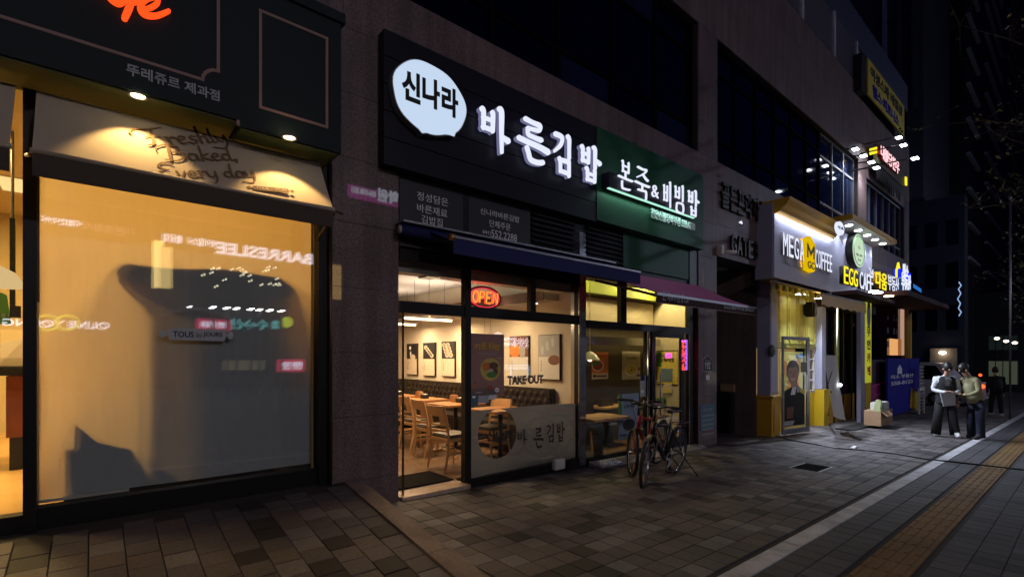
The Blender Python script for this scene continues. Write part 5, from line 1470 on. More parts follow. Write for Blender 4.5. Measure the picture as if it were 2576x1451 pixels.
spot(.48, .33, .34, .2, 'w_print', 2, 26); spot(.48, .33, .28, .165, 'food_y', 3, 26); spot(.5, .33, .05, .035, 'k_print', 4, 8); word('미고기야채죽', .22, .72, .56, .06, 'k_print', 2, .02); spot(.92, .37, .07, .05, 'food_r', 2); spot(.9, .13, .12, .05, 'food_b', 2); rect(.3, .7, .66, .67, 'grey', 2)
# door-side wall posters (on the cream side wall, seen through the door)
t_ = T('wall_poster', 'green framed bibimbap poster on the cream wall behind the door', 'poster', 'posters in the porridge shop')
Xs = XJ1 - .002
def sidebox(par, nm, x0, x1, yt_, yb_, m_, d=0., th=.01):
    pa, pb = PXX(x0, 900, Xs), PXX(x1, 900, Xs)
    xm = (x0 + x1) / 2; z1_, z0_ = PXX(xm, yt_, Xs).z, PXX(xm, yb_, Xs).z
    MB().box(Xs - th - d, Xs - d, pb.y, pa.y, z0_, z1_).build(nm, M[m_], par); return pb.y, pa.y, z0_, z1_
ya_, yb_, za_, zb_ = sidebox(t_, 'frame', cx3(932), cx3(1150), cy3(1036), cy3(1385), 'k_print')
sidebox(t_, 'sheet', cx3(940), cx3(1148), cy3(1046), cy3(1375), 'food_y', .011, .003)
sidebox(t_, 'print', cx3(940), cx3(985), cy3(1050), cy3(1200), 'lf_green', .0145, .002)
text('print', '미나리', (Xs - .016, yb_ - .14, za_ + (zb_ - za_) * .78), .22, .09, M['k_print'], t_, .002, .03, right=Vector((0, -1, 0)))
text('print', '삼계비빔밥', (Xs - .016, yb_ - .1, za_ + (zb_ - za_) * .66), .34, .09, M['k_print'], t_, .002, .03, right=Vector((0, -1, 0)))
for k, (a_, b_, c_, d_, m_, lb) in enumerate(((985, 1098, 1220, 1352, 'bluegrey', 'blue grey leaflet pinned over the framed poster'), (1010, 1090, 1320, 1385, 'food_w', 'upper cream notice on the wall under the framed poster'), (1000, 1092, 1340, 1388, 'food_y', 'lower yellowish notice on the wall under the framed poster'))):
    s_ = T('wall_notice', lb, 'notice', 'notices behind the porridge shop door'); 
    yo = (0, 62, 80)[k] * 1.0
    sidebox(s_, 'sheet', cx3(a_), cx3(b_), cy3(c_ + (0, 60, 88)[k] * .9), cy3(d_ + (0, 60, 88)[k] * .9), m_, .018 + k * .004, .002)
# tables and chairs inside
def booth(x, y, lab, fz, w=.85, d=.6):
    t_ = T('cafe_table', lab, 'table', 'porridge shop tables', loc=(x, y, fz))
    MB().box(-w / 2, w / 2, -d / 2, d / 2, .71, .75).build('tabletop', M['wood'], t_, bevel=.006)
    MB().box(-.05, .05, -.05, .05, .02, .71).build('leg', M['black'], t_)
    MB().box(-.22, .22, -.22, .22, 0, .02).build('foot', M['black'], t_)
p = PH(1515, 1045, FJ + .75); booth(p.x - .1, p.y - .0, 'pale wooden cafe table close behind the porridge shop glass', FJ)
p = PH(1535, 1022, FJ + .75); booth(p.x + .15, p.y + .15, 'pale wooden cafe table with a bowl on it, one row back', FJ)
bw = T('serving_bowl', 'white serving bowl on the second cafe table', 'bowl')
pb = (p.x + .2, p.y + .3, FJ + .752)
MB().tube([(pb[0], pb[1], pb[2]), (pb[0], pb[1], pb[2] + .03), (pb[0], pb[1], pb[2] + .07)], [.05, .09, .12], 20, caps=False).build('bowl', M['white'], bw, True)
MB().cyl(pb, .05, .004, 20).build('foot', M['white'], bw)
def armchair(x, y, rz, lab):
    t_ = T('padded_chair', lab, 'chair', 'dark padded chairs in the porridge shop', loc=(x, y, FJ), rz=rz)
    MB().box(-.24, .24, -.24, .24, .32, .46).build('seat', M['cushion'], t_, bevel=.04)
    MB().box(-.27, -.19, -.24, .24, .47, .92).build('backrest', M['cushion'], t_, bevel=.035)
    for sx in (-1, 1):
        for sy in (-1, 1): MB().tube([(sx * .2, sy * .2, .32), (sx * .22, sy * .22, 0)], [.02, .014], 6).build('leg', M['wood'], t_)
    return t_
armchair(PH(1495, 1110, FJ).x, PH(1495, 1110, FJ).y + .4, R(90), 'dark padded chair behind the near cafe table')
armchair(6.7, 6.1, R(80), 'dark padded chair next to the steel post side')
armchair(7.4, 6.2, R(95), 'dark padded chair in the middle of the porridge shop')
# child chair with panda face at the door
cc = T('high_chair', 'wooden high chair with a green panda backrest behind the glass door', 'high chair')
p = P(1665, 1023, 5.9); x_, y_ = p.x, 5.9
z_ = p.z
MB().box(x_ - .2, x_ + .2, y_, y_ + .03, z_, z_ + .2).build('backrest', M['green_box'], cc, bevel=.03)
for s in (-1, 1):
    disc(MB(), (x_ + s * .11, y_ - .004, z_ + .11), .045, .05, 14).build('panda_patch', M['k_print'], cc)
    MB().tube([(x_ + s * .22, y_, z_ + .1), (x_ + s * .2, y_, z_ - .2), (x_ + s * .24, y_ - .05, FJ)], .02, 6).build('leg', M['wood'], cc, True)
    MB().tube([(x_ + s * .22, y_ + .35, z_ - .1), (x_ + s * .24, y_ + .4, FJ)], .018, 6).build('leg', M['wood'], cc, True)
MB().box(x_ - .2, x_ + .2, y_ + .03, y_ + .35, z_ - .25, z_ - .22).build('seat', M['wood'], cc)
MB().box(x_ - .2, x_ + .2, y_ - .04, y_ - .01, z_ - .42, z_ - .39).build('foot_rest', M['green_box'], cc)
# number plates on pillar 2
hp = T('house_number_plate', 'black house shaped number plate reading 192 on the granite pillar', 'number plate')
YQ = YS - .012
x0, x1 = PX(1768, YQ), PX(1792, YQ); z0, z1, zp = PZ(1780, 934, YQ), PZ(1780, 905, YQ), PZ(1780, 895, YQ)
MB().prism([(x0, z0), (x1, z0), (x1, z1), ((x0 + x1) / 2, zp + .02), (x0, z1)], YQ, YS - .001).build('plate', M['pale_print'], hp)
MB().prism([(x0 + .012, z0 + .012), (x1 - .012, z0 + .012), (x1 - .012, z1 - .004), ((x0 + x1) / 2, zp + .003), (x0 + .012, z1 - .004)], YQ - .004, YQ - .001).build('plate_face', M['k_print'], hp)
MB().box(x0 + .02, x1 - .02, YQ - .006, YQ - .0045, z1 - .07, z1 - .062).build('divider', M['pale_print'], hp)
text('number', '192', (x0 + .09, YQ - .0045, z0 + .045), (x1 - x0) - .18, .13, M['w_print'], hp, .002)
text('street_name', '불당26로', (x0 + .07, YQ - .0045, z1 - .045), (x1 - x0) - .14, .05, M['pale_print'], hp, .002)
st = T('pillar_sticker', 'tiny white sticker under the number plate', 'sticker')
MB().box(PX(1776, YS), PX(1785, YS), YS - .003, YS - .001, PZ(1780, 955, YS), PZ(1780, 943, YS)).build('sheet', M['w_print'], st)
ip_ = T('info_panel', 'slate blue information panel with pale lines low on the granite pillar', 'information panel')
x0, x1, z0, z1 = PX(1762, YQ), PX(1799, YQ), PZ(1780, 1078, YQ), PZ(1780, 1017, YQ)
MB().box(x0, x1, YQ, YS - .001, z0, z1).build('panel', M['blueprint'], ip_)
for k in range(5): MB().box(x0 + .06, x1 - .06, YQ - .003, YQ - .001, z1 - .22 - k * .09, z1 - .2 - k * .09).build('print_line', M['grey'], ip_)
text('heading', '안내문', (x0 + .12, YQ - .001, z1 - .13), (x1 - x0) - .24, .06, M['pale_print'], ip_, .002)

# small things on the restaurant tables
for k, (x, y) in enumerate(((xt_ + .1, 6.95), (xt_ + .08, 8.1), (xt_ + .1, 9.15))):
    n_ = T('napkin_box', 'small dark napkin box on the %s restaurant table' % ['nearest', 'second', 'third'][k], 'napkin box', 'napkin boxes', loc=(x, y, FZ + .752))
    MB().box(-.05, .05, -.08, .08, 0, .07).build('body', M['black'], n_, bevel=.006); MB().box(-.03, .03, -.05, .05, .071, .085).build('napkin', M['white'], n_)
    c_ = T('cutlery_case', 'brown wooden cutlery case on the %s restaurant table' % ['nearest', 'second', 'third'][k], 'cutlery case', 'cutlery cases', loc=(x, y + .2, FZ + .752))
    MB().box(-.05, .05, -.06, .06, 0, .12).build('body', M['wood_top'], c_, bevel=.006); MB().cyl((0, 0, .121), .012, .03, 10).build('knob', M['black'], c_, True)
# ------------------------------------------------------------------ things in the gate passage
db = T('storage_cabinet', 'black storage cabinet with a pale box on it inside the gate passage', 'cabinet')
a, b = P(1806, 1085, 5.6), P(1905, 1085, 5.6)
gp = G(11)
MB().box(a.x + .25, b.x - .3, 5.45, 6.1, gp, gp + .95).build('body', M['black'], db, bevel=.01)
MB().box(a.x + .27, b.x - .32, 5.43, 5.448, gp + .06, gp + .44).box(a.x + .27, b.x - .32, 5.43, 5.448, gp + .5, gp + .9).build('drawer_front', M['black'], db)
cb = T('carton', 'long pale carton lying on the black cabinet', 'box')
MB().box(a.x + .4, b.x - .75, 5.42, 5.75, gp + .955, gp + 1.13).build('body', M['card'], cb, bevel=.008)
sb = T('rubbish_sack', 'shapeless black sack on top of the cabinet in the passage', 'sack')
mb = MB(); mb.sphere((0, 0, 0), .42, 16, 10, .55)
mb.v = [(v[0] * (1 + .12 * math.sin(v[2] * 14 + v[0] * 9)) * 1.25, v[1] * .6, v[2] * (1 + .1 * math.sin(v[0] * 17))) for v in mb.v]
mb.v = [(v[0] + (a.x + b.x) / 2 + .15, v[1] + 5.95, v[2] + gp + 1.14) for v in mb.v]; mb.build('body', M['black'], sb, True)
bt = T('water_jug', 'grey plastic jug on the paving at the mouth of the passage', 'jug')
p = PG(1909, 1088); MB().cyl((p.x, 5.35, p.z), .1, .4, 14, r2=.09).cyl((p.x, 5.35, p.z + .4), .04, .08, 10).build('body', mat('slate_jug', (.06, .07, .09), .3), bt, True)
# cameras and switches on the wall
wc = T('wall_camera', 'white wall camera at the lower corner of the gate lintel', 'camera')
p = P(1818, 632, YS - .1); MB().box(p.x - .07, p.x + .03, YS - .12, YS - .002, p.z - .07, p.z + .12).build('bracket', M['offwhite'], wc, bevel=.01); MB().tube([(p.x + .04, YS - .1, p.z), (p.x + .3, YS - .22, p.z + .0)], [.03, .045], 10).build('body', M['offwhite'], wc, True)
wc = T('wall_camera', 'white wall camera at the edge of the coffee shop pier', 'camera')
p = P(1931, 666, YS - .1); MB().cyl((p.x, YS - .15, p.z - .1), .09, .2, 12).build('body', M['offwhite'], wc, True); MB().cyl((p.x + .1, YS - .18, p.z), .04, .14, 10, 'x').build('lens', M['black'], wc, True)

# ------------------------------------------------------------------ coffee shop
YM = 4.50
ms = T('coffee_shop_sign', 'grey lavender sign box with lit white letters and a gold emblem, under a mustard cornice', 'shop sign')
m0, m1 = PX(1948, YM), PX(2093, YM)
mz1, mz0 = PZ(1948, 537, YM), (PZ(1948, 703, YM) + PZ(2092, 729, YM)) / 2
MB().box(m0, m1, YM, YS - .004, mz0, mz1).build('box', M['bluewall'], ms)
MB().box(m0 - .03, m0 - .002, YM + .03, YS + .05, mz0 - .02, mz1 + .25).build('side_panel', M['lavender'], ms)
# cornice
cz = mz1 + .02
xc0, xc1 = PX(1960, YM - .2), PX(2120, YM - .2)
prof = [(YM - .02, cz), (YM - .10, cz + .03), (YM - .14, cz + .10), (YM - .22, cz + .15), (YM - .28, cz + .24), (YM - .30, cz + .30), (YS - .02, cz + .30), (YS - .02, cz)]
MB().hexa([(m0 + .06, y, z) for y, z in prof], [(m1 - .02, y, z) for y, z in prof]).build('cornice', M['yellow_d'], ms)
MB().box(m0 + .02, m1 - .05, YM - .03, YM - .012, mz1 - .035, mz1 - .01).build('light_strip', M['e_strip'], ms)
lamp('strip_lamp', 'AREA', ((m0 + m1) / 2, YM - .10, mz1 + .0), 13, (.75, .8, 1.), ms, m1 - m0 - .2, .05, rot=(R(25), 0, 0))
Yt = YM - .06
def lit(nm, s, x0, x1, yt_, yb_, m_, par, Y=YM, bold=.035, dp=.05):
    a = P(x0, yb_, Y - dp); z1_ = PZ(x0, yt_, Y - dp)
    return text(nm, s, (a.x, Y - .01, a.z), PX(x1, Y - dp) - a.x, z1_ - a.z, M[m_], par, dp, bold)
def word_letters(s, x0, x1, yt0, yb0, m_, par, Y, bold=.05, dp=.06, gap=.12, nm='letter', side=None):
    a = P(x0, yb0, Y - dp); b = PX(x1, Y - dp); h = PZ(x0, yt0, Y - dp) - a.z; n = len(s); w = (b - a.x) / n
    for i, ch in enumerate(s):
        if ch == ' ': continue
        text(nm, ch, (a.x + w * i + w * gap / 2, Y - .012, a.z), w * (1 - gap), h, M[m_], par, dp * .12, bold, stand=dp * .88)
        if side: text(nm + '_return', ch, (a.x + w * i + w * gap / 2, Y - .012, a.z), w * (1 - gap), h, M[side], par, dp * .87, bold)
word_letters('MEGA', 1968, 2023, 584, 640, 'e_white', ms, YM, .0, .05, .2, side='grey')
word_letters('COFFEE', 2050, 2093, 626, 672, 'e_white', ms, YM, .0, .05, .2, side='grey')
word_letters('BIG SIZE', 1974, 2022, 642, 662, 'grey', ms, YM, .0, .03)
word_letters('COFFEE BAR', 2056, 2090, 668, 682, 'grey', ms, YM, .0, .03)
# gold emblem: pitched block with M over GC
e0, e1 = PX(2028, YM - .12), PX(2051, YM - .12); ez0, ez1 = PZ(2035, 682, YM - .12), PZ(2035, 592, YM - .12)
ew, eh = e1 - e0, ez1 - ez0
pent = [(e0, ez0 + eh * .35), (e0, ez0 + eh * .86), (e0 + ew * .45, ez1), (e1, ez0 + eh * .80), (e1, ez0 + eh * .35)]
MB().prism(pent, YM - .12, YM - .02).build('emblem', M['e_gold'], ms)
MB().prism([(e0 + .02, ez0 + eh * .33), (e1 - .0, ez0 + eh * .33), (e1 - .02, ez0 + .05), (e0 + ew * .75, ez0), (e0 + ew * .1, ez0 + .04)], YM - .12, YM - .02).build('emblem', M['e_gold'], ms)
mb = MB(); line(mb, [(e0 + ew * .16, ez0 + eh * .42), (e0 + ew * .16, ez0 + eh * .72), (e0 + ew * .5, ez0 + eh * .5), (e0 + ew * .84, ez0 + eh * .70), (e0 + ew * .84, ez0 + eh * .42)], ew * .13, YM - .12, .006); mb.build('emblem_letter', M['k_print'], ms)
text('emblem_letter', 'GC', (e0 + ew * .14, YM - .123, ez0 + eh * .08), ew * .74, eh * .2, M['k_print'], ms, .01, .01)
MB().tube([(e0 - .02 + .03 * math.cos(q_), YM - .012, ez0 + eh * (.1 + .8 * k / 8)) for k, q_ in enumerate([0, 1, 2, 3, 3, 3, 2, 1, 0])], .03, 6).build('emblem_glow_edge', glow('amber_back_light', (1., .45, .05), 1.5), ms, True)

cf = T('coffee_shopfront', 'coffee shop front with lavender upper piers, mustard lower panels and a yellow panelled head', 'shopfront')
gc = G(13.)
# left pier
LX0, LX1 = 11.54, 12.0
pxa = LX0
zk = PZ(1948, 995, 4.62)
MB().box(LX0 + .03, LX1 - .03, 4.66, YS + .1, zk, mz0 + .3).build('pier_upper', M['lavender'], cf)
MB().box(LX0 + .07, LX1 - .07, 4.652, 4.659, zk + .1, mz0 - .15).build('pier_moulding', M['bluewall'], cf)
MB().box(LX0, LX1, 4.62, YS + .1, gc - .1, zk - .06).build('pier_lower', M['yellow_d'], cf, bevel=.01)
MB().box(LX0 - .03, LX1 + .03, 4.58, YS + .1, zk - .055, zk - .004).build('dado_rail', M['yellow_d'], cf)
MB().box(LX0 + .1, LX1 - .1, 4.604, 4.619, gc + .12, zk - .2).build('pier_panel', M['yellow_d'], cf, bevel=.005)
# recessed yellow head with panels
y0_ = YM + .42
hx0, hx1 = LX1 + .01, PX(2050, y0_)
hz0 = PZ(1990, 875, y0_); hz1 = mz0 + .05
M['lemon'] = mat('lemon_paint', (.66, .62, .14), .5)
MB().box(hx0, hx1, y0_, y0_ + .1, hz0, hz1 - .05).build('head_panel', M['lemon'], cf)
for k in range(5):
    a_ = hx0 + (hx1 - hx0) * (k + .1) / 5; b_ = hx0 + (hx1 - hx0) * (k + .9) / 5
    MB().box(a_ + .06, b_ - .06, y0_ - .014, y0_ - .001, hz0 + .24, hz1 - .3).build('raised_panel', M['lemon'], cf, bevel=.006)
    mb = MB(); line(mb, [(a_, hz0 + .17), (a_, hz1 - .22), (b_, hz1 - .22), (b_, hz0 + .17), (a_, hz0 + .17)], .035, y0_, .03); mb.build('panel_moulding', M['lemon'], cf)
    MB().box(a_ - .02, b_ + .02, y0_ - .05, y0_ - .001, hz0 + .11, hz0 + .15).build('panel_sill', M['lemon'], cf)
MB().box(hx0, m1, y0_ - .5 + .1, y0_ + .1, hz1 - .05, hz1 - .03).build('soffit', M['yellow_d'], cf)
# blue wall strip right of the panels, window
bx0, bx1 = PX(2050, y0_), PX(2083, YM + .2)
MB().box(hx1 + .005, bx1, YM + .25, YS + .2, zk, hz1 - .1).build('pier_upper', M['bluewall'], cf)
MB().box(hx1 + .005, bx1 + .1, YM + .2, YS + .2, gc - .15, zk - .01).build('pier_lower', M['yellow_p'], cf)
# counter window behind door
wx0, wx1 = PX(1950, y0_), PX(2048, y0_)
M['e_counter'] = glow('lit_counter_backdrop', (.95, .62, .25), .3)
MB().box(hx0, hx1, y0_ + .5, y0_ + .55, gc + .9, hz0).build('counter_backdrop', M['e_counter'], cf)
MB().box(hx0, hx1, y0_ + .02, y0_ + .5, gc + .85, gc + .9).build('counter_top', M['offwhite'], cf)
MB().box(hx0, hx1, y0_ + .02, y0_ + .08, gc - .15, gc + .849).build('counter_front', M['yellow_p'], cf)
for k in range(5):
    z = gc + .9 + (hz0 - gc - .9) * k / 4
    MB().box(PX(2030, y0_), hx1 - .02, y0_ + .02, y0_ + .06, z - .02, z + .02).build('window_bar', M['white'], cf)
MB().box(PX(2030, y0_), PX(2030, y0_) + .05, y0_ + .0, y0_ + .06, gc + .88, hz0).build('window_bar', M['white'], cf)
MB().box(hx1 - .05, hx1, y0_ + .0, y0_ + .06, gc + .88, hz0).build('window_bar', M['white'], cf)
# yellow banner with red brush words behind the glass door
bnr = T('counter_banner', 'yellow banner with orange red handwriting behind the open glass door', 'banner')
ybn = y0_ - .02
x0, x1, z0, z1 = PX(1962, ybn), PX(2020, ybn), PZ(1985, 1000, ybn), PZ(1985, 884, ybn)
MB().box(x0, x1, ybn, ybn + .01, z0, z1).build('sheet', mat('banner_yellow', (.62, .55, .14), .7), bnr)
W_, H_ = x1 - x0, z1 - z0
for i, (ch, u, v) in enumerate((('즐', .62, .5), ('거', .36, .5), ('운', .08, .5), ('커', .58, .12), ('피', .28, .12))):
    text('word', ch, (x0 + u * W_, ybn - .002, z0 + v * H_), W_ * .24, H_ * .3, M['orange'], bnr, .003, .03)
MB().tube([(x0 + W_ * (.78 + .12 * math.cos(R(200 + k * 28))), ybn - .02, z1 - .06 + .1 * math.sin(R(200 + k * 28))) for k in range(7)], .035, 8).build('blue_loop', mat('blue_loop', (.02, .15, .45), .4), bnr, True)
# open glass door with figure poster
gd = T('glass_door', 'open glass door with grey metal frame and a life size smiling man poster', 'door')
Yd = YM + .02
d0, d1 = PX(1950, Yd), PX(2034, Yd)
# the leaf swings out towards the street: hinge on the left pier
H0 = Vector((LX1 + .02, 4.60, gc + .03)); 
pe = PG(2034, 1088)
H1 = Vector((pe.x, pe.y, gc + .03)); 
dv = (H1 - H0); dv.z = 0; Ld = dv.length; dvn = dv.normalized(); dn = Vector((dvn.y, -dvn.x, 0))
zt_d = P(2034, 848, pe.y).z
def dslab(u0, u1, z0, z1, nm, m_, off=0., th=.03, bev=0.):
    a, b = H0 + dvn * u0 + dn * off, H0 + dvn * u1 + dn * off
    c, d = a + dn * th, b + dn * th
    MB().hexa([(a.x, a.y, z0), (b.x, b.y, z0), (d.x, d.y, z0), (c.x, c.y, z0)], [(a.x, a.y, z1), (b.x, b.y, z1), (d.x, d.y, z1), (c.x, c.y, z1)]).build(nm, M[m_], gd, bevel=bev)
zg = gc + .04
M['door_grey'] = mat('door_frame_grey', (.22, .22, .25), .4, .4)
dslab(0, .06, zg, zt_d, 'frame_stile', 'door_grey'); dslab(Ld - .12, Ld, zg, zt_d, 'frame_stile', 'door_grey'); dslab(.061, Ld - .121, zt_d - .08, zt_d, 'frame_rail', 'door_grey'); dslab(.061, Ld - .121, zg, zg + .12, 'frame_rail', 'door_grey')
dslab(.061, Ld - .121, zg + .12, zt_d - .08, 'glass', 'glass', .012, .006)
dslab(Ld - .2, Ld - .17, zg + .9, zg + 1.35, 'handle', 'steel', .04, .02)
# poster of a smiling man, printed flat on the glass
def dpoly(pts, nm, m_, off):
    vs = [H0 + dvn * (u * Ld) + dn * off + Vector((0, 0, zg - H0.z + z)) for u, z in pts]
    MB().hexa([v - dn * .001 for v in vs], vs).build(nm, M[m_], gd)
def ell(cu, cz, ru, rz, n=22, a0=0, a1=360): return [(cu + ru * math.cos(R(a0 + (a1 - a0) * k / n)), cz + rz * math.sin(R(a0 + (a1 - a0) * k / n))) for k in range(n if a1 - a0 == 360 else n + 1)]
dpoly([(.06, .18), (.80, .18), (.80, .92), (.72, 1.0), (.58, 1.10), (.50, 1.12), (.36, 1.10), (.06, 1.0)], 'poster_jacket', 'cloth_k', .030)
dpoly([(.58, 1.09), (.80, .98), (.80, .88), (.62, .96)], 'poster_sleeve', 'food_y', .0315)
dpoly([(.28, .9), (.44, .9), (.5, 1.12), (.36, 1.12)], 'poster_shirt', 'w_print', .0315)
dpoly([(.3, 1.08), (.5, 1.08), (.52, 1.22), (.3, 1.22)], 'poster_neck', 'skin_dim', .032)
dpoly(ell(.36, 1.46, .235, .25), 'poster_hair', 'hair', .0325)
dpoly(ell(.37, 1.38, .20, .24), 'poster_face', 'skin_dim', .0335)
dpoly([(.16, 1.5), (.2, 1.64), (.36, 1.69), (.52, 1.64), (.58, 1.5), (.5, 1.55), (.36, 1.535), (.24, 1.545)], 'poster_fringe', 'hair', .0345)
dpoly(ell(.28, 1.43, .035, .012, 10), 'poster_eye', 'k_print', .0345); dpoly(ell(.45, 1.43, .035, .012, 10), 'poster_eye', 'k_print', .0345)
dpoly([(.28, 1.29), (.36, 1.26), (.46, 1.29), (.42, 1.245), (.36, 1.235), (.31, 1.245)], 'poster_smile', 'w_print', .0345)
dpoly([(.35, 1.33), (.4, 1.33), (.375, 1.40)], 'poster_nose', 'food_b', .0345)
for k in (0, 1): dpoly([(.52 + k * .05, .95), (.545 + k * .05, .95), (.515 + k * .05, 1.1), (.495 + k * .05, 1.1)], 'poster_stripe', 'w_print', .032)
dpoly([(.06, .30), (.42, .30), (.36, .2), (.06, .2)], 'poster_book', 'pale_print', .032)
dpoly([(.14, .36), (.36, .36), (.40, .62), (.14, .62)], 'poster_hand', 'food_b', .0315)
s_ = T('hours_sticker', 'small black sign stuck on the open glass door', 'sticker')
vs = [H0 + dvn * (u * Ld) + dn * .036 + Vector((0, 0, zg - H0.z + z)) for u, z in ((.66, 1.42), (.86, 1.42), (.86, 1.66), (.66, 1.66))]
MB().hexa([v - dn * .002 for v in vs], vs).build('sheet', M['k_print'], s_)
il = T('wall_intercom', 'grey oval intercom on the lavender coffee shop pier', 'intercom')
p = P(1943, 882, 4.62); MB().sphere((p.x, 4.63, p.z), .075, 12, 8, 1.9).build('body', mat('grey_green_plastic', (.14, .17, .16), .4), il, True)
# speaker
sp_ = T('wall_speaker', 'black wall speaker at the top of the coffee shop counter', 'speaker')
a = P(2048, 805, y0_ - .3); MB().box(a.x, a.x + .26, y0_ - .3, y0_ - .05, a.z + .1, a.z + .48).build('body', mat('matt_black', (.005, .005, .005), .8, 0, .1), sp_, bevel=.04)
# festoon rail and lamps
fr2 = T('hook_rail', 'row of small hooks under the coffee shop sign', 'rail')
MB().cyl((m0 + .05, YM + .02, mz0 - .08), .015, m1 - m0 - 1.2, 8, 'x').build('bar', M['steel_dull'], fr2, True)
for k in range(8): MB().box(m0 + .2 + k * .36, m0 + .28 + k * .36, YM, YM + .05, mz0 - .24, mz0 - .1).build('hook', M['lemon'], fr2)
for k, (px, py, lb) in enumerate(((2013, 747, 'round lamp over the coffee shop door, left one'), (2060, 757, 'round lamp over the coffee shop door, right one'))):
    p = P(px, py - 6, YM + .12)
    l = T('round_lamp', lb, 'lamp', 'lamps over the coffee shop door', loc=(p.x, YM + .12, p.z))
    MB().tube([(0, 0, .12), (0, 0, .05), (0, 0, 0)], [.03, .05, .12], 18, caps=False).build('shade', M['offwhite'], l, True)
    MB().cyl((0, 0, .005), .10, .012, 18).build('lens', M['e_cold'], l)
    MB().cyl((0, 0, .12), .01, mz0 - p.z - .1, 8).build('stem', M['offwhite'], l)
    lamp('shop_lamp', 'SPOT', (0, 0, -.03), 600, (.76, .84, 1.), l, .05, rot=(R(-42), 0, 0), spot=R(135), blend=.8)
# mustard drop awning of the coffee shop
ca = T('mustard_awning', 'half rolled mustard awning right of the coffee shop door', 'awning')
YC = 3.9
a, b = P(2066, 738, YC), P(2178, 764, YC)
mb = MB(); vs = []
n = 24
for i in range(n + 1):
    x = a.x + (b.x - a.x) * i / n; z = a.z + (b.z - a.z) * i / n
    vs += [(x, YC, z), (x, YC - .01, z - .26 + .02 * math.sin(i * 1.6))]
mb.add(vs, [(2 * i, 2 * i + 2, 2 * i + 3, 2 * i + 1) for i in range(n)]); mb.build('valance', M['yellow_d'], ca)
mb = MB(); mb.quad((a.x - 1.4, YS - .05, mz0 - .03), (b.x, YS - .05, mz0 - .03), (b.x, YC, b.z), (a.x - 1.4, YC + .0, a.z + .03)); mb.build('canopy', M['yellow_d'], ca)
MB().tube([(a.x, YC, a.z + .01), (b.x, YC, b.z + .01)], .018, 6).build('front_bar', M['steel_dull'], ca, True)
# ------------------------------------------------------------------ egg cafe
eg = T('egg_cafe_sign', 'blue grey panel with a lit pale green oval above yellow and white letters', 'shop sign')
g0, g1 = m1 + .01, PX(2197, YM)
gz1, gz0 = PZ(2110, 575, YM), PZ(2110, 745, YM)
MB().box(g0, g1, YM + .04, YS - .004, gz0, gz1).build('panel', M['bluewall'], eg)
ce = P(2156, 627, YM - .1)
rx_, rz_ = (PX(2171, YM - .1) - PX(2140, YM - .1)) / 2, (PZ(2155, 588, YM - .1) - PZ(2155, 674, YM - .1)) / 2
zc_ = (PZ(2155, 588, YM - .1) + PZ(2155, 674, YM - .1)) / 2
disc(MB(), (ce.x, YM - .14, zc_), rx_, rz_, 36, .17).build('disc_body', M['black'], eg)
disc(MB(), (ce.x, YM - .15, zc_), rx_ * .97, rz_ * .97, 36, .008).build('disc_face', M['e_disc2'], eg)
MB().tube([(ce.x + rx_ * .85 * math.cos(k * math.pi / 18), YM - .153, zc_ + rz_ * .85 * math.sin(k * math.pi / 18)) for k in range(36)], .012, 5, True).build('disc_ring', M['lf_green'], eg)
text('disc_text', 'egg cafe', (ce.x - rx_ * .5, YM - .151, zc_ - rz_ * .35), rx_, rz_ * .2, M['k_print'], eg, .004)
text('disc_text', '24', (ce.x - rx_ * .25, YM - .151, zc_ - rz_ * .62), rx_ * .5, rz_ * .16, M['k_print'], eg, .004)
text('disc_text', 'G', (ce.x - rx_ * .15, YM - .151, zc_ + rz_ * .1), rx_ * .3, rz_ * .18, M['k_print'], eg, .004)
Ys_ = YM - .25
word_letters('EGG', 2122, 2158, 668, 712, 'e_yel', eg, YM - .1, .0, .12, .16, side='black')
word_letters('CAFE', 2162, 2196, 682, 725, 'e_white', eg, YM - .1, .0, .1, .1, side='black')
word_letters('24', 2184, 2197, 672, 694, 'e_white', eg, YM - .1, .0, .06, .1)
sx0, sx1 = PX(2108, YM - .4), PX(2200, YM - .2)
MB().box(g0 + .05, g1, YM - .55, YM + .03, gz0 - .02, gz0 + .08).build('shelf', M['maroon'], eg)
MB().box(g0, g1 + .3, YM - .0, YM + .5, gz0 - .3, gz0 - .0).build('soffit_box', M['maroon'], eg)
# round hanging badge and gold canopy with downlights
MB().box(g0 - .1, g1 + .5, YM - .5, YS - .01, gz1 + .06, gz1 + .18).build('canopy', M['yellow_d'], eg)
MB().box(g0 - .02, g1 + .4, YM - .46, YS - .03, gz1 + .045, gz1 + .058).build('canopy_soffit', M['offwhite'], eg)
for k in range(5):
    u = (k + .6) / 5
    x = g0 + (g1 + .3 - g0) * u
    l = T('downlight', ['first round canopy downlight, next to the oval badge plate', 'second round canopy downlight', 'third round canopy downlight, over the lit oval', 'fourth round canopy downlight', 'last round canopy downlight, by the estate agent sign'][k], 'downlight', 'downlights under the gold canopy', loc=(x, YM - .25, gz1 + .04))
    MB().cyl((0, 0, -.02), .085, .02, 18).build('lens', M['e_cold'], l); MB().cyl((0, 0, -.006), .12, .008, 18).build('ring', M['offwhite'], l)
    lamp('downlight_lamp', 'SPOT', (0, 0, -.04), 38, (.82, .86, 1.), l, .06, rot=(R(14), 0, 0), spot=R(120), blend=.7)
pb_ = T('projecting_badge', 'small white oval badge plate at the left end of the gold canopy', 'sign')
p = P(2105, 576, YM - .5); disc(MB(), (p.x, YM - .58, p.z), .28, .16, 24, .05).build('plate', M['e_white'], pb_)
text('plate_text', 'egg cafe', (p.x - .2, YM - .582, p.z - .04), .4, .1, M['blueprint'], pb_, .004, .02)
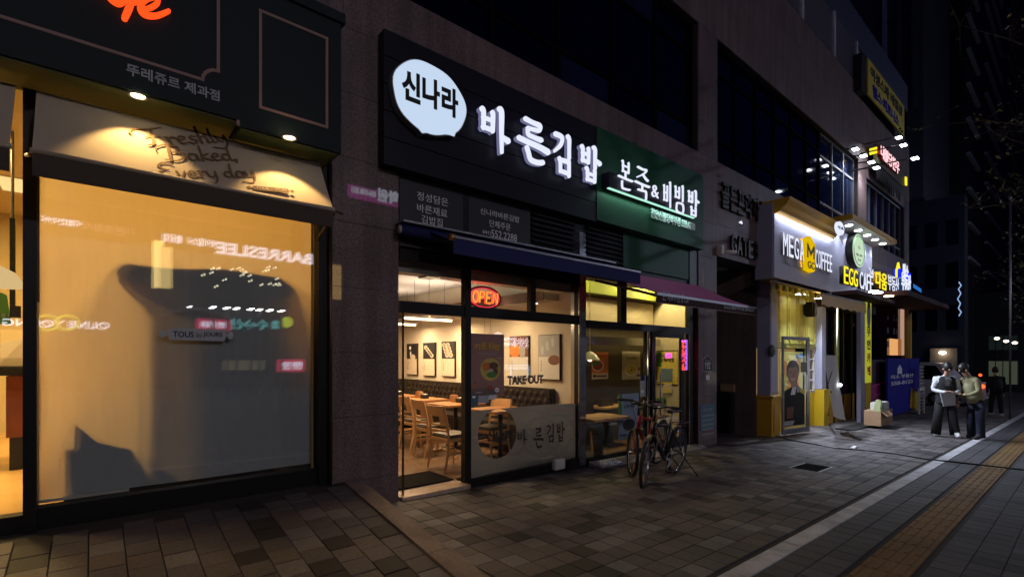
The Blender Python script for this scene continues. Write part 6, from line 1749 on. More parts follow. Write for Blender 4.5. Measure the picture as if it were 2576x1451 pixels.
# shop front of the egg cafe
ef = T('egg_cafe_shopfront', 'dark glazed cafe front with a mustard dado behind the leaning banner', 'shopfront')
gE = G(17)
MB().box(bx1 + .05, g1 - .1, YS + .02, YS + .08, gE + .8, gz0 - .31).build('window_pane', M['glass_dark'], ef)
MB().box(bx1 + .12, g1 - .1, YS, YS + .1, gE - .1, gE + .79).build('dado_panel', M['yellow_d'], ef)
for k in range(5):
    x = bx1 + .12 + (g1 - bx1 - .3) * k / 4
    MB().box(x, x + .06, YS - .03, YS + .019, gE, gz0 - .32).build('mullion', M['frame'], ef)
# white and yellow pillar with unmanned cafe wording
yc = T('yellow_pillar_sign', 'tall glowing yellow pillar sign with black hangul next to a grey post', 'pillar sign')
Yy = YM - .1
a0, a1 = PX(2176, Yy), PX(2190, Yy)
gY = G(20)
MB().box(PX(2165, Yy), a0 - .005, Yy, Yy + .1, gY, gz0 - .3).build('post', M['lavender'], yc)
MB().box(a0, a1, Yy - .02, Yy + .1, PZ(2180, 962, Yy), PZ(2180, 755, Yy)).build('panel', M['e_yelpanel'], yc)
MB().box(a0, a1, Yy - .02, Yy + .1, gY, PZ(2180, 963, Yy)).build('lower_panel', M['yellow_p'], yc)
wl = a1 - a0
disc(MB(), ((a0 + a1) / 2, Yy - .03, PZ(2180, 790, Yy)), wl * .33, .4, 20, .008).build('oval', M['bluegrey'], yc)
for k, ch in enumerate('무인카페'):
    text('letter', ch, (a0 + wl * .2, Yy - .021, PZ(2180, 846 + k * 33, Yy)), wl * .6, .30, M['k_print'] if k < 2 else M['orange'], yc, .01, .03)
# estate agent signs
es = T('estate_agent_sign', 'lit yellow and white hangul letters of the estate agent, right of the cafe letters', 'shop sign')
n0, n1 = PX(2200, YM), PX(2262, YM)
MB().box(n0, n1, YM + .05, YS - .004, PZ(2205, 730, YM), PZ(2205, 672, YM)).build('panel', M['black_clad'], es)
word_letters('다움', 2202, 2231, 679, 722, 'e_yel', es, YM + .02, .02, .1, .08, side='yellow_d')
word_letters('부동산', 2233, 2261, 690, 728, 'e_white', es, YM + .02, .01, .08, .06, side='grey')
mb = MB(); hx = PX(2257, YM); hz = PZ(2257, 684, YM)
mb.tube([(hx - .35, YM - .05, hz - .25), (hx - .35, YM - .05, hz), (hx - .1, YM - .05, hz + .3), (hx + .15, YM - .05, hz - .02), (hx + .15, YM - .05, hz - .3)], .035, 6); mb.build('house_mark', M['e_yel'], es, True)
bs2 = T('blue_estate_sign', 'lit blue and teal sign boxes with white hangul at the far corner of the building', 'shop sign')
o0, o1 = PX(2265, YM - .1), PX(2292, YM - .1)
MB().box(o0, o1, YM - .1, YM + .1, PZ(2265, 697, YM - .1), PZ(2265, 675, YM - .1)).build('upper_box', M['e_blue'], bs2)
text('letter', '미소', (o0 + (o1 - o0) * .2, YM - .102, PZ(2265, 693, YM - .1)), (o1 - o0) * .5, .5, M['e_white'], bs2, .02, .02)
MB().box(o0, o1, YM - .1, YM + .1, PZ(2265, 735, YM - .1), PZ(2265, 699, YM - .1)).build('middle_box', M['e_teal'], bs2)
text('letter', '부동산', (o0 + (o1 - o0) * .08, YM - .102, PZ(2265, 731, YM - .1)), (o1 - o0) * .84, .7, M['e_white'], bs2, .02, .03)
MB().box(o0, o1, YM - .1, YM + .1, PZ(2265, 757, YM - .1), PZ(2265, 744, YM - .1)).build('lower_box', M['e_blue'], bs2)
text('letter', '558-8122', (o0 + (o1 - o0) * .2, YM - .102, PZ(2265, 753, YM - .1)), (o1 - o0) * .6, .22, M['e_white'], bs2, .02, .02)
sr = T('estate_canopy', 'dark flat canopy over the estate agent doors with small recessed lamps', 'canopy')
MB().box(g1 - .2, XEND, YM - .9, YS - .01, PZ(2205, 752, YM) - .0, PZ(2205, 740, YM)).build('slab', M['maroon'], sr)
for k, (px, py) in enumerate(((2236, 747), (2208, 758), (2198, 762))):
    p = P(px, py, YM - .5); MB().cyl((p.x, YM - .5, PZ(2205, 752, YM) - .035), .12, .03, 14).build('lamp_lens', M['e_warm_s'] if k == 0 else M['e_cold'], sr)
ff = T('estate_shopfront', 'dark estate agent front with an amber lit window at its far end', 'shopfront')
MB().box(a1 + .1, XEND - .3, YS + .0, YS + .06, G(24) - .1, PZ(2205, 752, YM) - .01).build('window_pane', M['glass_dark'], ff)
q0, q1 = PX(2241, YS - .05), PX(2258, YS - .05)
MB().box(q0, q1, YS - .06, YS - .01, PZ(2241, 893, YS), PZ(2241, 852, YS)).build('lit_window', M['e_shop'], ff)
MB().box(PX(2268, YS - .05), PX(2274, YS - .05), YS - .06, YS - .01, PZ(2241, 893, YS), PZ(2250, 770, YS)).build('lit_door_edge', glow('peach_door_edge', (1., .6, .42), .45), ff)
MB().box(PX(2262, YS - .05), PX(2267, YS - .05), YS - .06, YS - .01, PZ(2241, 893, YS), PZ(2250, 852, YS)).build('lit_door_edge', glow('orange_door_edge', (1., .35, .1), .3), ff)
for k in range(5):
    for j in range(3): 
        x = PX(2230, YS) + k * .45
        if k in (0, 2, 3): MB().box(x, x + .28, YS - .015, YS - .004, 3.0 + -j * .5, 3.22 - j * .5).build('window_print', mat('faint_print', (.12, .12, .14), .6) if False else M['charcoal_panel'], ff)
MB().box(PX(2276, YS), PX(2286, YS), YS - .1, YS - .004, G(25), PZ(2276, 770, YS)).build('corner_strip', M['yellow_d'], ff)
# upper restaurant sign and lamps
hs_ = T('upper_restaurant_sign', 'lit pinkish white hangul sign with red outlines high on the far granite wall', 'shop sign')
YH = YS - .3
word_letters('내불당한우', 2215, 2262, 362, 396, 'e_pink', hs_, YH, .015, .08, .06, side='red')
xh0, xh1 = PX(2208, YH), PX(2270, YH)
zh0 = PZ(2208, 402, YH)
MB().box(xh0, xh1 + .3, YH + .02, YH + .12, zh0 - .1, PZ(2208, 360, YH)).build('backing', mat('olive_board', (.06, .05, .02), .6), hs_)
mb = MB()
for k in range(14):
    x = xh0 + (xh1 - xh0) * k / 14; mb.prism([(x, zh0 - .1), (x + .3, zh0 - .1), (x + .15, zh0 - .55 - .2 * rnd.random())], YH + .04, YH + .06)
mb.build('grass_cutout', M['black'], hs_)
MB().box(xh0 - .12, xh0 - .05, YH - .0, YS - .1, zh0 + .2, PZ(2208, 372, YH)).build('end_lamp', M['e_yel'], hs_)
MB().box(xh1 + .35, xh1 + .55, YH - .04, YH - .0, zh0 + .0, zh0 + .3).build('end_badge', M['e_yel'], hs_)
for k, (px, py, Yl, lb) in enumerate(((2152, 375, 4.55, 'sign lamp leftmost below the band, first of four in a slanting row'), (2172, 392, 4.5, 'sign lamp second of four in the slanting row'), (2192, 408, 4.45, 'sign lamp third of four in the slanting row'), (2205, 422, 4.4, 'sign lamp fourth of the slanting row, close to the window sticker band'),
                            (2261, 346, 3.9, 'sign lamp on an arm just under the yellow banner corner'), (2273, 365, 3.7, 'sign lamp on an arm, middle of the three outside ones'), (2302, 398, 3.2, 'sign lamp on the longest arm, farthest out from the wall'))):
    p = P(px, py, Yl)
    l = T('sign_lamp', lb, 'sign lamp', 'sign lamps on the upper wall', loc=(p.x, Yl, p.z))
    MB().box(-.12, .12, -.08, .08, 0, .05).build('housing', M['black'], l)
    MB().box(-.10, .10, -.07, .07, -.02, -.001).build('lens', M['e_cold'], l)
    MB().tube([(0, .1, .03), (.1, YS - Yl - .01, .12)], .02, 6).build('arm', M['black'], l, True)
    if k in (1, 3, 4, 5): lamp('sign_lamp_light', 'SPOT', (0, .05, -.05), 110, (.8, .85, 1.), l, .08, rot=(R(38), 0, 0), spot=R(130), blend=.7)
# yellow banner on the parapet
yb_ = T('parapet_banner', 'yellow banner with black and blue hangul high on the parapet', 'banner')
YBn = YS - .25
bx0_, bx1_ = PX(2184, YBn), PX(2275, YBn)
bzt, bzb = PZ(2184, 146, YBn), PZ(2188, 243, YBn)
MB().box(bx0_, bx1_, YBn, YBn + .04, bzb, bzt).build('sheet', mat('banner_gold', (.50, .40, .04), .7), yb_)
MB().box(bx0_ - .5, bx0_ - .02, YBn + .05, YS + .02, bzb, bzt).build('side_box', M['black'], yb_)
W_, H_ = bx1_ - bx0_, bzt - bzb
text('print', '여성스파 네일샵', (bx0_ + .05 * W_, YBn - .002, bzb + H_ * .55), W_ * .88, H_ * .34, M['k_print'], yb_, .01, .035)
text('print', '헬스·피트니스', (bx0_ + .1 * W_, YBn - .002, bzb + H_ * .1), W_ * .72, H_ * .34, M['board_blue'], yb_, .01, .04)

# ------------------------------------------------------------------ leaning banner, tubes, street clutter by the coffee shop
lb_ = T('leaning_banner', 'tall pale sheet hanging loose from a thin pole beside the coffee shop', 'banner stand')
Yb_ = 4.0
def pxb(x, y): return P(x, y, Yb_)
rows = [(pxb(2075, 892), pxb(2105.5, 895)), (pxb(2081, 930), pxb(2111, 933)), (pxb(2087, 967), pxb(2116, 972)), (pxb(2091, 1008), pxb(2121, 1014)), (pxb(2094, 1047), pxb(2125, 1056))]
mb = MB()
vs = []
for k, (a, b) in enumerate(rows):
    for i in range(5):
        v = a.lerp(b, i / 4); vs.append((v.x, v.y + .03 * math.sin(i * 1.5 + k), v.z))
mb.add(vs, [(j * 5 + i, j * 5 + i + 1, (j + 1) * 5 + i + 1, (j + 1) * 5 + i) for j in range(4) for i in range(4)]); mb.build('sheet', M['offwhite'], lb_, True)
MB().tube([pxb(2106, 895), pxb(2107, 760)], .018, 6).build('pole', M['white'], lb_, True)
MB().tube([pxb(2106, 895), pxb(2082, 968)], .008, 6).build('cord', M['k_print'], lb_, True)
MB().tube([PG(2082, 1062), pxb(2090, 985)], .03, 6).build('stand_leg', M['yellow_p'], lb_, True)
ls = T('flash_lamp', 'tiny bright white lamp glinting beside the leaning banner', 'lamp')
p = P(2114, 968, 3.95); MB().sphere(p, .035, 10, 6).build('bulb', M['e_cold'], ls, True); MB().cyl((p.x, p.y, p.z - .12), .01, .1, 6).build('stem', M['black'], ls)
sb2 = T('sandbag', 'long dark sandbag lying in front of the coffee counter', 'sandbag')
p = PG(2072, 1066); mb = MB(); mb.sphere((0, 0, 0), .5, 16, 10, .2); mb.v = [(v[0] * 1.0 + p.x, v[1] * .35 + p.y + .1, v[2] + p.z + .1) for v in mb.v]; mb.build('bag', mat('dark_sandbag', (.03, .035, .05), .8), sb2, True)
mt2 = T('rubber_mat', 'black crumpled rubber mat on the paving right of the leaning banner', 'mat')
p = PG(2170, 1071); gslab(mb := MB(), p.x - 1.6, p.x + .6, p.y - .22, p.y + .2, .03, .03); mb.build('mat', M['rubber'], mt2, bevel=.01)
ab = T('board_stand', 'narrow yellow folding board stand beside the counter', 'board')
p = PG(2058, 1062)
MB().hexa([(p.x - .05, p.y + .25, p.z), (p.x + .25, p.y + .25, p.z), (p.x + .25, p.y + .3, p.z), (p.x - .05, p.y + .3, p.z)], [(p.x + .0, p.y + .4, p.z + .95), (p.x + .22, p.y + .4, p.z + .95), (p.x + .22, p.y + .44, p.z + .95), (p.x + .0, p.y + .44, p.z + .95)]).build('board', M['yellow_p'], ab)
MB().box(p.x - .1, p.x + .25, p.y + .1, p.y + .3, p.z + .12, p.z + .26).build('tray', mat('seafoam', (.2, .3, .24), .5), ab, bevel=.01)
# litter and cable
lt_ = T('litter', 'flat scrap of white paper on the paving near the coffee shop', 'litter')
p = PG(2147, 1127); MB().hexa([(p.x - .1, p.y - .05, p.z + .004), (p.x + .1, p.y - .04, p.z + .004), (p.x + .11, p.y + .03, p.z + .004), (p.x - .08, p.y + .05, p.z + .004)], [(p.x - .09, p.y - .045, p.z + .02), (p.x + .09, p.y - .03, p.z + .045), (p.x + .1, p.y + .03, p.z + .03), (p.x - .08, p.y + .045, p.z + .015)]).build('scrap', M['white'], lt_)
cd = T('ground_cable', 'thin black cable running across the paving from the coffee shop to the road', 'cable')
pts = [PG(x, y) + Vector((0, 0, .012)) for x, y in ((1940, 1092), (1990, 1108), (2050, 1118), (2100, 1128), (2170, 1133), (2250, 1142), (2330, 1156), (2400, 1163), (2480, 1172), (2576, 1183))]
MB().tube(pts, .012, 6).build('cable', M['black'], cd, True)
# far clutter
cbx = T('cardboard_box', 'open cardboard box with paper rubbish spilling out, in front of the blue board', 'box')
a, b = PG(2212, 1042), PG(2276, 1042)
w_ = b.x - a.x; gz = G(20)
s = P(2212, 975, a.y)
Y0 = 3.55
X0, X1 = PX(2216, Y0), PX(2262, Y0)
gz = G(X0) + .12
MB().box(X0, X1, Y0, Y0 + .6, gz, gz + .62).build('body', M['card'], cbx)
MB().hexa([(X0 - .02, Y0 - .02, gz + .62), (X0 + 1.1, Y0 - .02, gz + .62), (X0 + 1.1, Y0 - .0, gz + .62), (X0 - .02, Y0, gz + .62)], [(X0 + .05, Y0 - .2, gz + .42), (X0 + 1.0, Y0 - .2, gz + .42), (X0 + 1.0, Y0 - .19, gz + .42), (X0 + .05, Y0 - .19, gz + .42)]).build('flap', M['card'], cbx)
MB().box(X0 + .5, X1 - .2, Y0 + .08, Y0 + .5, gz + .5, gz + .95).build('paper_pack', M['offwhite'], cbx, bevel=.03)
MB().hexa([(X0, Y0, gz + .5), (X0 + .5, Y0, gz + .6), (X0 + .5, Y0 + .3, gz + .6), (X0, Y0 + .3, gz + .5)], [(X0 + .1, Y0, gz + 1.1), (X0 + .55, Y0, gz + .8), (X0 + .5, Y0 + .2, gz + .85), (X0 + .1, Y0 + .2, gz + 1.15)]).build('bag', mat('pale_green_bag', (.3, .33, .16), .6), cbx, bevel=.03)
cbx.scale = (.62,) * 3; cbx.location = Vector((X0, Y0, gz - .1)) * .38
bb = T('blue_notice_board', 'royal blue upright board with white lettering and a yellow lower corner', 'sign board')
Yq = 4.25
x0, x1 = PX(2233, Yq), PX(2312, Yq); z1, z0 = PZ(2270, 901, Yq), PZ(2290, 1032, Yq)
MB().box(x0, x1, Yq, Yq + .06, z0, z1).build('board', M['board_blue'], bb)
MB().prism([(PX(2288, Yq), PZ(2288, 1025, Yq)), (x1 + .001, PZ(2311, 1034, Yq)), (x1 + .001, PZ(2311, 990, Yq)), (PX(2292, Yq), PZ(2292, 975, Yq))], Yq - .006, Yq - .001).build('yellow_corner', M['yellow_p'], bb)
a = P(2241, 954, Yq); text('lettering', '미소 부동산', (a.x, Yq - .003, a.z), PX(2297, Yq) - a.x, PZ(2241, 943, Yq) - a.z, M['w_print'], bb, .006, .02)
a = P(2241, 970, Yq); text('lettering', '558-8122', (a.x, Yq - .003, a.z), PX(2296, Yq) - a.x, PZ(2241, 960, Yq) - a.z, M['w_print'], bb, .006, .02)
hx, hz = PX(2263, Yq), PZ(2263, 940, Yq); MB().prism([(hx - .3, hz), (hx + .3, hz), (hx + .3, hz + .18), (hx, hz + .32), (hx - .3, hz + .18)], Yq - .006, Yq - .001).build('house_mark', M['w_print'], bb)
mg = T('magenta_hoarding', 'low magenta and dark printed hoarding behind the cardboard box', 'hoarding')
x0, x1 = PX(2193, 4.5), PX(2232, 4.5)
MB().box(x0, x1, 4.5, 4.56, G(22), PZ(2200, 965, 4.5)).build('lower_panel', M['magenta'], mg)
MB().box(x0, x1, 4.52, 4.56, PZ(2200, 965, 4.5) + .01, PZ(2200, 905, 4.5)).build('upper_panel', mat('dim_plum_print', (.05, .02, .05), .6), mg)
for k in range(3): MB().box(x0, x1, 4.47, 4.495, G(22) + .5 + k * .32, G(22) + .53 + k * .32).build('rail', M['pink'], mg)
wr = T('wire_rack', 'pale perforated rack standing beside the blue board', 'rack')
x0, x1 = PX(2314, 4.0), PX(2326, 4.0); z1 = PZ(2320, 975, 4.0); g_ = G(24)
MB().box(x0, x1, 4.0, 4.04, z1 - .1, z1).build('frame_rail', M['offwhite'], wr)
for xx in (x0, x1): MB().box(xx - .03, xx + .03, 4.0, 4.05, g_, z1).build('frame_post', M['offwhite'], wr)
for k in range(14): MB().box(x0 + .04, x1 - .04, 4.01, 4.03, g_ + .15 + k * .12, g_ + .2 + k * .12).build('shelf_bar', M['grey'], wr)

# ------------------------------------------------------------------ bicycles
def bicycle(lab, frame_m, F, Rr, lean, steer, R_=.33, basket=False, seat=True, kick=True):
    """F, Rr: ground contacts of front and rear wheel"""
    b = T('bicycle', lab, 'bicycle', 'bicycles outside the porridge shop')
    F, Rr = Vector(F), Vector(Rr)
    d = (F - Rr); wb = d.length
    M_ = Matrix.Translation(Rr) @ Matrix.Rotation(math.atan2(d.y, d.x), 4, 'Z') @ Matrix.Rotation(lean, 4, 'X')
    def out(mb, nm, m_, par=b, sm=True): mb.xf(M_); return mb.build(nm, m_, par, sm)
    def wheel(cx, ang):
        c = Vector((cx, 0, R_))
        rot = Matrix.Translation(c) @ Matrix.Rotation(ang, 4, 'Z')
        def circ(r, n=36): return [Vector((r * math.cos(2 * math.pi * k / n), 0, r * math.sin(2 * math.pi * k / n))) for k in range(n)]
        mb = MB().tube(circ(R_ - .02), .022, 8, True); mb.xf(rot); w = out(mb, 'wheel', M['rubber'])
        mb = MB().tube(circ(R_ - .047), .011, 6, True); mb.xf(rot); out(mb, 'rim', M['steel'], w)
        mb = MB()
        for k in range(24):
            a_ = 2 * math.pi * k / 24
            mb.tube([(.02 * math.cos(a_ + .9), (.03 if k % 2 else -.03), .02 * math.sin(a_ + .9)), ((R_ - .05) * math.cos(a_), 0, (R_ - .05) * math.sin(a_))], .0016, 3)
        mb.xf(rot); out(mb, 'spokes', M['steel_dull'], w)
        mb = MB().cyl((0, -.05, 0), .022, .1, 10, 'y'); mb.xf(rot); out(mb, 'hub', M['steel_dull'], w)
        return w
    wheel(0, 0); fw = wheel(wb, steer)
    bbk = Vector((.43, 0, .28)); st_ = Vector((.33, 0, .72)); hd_t = Vector((wb - .2, 0, .82)); hd_b = Vector((wb - .15, 0, .66)); rh = Vector((0, 0, R_)); fh = Vector((wb, 0, R_))
    mb = MB()
    mb.tube([bbk, st_], .022, 8).tube([st_, hd_t - Vector((0, 0, .04))], .021, 8).tube([bbk, hd_b], .029, 8).tube([hd_t, hd_b], .03, 8)
    out(mb, 'frame', frame_m)
    mb = MB()
    for s in (-1, 1): mb.tube([rh + Vector((0, s * .06, 0)), bbk + Vector((0, s * .03, 0))], .01, 6).tube([rh + Vector((0, s * .06, 0)), st_ + Vector((0, s * .02, -.03))], .01, 6)
    out(mb, 'rear_stays', frame_m)
    rs = Matrix.Translation(hd_b) @ Matrix.Rotation(steer, 4, 'Z') @ Matrix.Translation(-hd_b)
    mb = MB().tube([hd_b, hd_b + Vector((.01, 0, -.03))], .03, 8)
    for s in (-1, 1): mb.tube([hd_b + Vector((0, s * .03, -.02)), hd_b + Vector((.02, s * .06, -.06)), fh + Vector((-.03, s * .06, .1)), fh + Vector((0, s * .055, 0))], [.017, .017, .014, .01], 7)
    mb.xf(rs); out(mb, 'fork', frame_m)
    mb = MB().tube([hd_t, hd_t + Vector((-.03, 0, .16))], .016, 8)
    hb = hd_t + Vector((-.03, 0, .16)); mb.tube([hb, hb + Vector((.07, 0, .02))], .016, 8)
    hb = hb + Vector((.07, 0, .02)); mb.tube([hb + Vector((-.1, -.31, .02)), hb + Vector((-.03, -.14, .03)), hb, hb + Vector((-.03, .14, .03)), hb + Vector((-.1, .31, .02))], .012, 8)
    mb.xf(rs); out(mb, 'handlebar', M['black'])
    for s in (-1, 1):
        mb = MB().tube([hb + Vector((-.10, s * .31, .02)), hb + Vector((-.045, s * .19, .028))], .018, 8); mb.xf(rs); out(mb, 'grip', M['rubber'])
        mb = MB().tube([hb + Vector((-.03, s * .16, .0)), hb + Vector((-.02, s * .25, -.03))], .007, 6); mb.xf(rs); out(mb, 'brake_lever', M['steel_dull'])
    for s in (-1, 1):
        mb = MB().tube([hb + Vector((-.02, s * .2, -.01)), hb + Vector((.10, s * .1, .02)), hd_t + Vector((.08, s * .03, -.06)), hd_b + Vector((0, s * .02, .02)), bbk + Vector((.1, s * .02, .12))], .0035, 5); out(mb, 'brake_cable', M['black'])
    mb = MB().cyl(hb + Vector((.02, .07, .01)), .028, .025, 12); mb.xf(rs, 0); out(mb, 'bell', M['steel'])
    mb = MB().tube([st_, st_ + Vector((-.035, 0, .17))], .013, 8); out(mb, 'seat_post', M['steel_dull'])
    mb = MB(); sv = []
    for k in range(9):
        t = k / 8; x = st_.x - .035 - .13 + .27 * t; w = .075 * (1 - t) ** .6 + .018
        sv.append([(x, -w, .92), (x, -w * .5, .945), (x, w * .5, .945), (x, w, .92), (x, w * .5, .9), (x, -w * .5, .9)])
    vs = [p for r_ in sv for p in r_]; fs = [(k * 6 + j, k * 6 + (j + 1) % 6, (k + 1) * 6 + (j + 1) % 6, (k + 1) * 6 + j) for k in range(8) for j in range(6)] + [tuple(range(6)), tuple(range(48, 54))]
    mb.add(vs, fs); out(mb, 'saddle', M['black'])
    mb = MB().tube([bbk + Vector((.09 * math.cos(2 * math.pi * k / 24), .06, .09 * math.sin(2 * math.pi * k / 24))) for k in range(24)], .006, 6, True).cyl(bbk + Vector((0, -.07, 0)), .02, .14, 10, 'y')
    out(mb, 'chainring', M['steel_dull'])
    for s in (-1, 1):
        mb = MB().tube([bbk + Vector((0, s * .07, 0)), bbk + Vector((.1 * s, s * .085, -.13 * s))], .01, 6); out(mb, 'crank', M['steel_dull'])
        mb = MB().box(bbk.x + .1 * s - .04, bbk.x + .1 * s + .04, s * .09, s * .17, bbk.z - .13 * s - .01, bbk.z - .13 * s + .01); out(mb, 'pedal', M['black'], sm=False)
    for cx in (0, wb):
        mb = MB(); c = Vector((cx, 0, R_)); pts = [c + Vector(((R_ + .03) * math.cos(R(a_)), 0, (R_ + .03) * math.sin(R(a_)))) for a_ in range(20 if cx == 0 else 60, 176 if cx == 0 else 150, 10)]
        vs = []
        for q_ in pts: vs += [(q_.x, -.03, q_.z - .006), (q_.x, 0, q_.z), (q_.x, .03, q_.z - .006)]
        mb.add(vs, [(k * 3 + j, k * 3 + j + 1, k * 3 + j + 4, k * 3 + j + 3) for k in range(len(pts) - 1) for j in range(2)])
        if cx: mb.xf(rs)
        out(mb, 'mudguard', M['black'])
    mb = MB(); c = Vector((wb - .15, .012, R_ - .1)); mb.box(wb + .1, wb + .15, .0, .012, R_ - .2, R_ - .14); mb.xf(Matrix.Translation((wb, 0, 0)) @ Matrix.Rotation(steer, 4, 'Z') @ Matrix.Translation((-wb, 0, 0))); out(mb, 'spoke_reflector', M['orange'], fw, False)
    if kick:
        mb = MB().tube([Vector((.02, .06, R_ - .02)), Vector((-.04, .30, .03))], .01, 6); mb.xf(M_)
        mb.build('kickstand', M['black'], b, True)
    # rear rack
    mb = MB()
    for s in (-1, 1): mb.tube([(-.25, s * .05, .72), (.25, s * .05, .74)], .006, 6).tube([(0, s * .06, R_), (-.1, s * .05, .72)], .005, 5)
    for k in range(4): mb.tube([(-.25 + k * .13, -.05, .722), (-.25 + k * .13, .05, .722)], .005, 5)
    out(mb, 'rear_rack', M['black'])
    return b
pf, pr = PG(1618, 1222), PG(1704, 1188)
d_ = (pr - pf); d_ = d_.normalized() * 1.03
bicycle('black bicycle with steel rims, the nearer of the two outside the porridge shop', mat('black_frame', (.012, .012, .014), .3), pf, pf + d_, R(-5), R(16))
pf2 = PG(1606, 1202) + Vector((.0, .12, 0)); pr2 = pf2 + Vector((.94, .22, 0)).normalized() * 1.02
bicycle('red bicycle with a red fork standing behind the black one', M['red'], pf2, pr2, R(-4), R(34))

# ------------------------------------------------------------------ people
def person(lab, joints, radii, edges, m_body, extra=None, at=(0, 0, 0), rz=0):
    me = bpy.data.meshes.new('person'); me.from_pydata([Vector(j) for j in joints], edges, [])
    o = bpy.data.objects.new('person', me); COL.objects.link(o)
    o.location = at; o.rotation_euler = (0, 0, rz)
    sk = o.modifiers.new('skin', 'SKIN'); sk.use_smooth_shade = True
    for i, r_ in enumerate(radii):
        r2 = r_ if isinstance(r_, tuple) else (r_, r_)
        me.skin_vertices[0].data[i].radius = r2
    me.skin_vertices[0].data[0].use_root = True
    ss = o.modifiers.new('subd', 'SUBSURF'); ss.levels = 1; ss.render_levels = 1
    for m in m_body: me.materials.append(m)
    dg = bpy.context.evaluated_depsgraph_get()
    m2 = bpy.data.meshes.new_from_object(o.evaluated_get(dg)); o.modifiers.clear(); o.data = m2; m2.name = 'person'
    tag(o, lab, 'person')
    return o, m2
def figure(lab, at, rz, body_cols, lean=.0, armR=None, armL=None, headp=(.06, -.0, .0), legs=((.10, .0), (-.10, .0)), wide=1., hgt=1.):
    # faces +x. joints in metres for a 1.68 m figure
    lx = lean
    J = [(0, 0, .92), (lx * .4, 0, 1.12), (lx * .9, 0, 1.34), (lx * 1.1, 0, 1.42), (lx * 1.3 + headp[0] * .4, 0, 1.49), (lx * 1.4 + headp[0], 0, 1.60),
         (lx * .95, .17 * wide, 1.36), (lx * .95, -.17 * wide, 1.36)]
    aR = armR or [(.02, -.22, 1.1), (.05, -.22, .86), (.06, -.21, .78)]
    aL = armL or [(.02, .22, 1.1), (.05, .22, .86), (.06, .21, .78)]
    J += aL + aR                                           # 8,9,10 / 11,12,13
    Lg = []
    for s, (fx, fy) in zip((1, -1), legs):
        Lg += [(0, s * .09, .86), (fx * .5 + .02, s * (.10 + fy * .5), .47), (fx, s * (.10 + fy), .08), (fx + .14, s * (.11 + fy), .03)]
    J += Lg                                                # 14..17 / 18..21
    E_ = [(0, 1), (1, 2), (2, 3), (3, 4), (4, 5), (2, 6), (2, 7), (6, 8), (8, 9), (9, 10), (7, 11), (11, 12), (12, 13), (0, 14), (14, 15), (15, 16), (16, 17), (0, 18), (18, 19), (19, 20), (20, 21)]
    r_ = [.135, .13, .14, .07, .05, .085, .075, .075, .055, .04, .028, .055, .04, .028, .10, .08, .07, .045, .10, .08, .07, .045]
    J = [(a * hgt, b * hgt, c * hgt) for a, b, c in J]
    o, me = person(lab, J, r_, E_, body_cols, at=at, rz=rz)
    for p in me.polygons:
        c = p.center / hgt
        k = 0
        if c.z < .12: k = 4
        elif c.z < .93: k = 1
        if c.z > 1.45: k = 2
        wx = [Vector(j) for j in (aL[2], aR[2])]
        for w in wx:
            if (c - w).length < .065: k = 2
        if k == 1 and abs(c.y) > .2 and c.z > .7: k = 0
        p.material_index = k
    # hair
    mb = MB(); mb.sphere((0, 0, 0), .108, 16, 10, 1.12)
    hx = J[5]
    mb.v = [(v[0] * .98 + hx[0] - .015, v[1] * .82 + hx[1], v[2] + hx[2] + .045) for v in mb.v if True]
    h = mb.build('hair', M['hair'], o, True)
    # face details
    mb = MB(); mb.sphere((hx[0] + .085, hx[1], hx[2] - .02), .016, 8, 6, 1.5); mb.build('nose', M['skin'], o, True)
    for s in (-1, 1):
        mb = MB(); mb.sphere((hx[0] + .0, hx[1] + s * .082, hx[2] - .01), .02, 8, 6, 1.5); mb.build('ear', M['skin'], o, True)
    # fingers
    for A, s in ((aL, 1), (aR, -1)):
        w = Vector(A[2]) * hgt; el = Vector(A[1]) * hgt; dr = (w - el).normalized()
        side = dr.cross(Vector((0, 0, 1))); side = side.normalized() if side.length > .1 else Vector((1, 0, 0))
        mb = MB()
        for k in range(4):
            b0 = w + dr * .01 + side * (k - 1.5) * .017; ln = (.06, .07, .067, .052)[k]
            mb.tube([b0, b0 + dr * ln * .6, b0 + dr * ln * .9 + Vector((0, 0, -.02))], [.009, .008, .006], 6)
        b0 = w + side * .03; mb.tube([b0, b0 + side * .02 + dr * .02, b0 + side * .022 + dr * .045], [.010, .009, .007], 6)
        mb.build('fingers', M['skin'], o, True)
    return o
def at_px(x, y): return PG(x, y)
A_ = PG(2378, 1098)
f1 = figure('person in a black vest and white shirt with wide black trousers, looking down', A_, R(205), [M['shirt_w'], M['cloth_k'], M['skin'], M['hair'], M['white']], lean=.05,
       armR=[(.04, -.24, 1.10), (.24, -.12, 1.06), (.32, -.05, 1.08)], armL=[(.04, .24, 1.10), (.24, .12, 1.04), (.32, .05, 1.07)], headp=(.09, 0, 0), legs=((.05, .09), (-.05, .09)))
